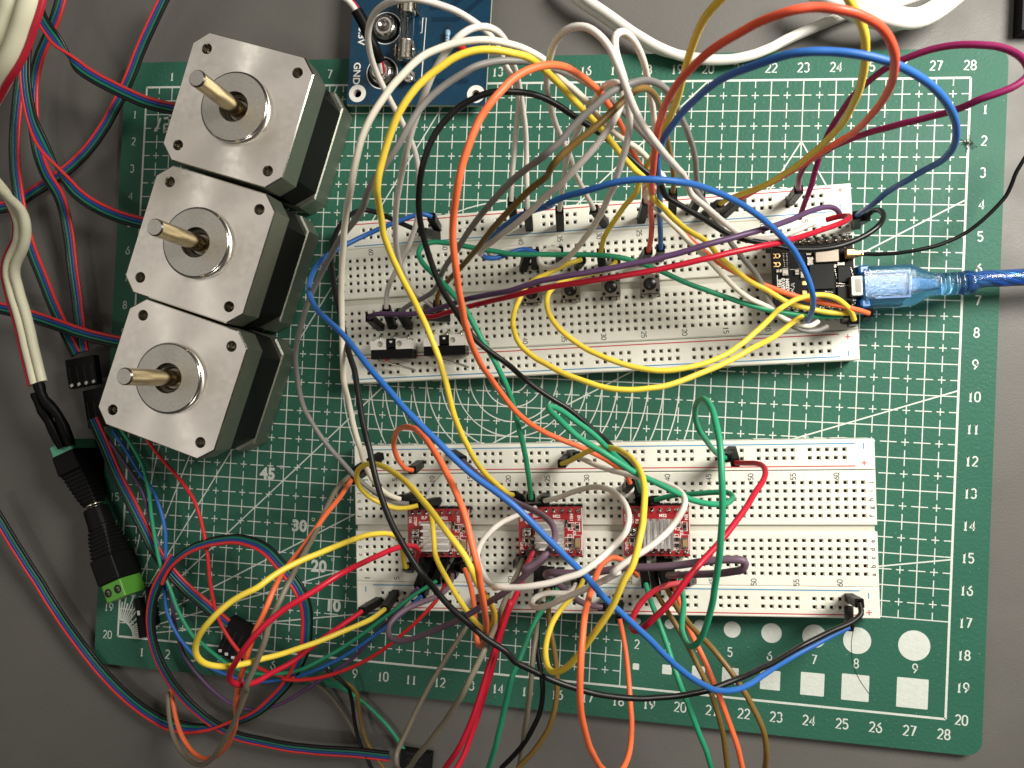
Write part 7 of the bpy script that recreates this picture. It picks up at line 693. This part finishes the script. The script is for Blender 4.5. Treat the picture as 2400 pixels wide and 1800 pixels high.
# local X of aim() is roughly vertical here, local Y across
b = MB(); b.loft([rring(.80, 1.22, z_, 5) if z_ < .2 else rring(wx, wy, z_, 4) for z_, wx, wy in ((.0, .7, 1.15), (.06, .8, 1.24), (1.35, .84, 1.26), (1.50, .82, 1.24), (1.75, .72, 1.0), (2.05, .60, .74), (2.30, .56, .66))], 'usb_clear', True, T=T); b.build('plug_shell', us)
b = MB(); b.loft([rring(wx, wy, z_, 5) for z_, wx, wy in ((.05, .45, .78), (1.25, .5, .78), (1.35, .3, .5), (2.3, .28, .28))], 'usb_core', False, T=T); b.build('plug_core', us)
b = MB(); b.ribbon([(-.36, .25), (-.36, 1.28), (.36, 1.28), (.36, .25)], .045, 0, 'usb_solid', T=T @ Matrix(((0, 0, 1, .43), (1, 0, 0, 0), (0, 1, 0, 0), (0, 0, 0, 1)))); b.build('raised_rim', us)
for q in (-1, 1): b = MB(); b.box((0, q*.50, .02), (.72, .26, .30), 'usb_solid', bev=.05, T=T); b.build('grip_corner', us)
b = MB(); pr = []
for k in range(4): pr += [rring(.56, .66, 2.30+k*.22, 3), rring(.58, .68, 2.40+k*.22, 3), rring(.46, .50, 2.42+k*.22, 3), rring(.46, .50, 2.50+k*.22, 3)]
pr += [rring(.64, .72, 3.14, 2.5), rring(.66, .74, 3.34, 2.5), rring(.56, .62, 3.42, 2.2)]; b.loft(pr, 'usb_clear', True, T=T); b.build('strain_relief', us)
b = MB(); b.box((0, 0, -.10), (.28, .52, .26), 'steel_dark', bev=.03, T=T); b.build('metal_tongue', us)
o0 = Vector(us.location); uc = [Vector((27.45, -6.65, 1.18))-o0]+[Vector(p)-o0 for p in CAB['usb'] if p[0] > 27.9]
b = MB(); b.tube(uc, .255, 'usb_clear', 18); b.build('cable_jacket', us)
for k in range(6):
    P_ = smooth_path(uc, 5); q = []
    L = 0
    for i, (p, t_, a_, c_) in enumerate(frames(P_)):
        L += (P_[i]-P_[i-1]).length if i else 0
        an_ = L*2.2+k*PI/3; q.append(p+.165*(a_*math.cos(an_)+c_*math.sin(an_)))
    b = MB(); b.tube(q, .075, ('usb_braid', 'usb_pale', 'usb_braid')[k % 3], 8, sub=1); b.build('braid_strand', us)
# ------------------------------------------------------------------ barrel plug adapters
def sq(side, rd, z, roll=0.0, n=40):
    o = []; q = min(1, max(0, (rd-2)/9)); kx, ky = 1-.26*q, 1+.08*q
    for i in range(n):
        a = 2*PI*i/n; c, s_ = math.cos(a), math.sin(a); e_ = 2/rd
        x, y = kx*side/2*math.copysign(abs(c)**e_, c), ky*side/2*math.copysign(abs(s_)**e_, s_); o.append((x*math.cos(roll)-y*math.sin(roll), x*math.sin(roll)+y*math.cos(roll), z))
    return o
A0 = Vector((-1.93, -13.08, 0.38)); A1 = Vector((0.73, -18.32, 0.65)); Lx = (A1-A0).length; TW = aim(A0, A1)
ja = thing('barrel_adapter', 'black barrel socket adapter with a dull green terminal block, pushed onto the lower adapter', 'adapter', A0)
jb = thing('barrel_adapter', 'black barrel plug adapter with a bright green screw terminal at its lower end', 'adapter', A0)
TL = Matrix.Translation(-A0) @ TW @ Matrix.Diagonal((1, 1, Lx/5.15, 1))
b = MB(); b.loft([sq(1.02, 14, .0), sq(1.18, 14, .02), sq(1.18, 14, .34)], 'term_green', False, T=TL); b.build('terminal_block', ja)
b = MB(); rs = [sq(1.22, 12, .345), sq(1.26, 12, .40), sq(1.26, 12, .95)]
for k in range(8):
    s_ = 1.12-.055*k; rd = 10-k*.9; rs += [sq(s_, rd, 1.02+k*.13), sq(s_, rd, 1.09+k*.13), sq(s_-.09, rd, 1.10+k*.13), sq(s_-.09, rd, 1.14+k*.13)]
rs += [sq(.72, 2.2, 2.08)]; b.loft(rs, 'jack', False, T=TL); b.build('body', ja)
b = MB(); b.lathe([(.27, 2.07), (.30, 2.08), (.30, 2.15), (.26, 2.16), (.26, 2.22)], 'tin', 28, TL); b.build('metal_barrel', jb)
b = MB(); rs = [sq(.74, 2.1, 2.22), sq(.80, 2.2, 2.26), sq(.82, 2.4, 2.78)]
for k in range(8):
    s_ = .84+.04*k; rd = 2.6+k*1.1; rs += [sq(s_, rd, 2.82+k*.12), sq(s_, rd, 2.89+k*.12), sq(s_-.08, rd, 2.90+k*.12), sq(s_-.08, rd, 2.93+k*.12)]
rs += [sq(1.20, 12, 3.80), sq(1.22, 12, 3.86), sq(1.22, 12, 4.56), sq(1.12, 12, 4.60)]; b.loft(rs, 'jack', False, T=TL); b.build('body', jb)
b = MB(); b.loft([sq(1.04, 14, 4.605), sq(1.06, 14, 4.63), sq(1.06, 14, 5.13), sq(1.02, 14, 5.15)], 'term_bright', False, T=TL); tb = b.build('terminal_block', jb)
for k in (-1, 1):
    F = TL @ Matrix(((1, 0, 0, k*.19), (0, 0, 1, .574), (0, 1, 0, 4.87), (0, 0, 0, 1)))
    b = MB(); b.disc(0, 0, .135, .003, 'housing_slot', 22, F); b.lathe([(.085, .004), (.075, .012), (0, .012)], 'steel_dark', 18, F, caps=False); b.box((0, 0, .014), (.14, .025, .006), 'housing_slot', rz=.5, T=F); b.build('terminal_screw', jb)
# ------------------------------------------------------------------ motor ribbon cables and their black plugs
RC = dict(black='wire_black', green='rib_green', blue='rib_blue', red='rib_red')
TWI = {6: lambda f: PI*(1-min(1, max(0, (f-.38)/.18))) if f < .47 else max(PI*(1-(f-.38)/.18), .95) if f < .9 else .95, 7: lambda f: .35, 0: lambda f: PI*(1-min(1, max(0, (f-.25)/.2))), 2: lambda f: PI*(1-min(1, max(0, (f-.45)/.25)))}
for k, (lab, cols, pts, side) in enumerate(RIBS):
    if k in (1, 7): cols = cols[::-1] if k == 7 else ['red', 'blue', 'green', 'black']
    sp = [((i-1.5)*.108, .058, RC[c], 'core') for i, c in enumerate(cols)]
    strands('motor_cable', lab, 'ribbon cable', pts, sp, 'four colour motor cables', TWI.get(k))
def plug4(label, c, rz, size, marks=True, tilt=0):
    t = thing('connector_plug', label, 'connector', c, rz, 'black four way motor cable connectors'); b = MB(); b.box((0, 0, size[2]/2), size, 'housing', bev=.03); b.build('shell', t)
    for k in range(4):
        b = MB(); x = (k-1.5)*size[0]/4; b.box((x, -size[1]*.05, size[2]+.001), (.05, size[1]*.5, .01), 'housing_slot'); b.build('slot', t)
        if marks: b = MB(); b.box((x, -size[1]*.40, size[2]+.004), (.12, .10, .014), 'silk', rz=.4, bev=.004); b.build('contact', t)
    return t
plug4('black four way connector beside the front motor, four small white contacts showing', (-1.52, -10.50, .35), .22, (1.16, 1.05, .30))
plug4('black four way connector lying half under the front motor', (-.95, -11.75, .12), .24, (1.06, 1.40, .30), False)
plug4('black four way connector on the grid above mark 5 at the bottom left', (4.75, -19.62, .12), -1.95+PI/2, (1.04, 1.42, .26))
plug4('black connector of the cable lying on the bare desk at the bottom edge', (11.25, -23.3, -.29), -1.62, (.8, 1.1, .28), False)
for q, (x, y, rz, l) in enumerate(((.98, -19.2, .2, 1.4), (1.38, -18.75, .2, 1.4))):
    t = thing('jumper_plug', ('black plug lying under the bright green terminal, its end on mark 20', 'black plug lying beside the bright green terminal with a white fleck')[q], 'connector', (x, y, .01), rz)
    b = MB(); b.box((0, 0, .13), (.254, l, .254), 'housing', bev=.02); b.build('shell', t); b = MB(); b.box((0, .2, .262), (.10, .16, .012), 'silk'); b.build('contact', t)
# ------------------------------------------------------------------ jumper wires
HG = 'jumper wires of the tangle'
def housing(parent, o0, base, top, nm='plug_housing'):
    T = Matrix.Translation(-o0) @ aim(base, top); h = (Vector(top)-Vector(base)).length; a = .127; c = .018
    b = MB(); ol_ = [(-a+c, -a), (a-c, -a), (a, -a+c), (a, a-c), (a-c, a), (-a+c, a), (-a, a-c), (-a, -a+c)]
    b.add([(p[0]*.9, p[1]*.9, 0) for p in ol_], [list(range(8))[::-1]], 'housing', T=T); wall(b, ol_, 0.0, h, 'housing', T=T)
    plate(b, ol_, [circ(0, 0, .085, 12)], h, 'housing', T); wall(b, circ(0, 0, .085, 12), h-.12, h, 'housing_slot', True, T, inner=True); b.add([(p[0], p[1], h-.12) for p in circ(0, 0, .085, 12)], [list(range(12))], 'housing_slot', T=T)
    for s_ in (-1, 1): b.box((s_*.1275, 0, h*.52), (.006, .10, .34), 'housing_slot', T=T); b.box((0, s_*.1275, h*.30), (.09, .006, .18), 'housing_slot', T=T)
    o = b.build(nm, parent)
    b = MB(); b.box((0, 0, -.13), (.06, .06, .26), 'tin', T=T); b.build('pin', o)
for col, lab, pts, hs_ in WIRE_DATA:
    o0 = Vector(pts[0]); thin = 'extension wire' in lab
    b = MB(); b.tube([Vector(p)-o0 for p in pts], .062 if thin else (.095 if 'doubled back' in lab else .077), 'wire_'+col, 12, sub=3)
    o = b.build('jumper_wire'); o.location = o0; tag(o, lab, 'jumper wire', HG)
    for base, top in hs_: housing(o, o0, base, top)
# ------------------------------------------------------------------ small stuff
t = thing('black_block', 'black plastic corner piece at the very top right of the desk', 'block', (30.3, 2.6, -.29)); b = MB(); b.box((0, 0, .25), (2.0, 2.5, .5), 'jack', bev=.03); b.build('block_body', t)
def hair(label, pts, r=.006):
    b = MB(); o0 = Vector(pts[0]); b.tube([Vector(p)-o0 for p in pts], r, 'lint', 5); o = b.build('hair'); o.location = o0; tag(o, label, 'hair')
hair('fine dark hair lying over the white circle and square marked 8', [(25.22, -17.35, .03), (25.15, -17.9, .02), (25.22, -18.5, .03), (25.42, -19.0, .02), (25.75, -19.45, .02)])
hair('fine dark hair on the lower breadboard beside number 10', [(12.15, -13.05, .87), (11.6, -13.65, .88), (11.35, -14.2, .87)], .005)
b = MB(); rnd = random.Random(5)
for k in range(26):
    a = rnd.uniform(0, 6.28); l = rnd.uniform(.05, .22); x, y = rnd.gauss(0, .07), rnd.gauss(0, .05)
    b.tube([(x, y, .02), (x+l*.5*math.cos(a), y+l*.5*math.sin(a), .04), (x+l*math.cos(a+.5), y+l*math.sin(a+.5), .015)], .007, 'lint', 4, sub=2)
o = b.build('lint_tuft'); o.location = (27.97, -2.07, 0); tag(o, 'tuft of dark lint on the right border line of the mat', 'lint')
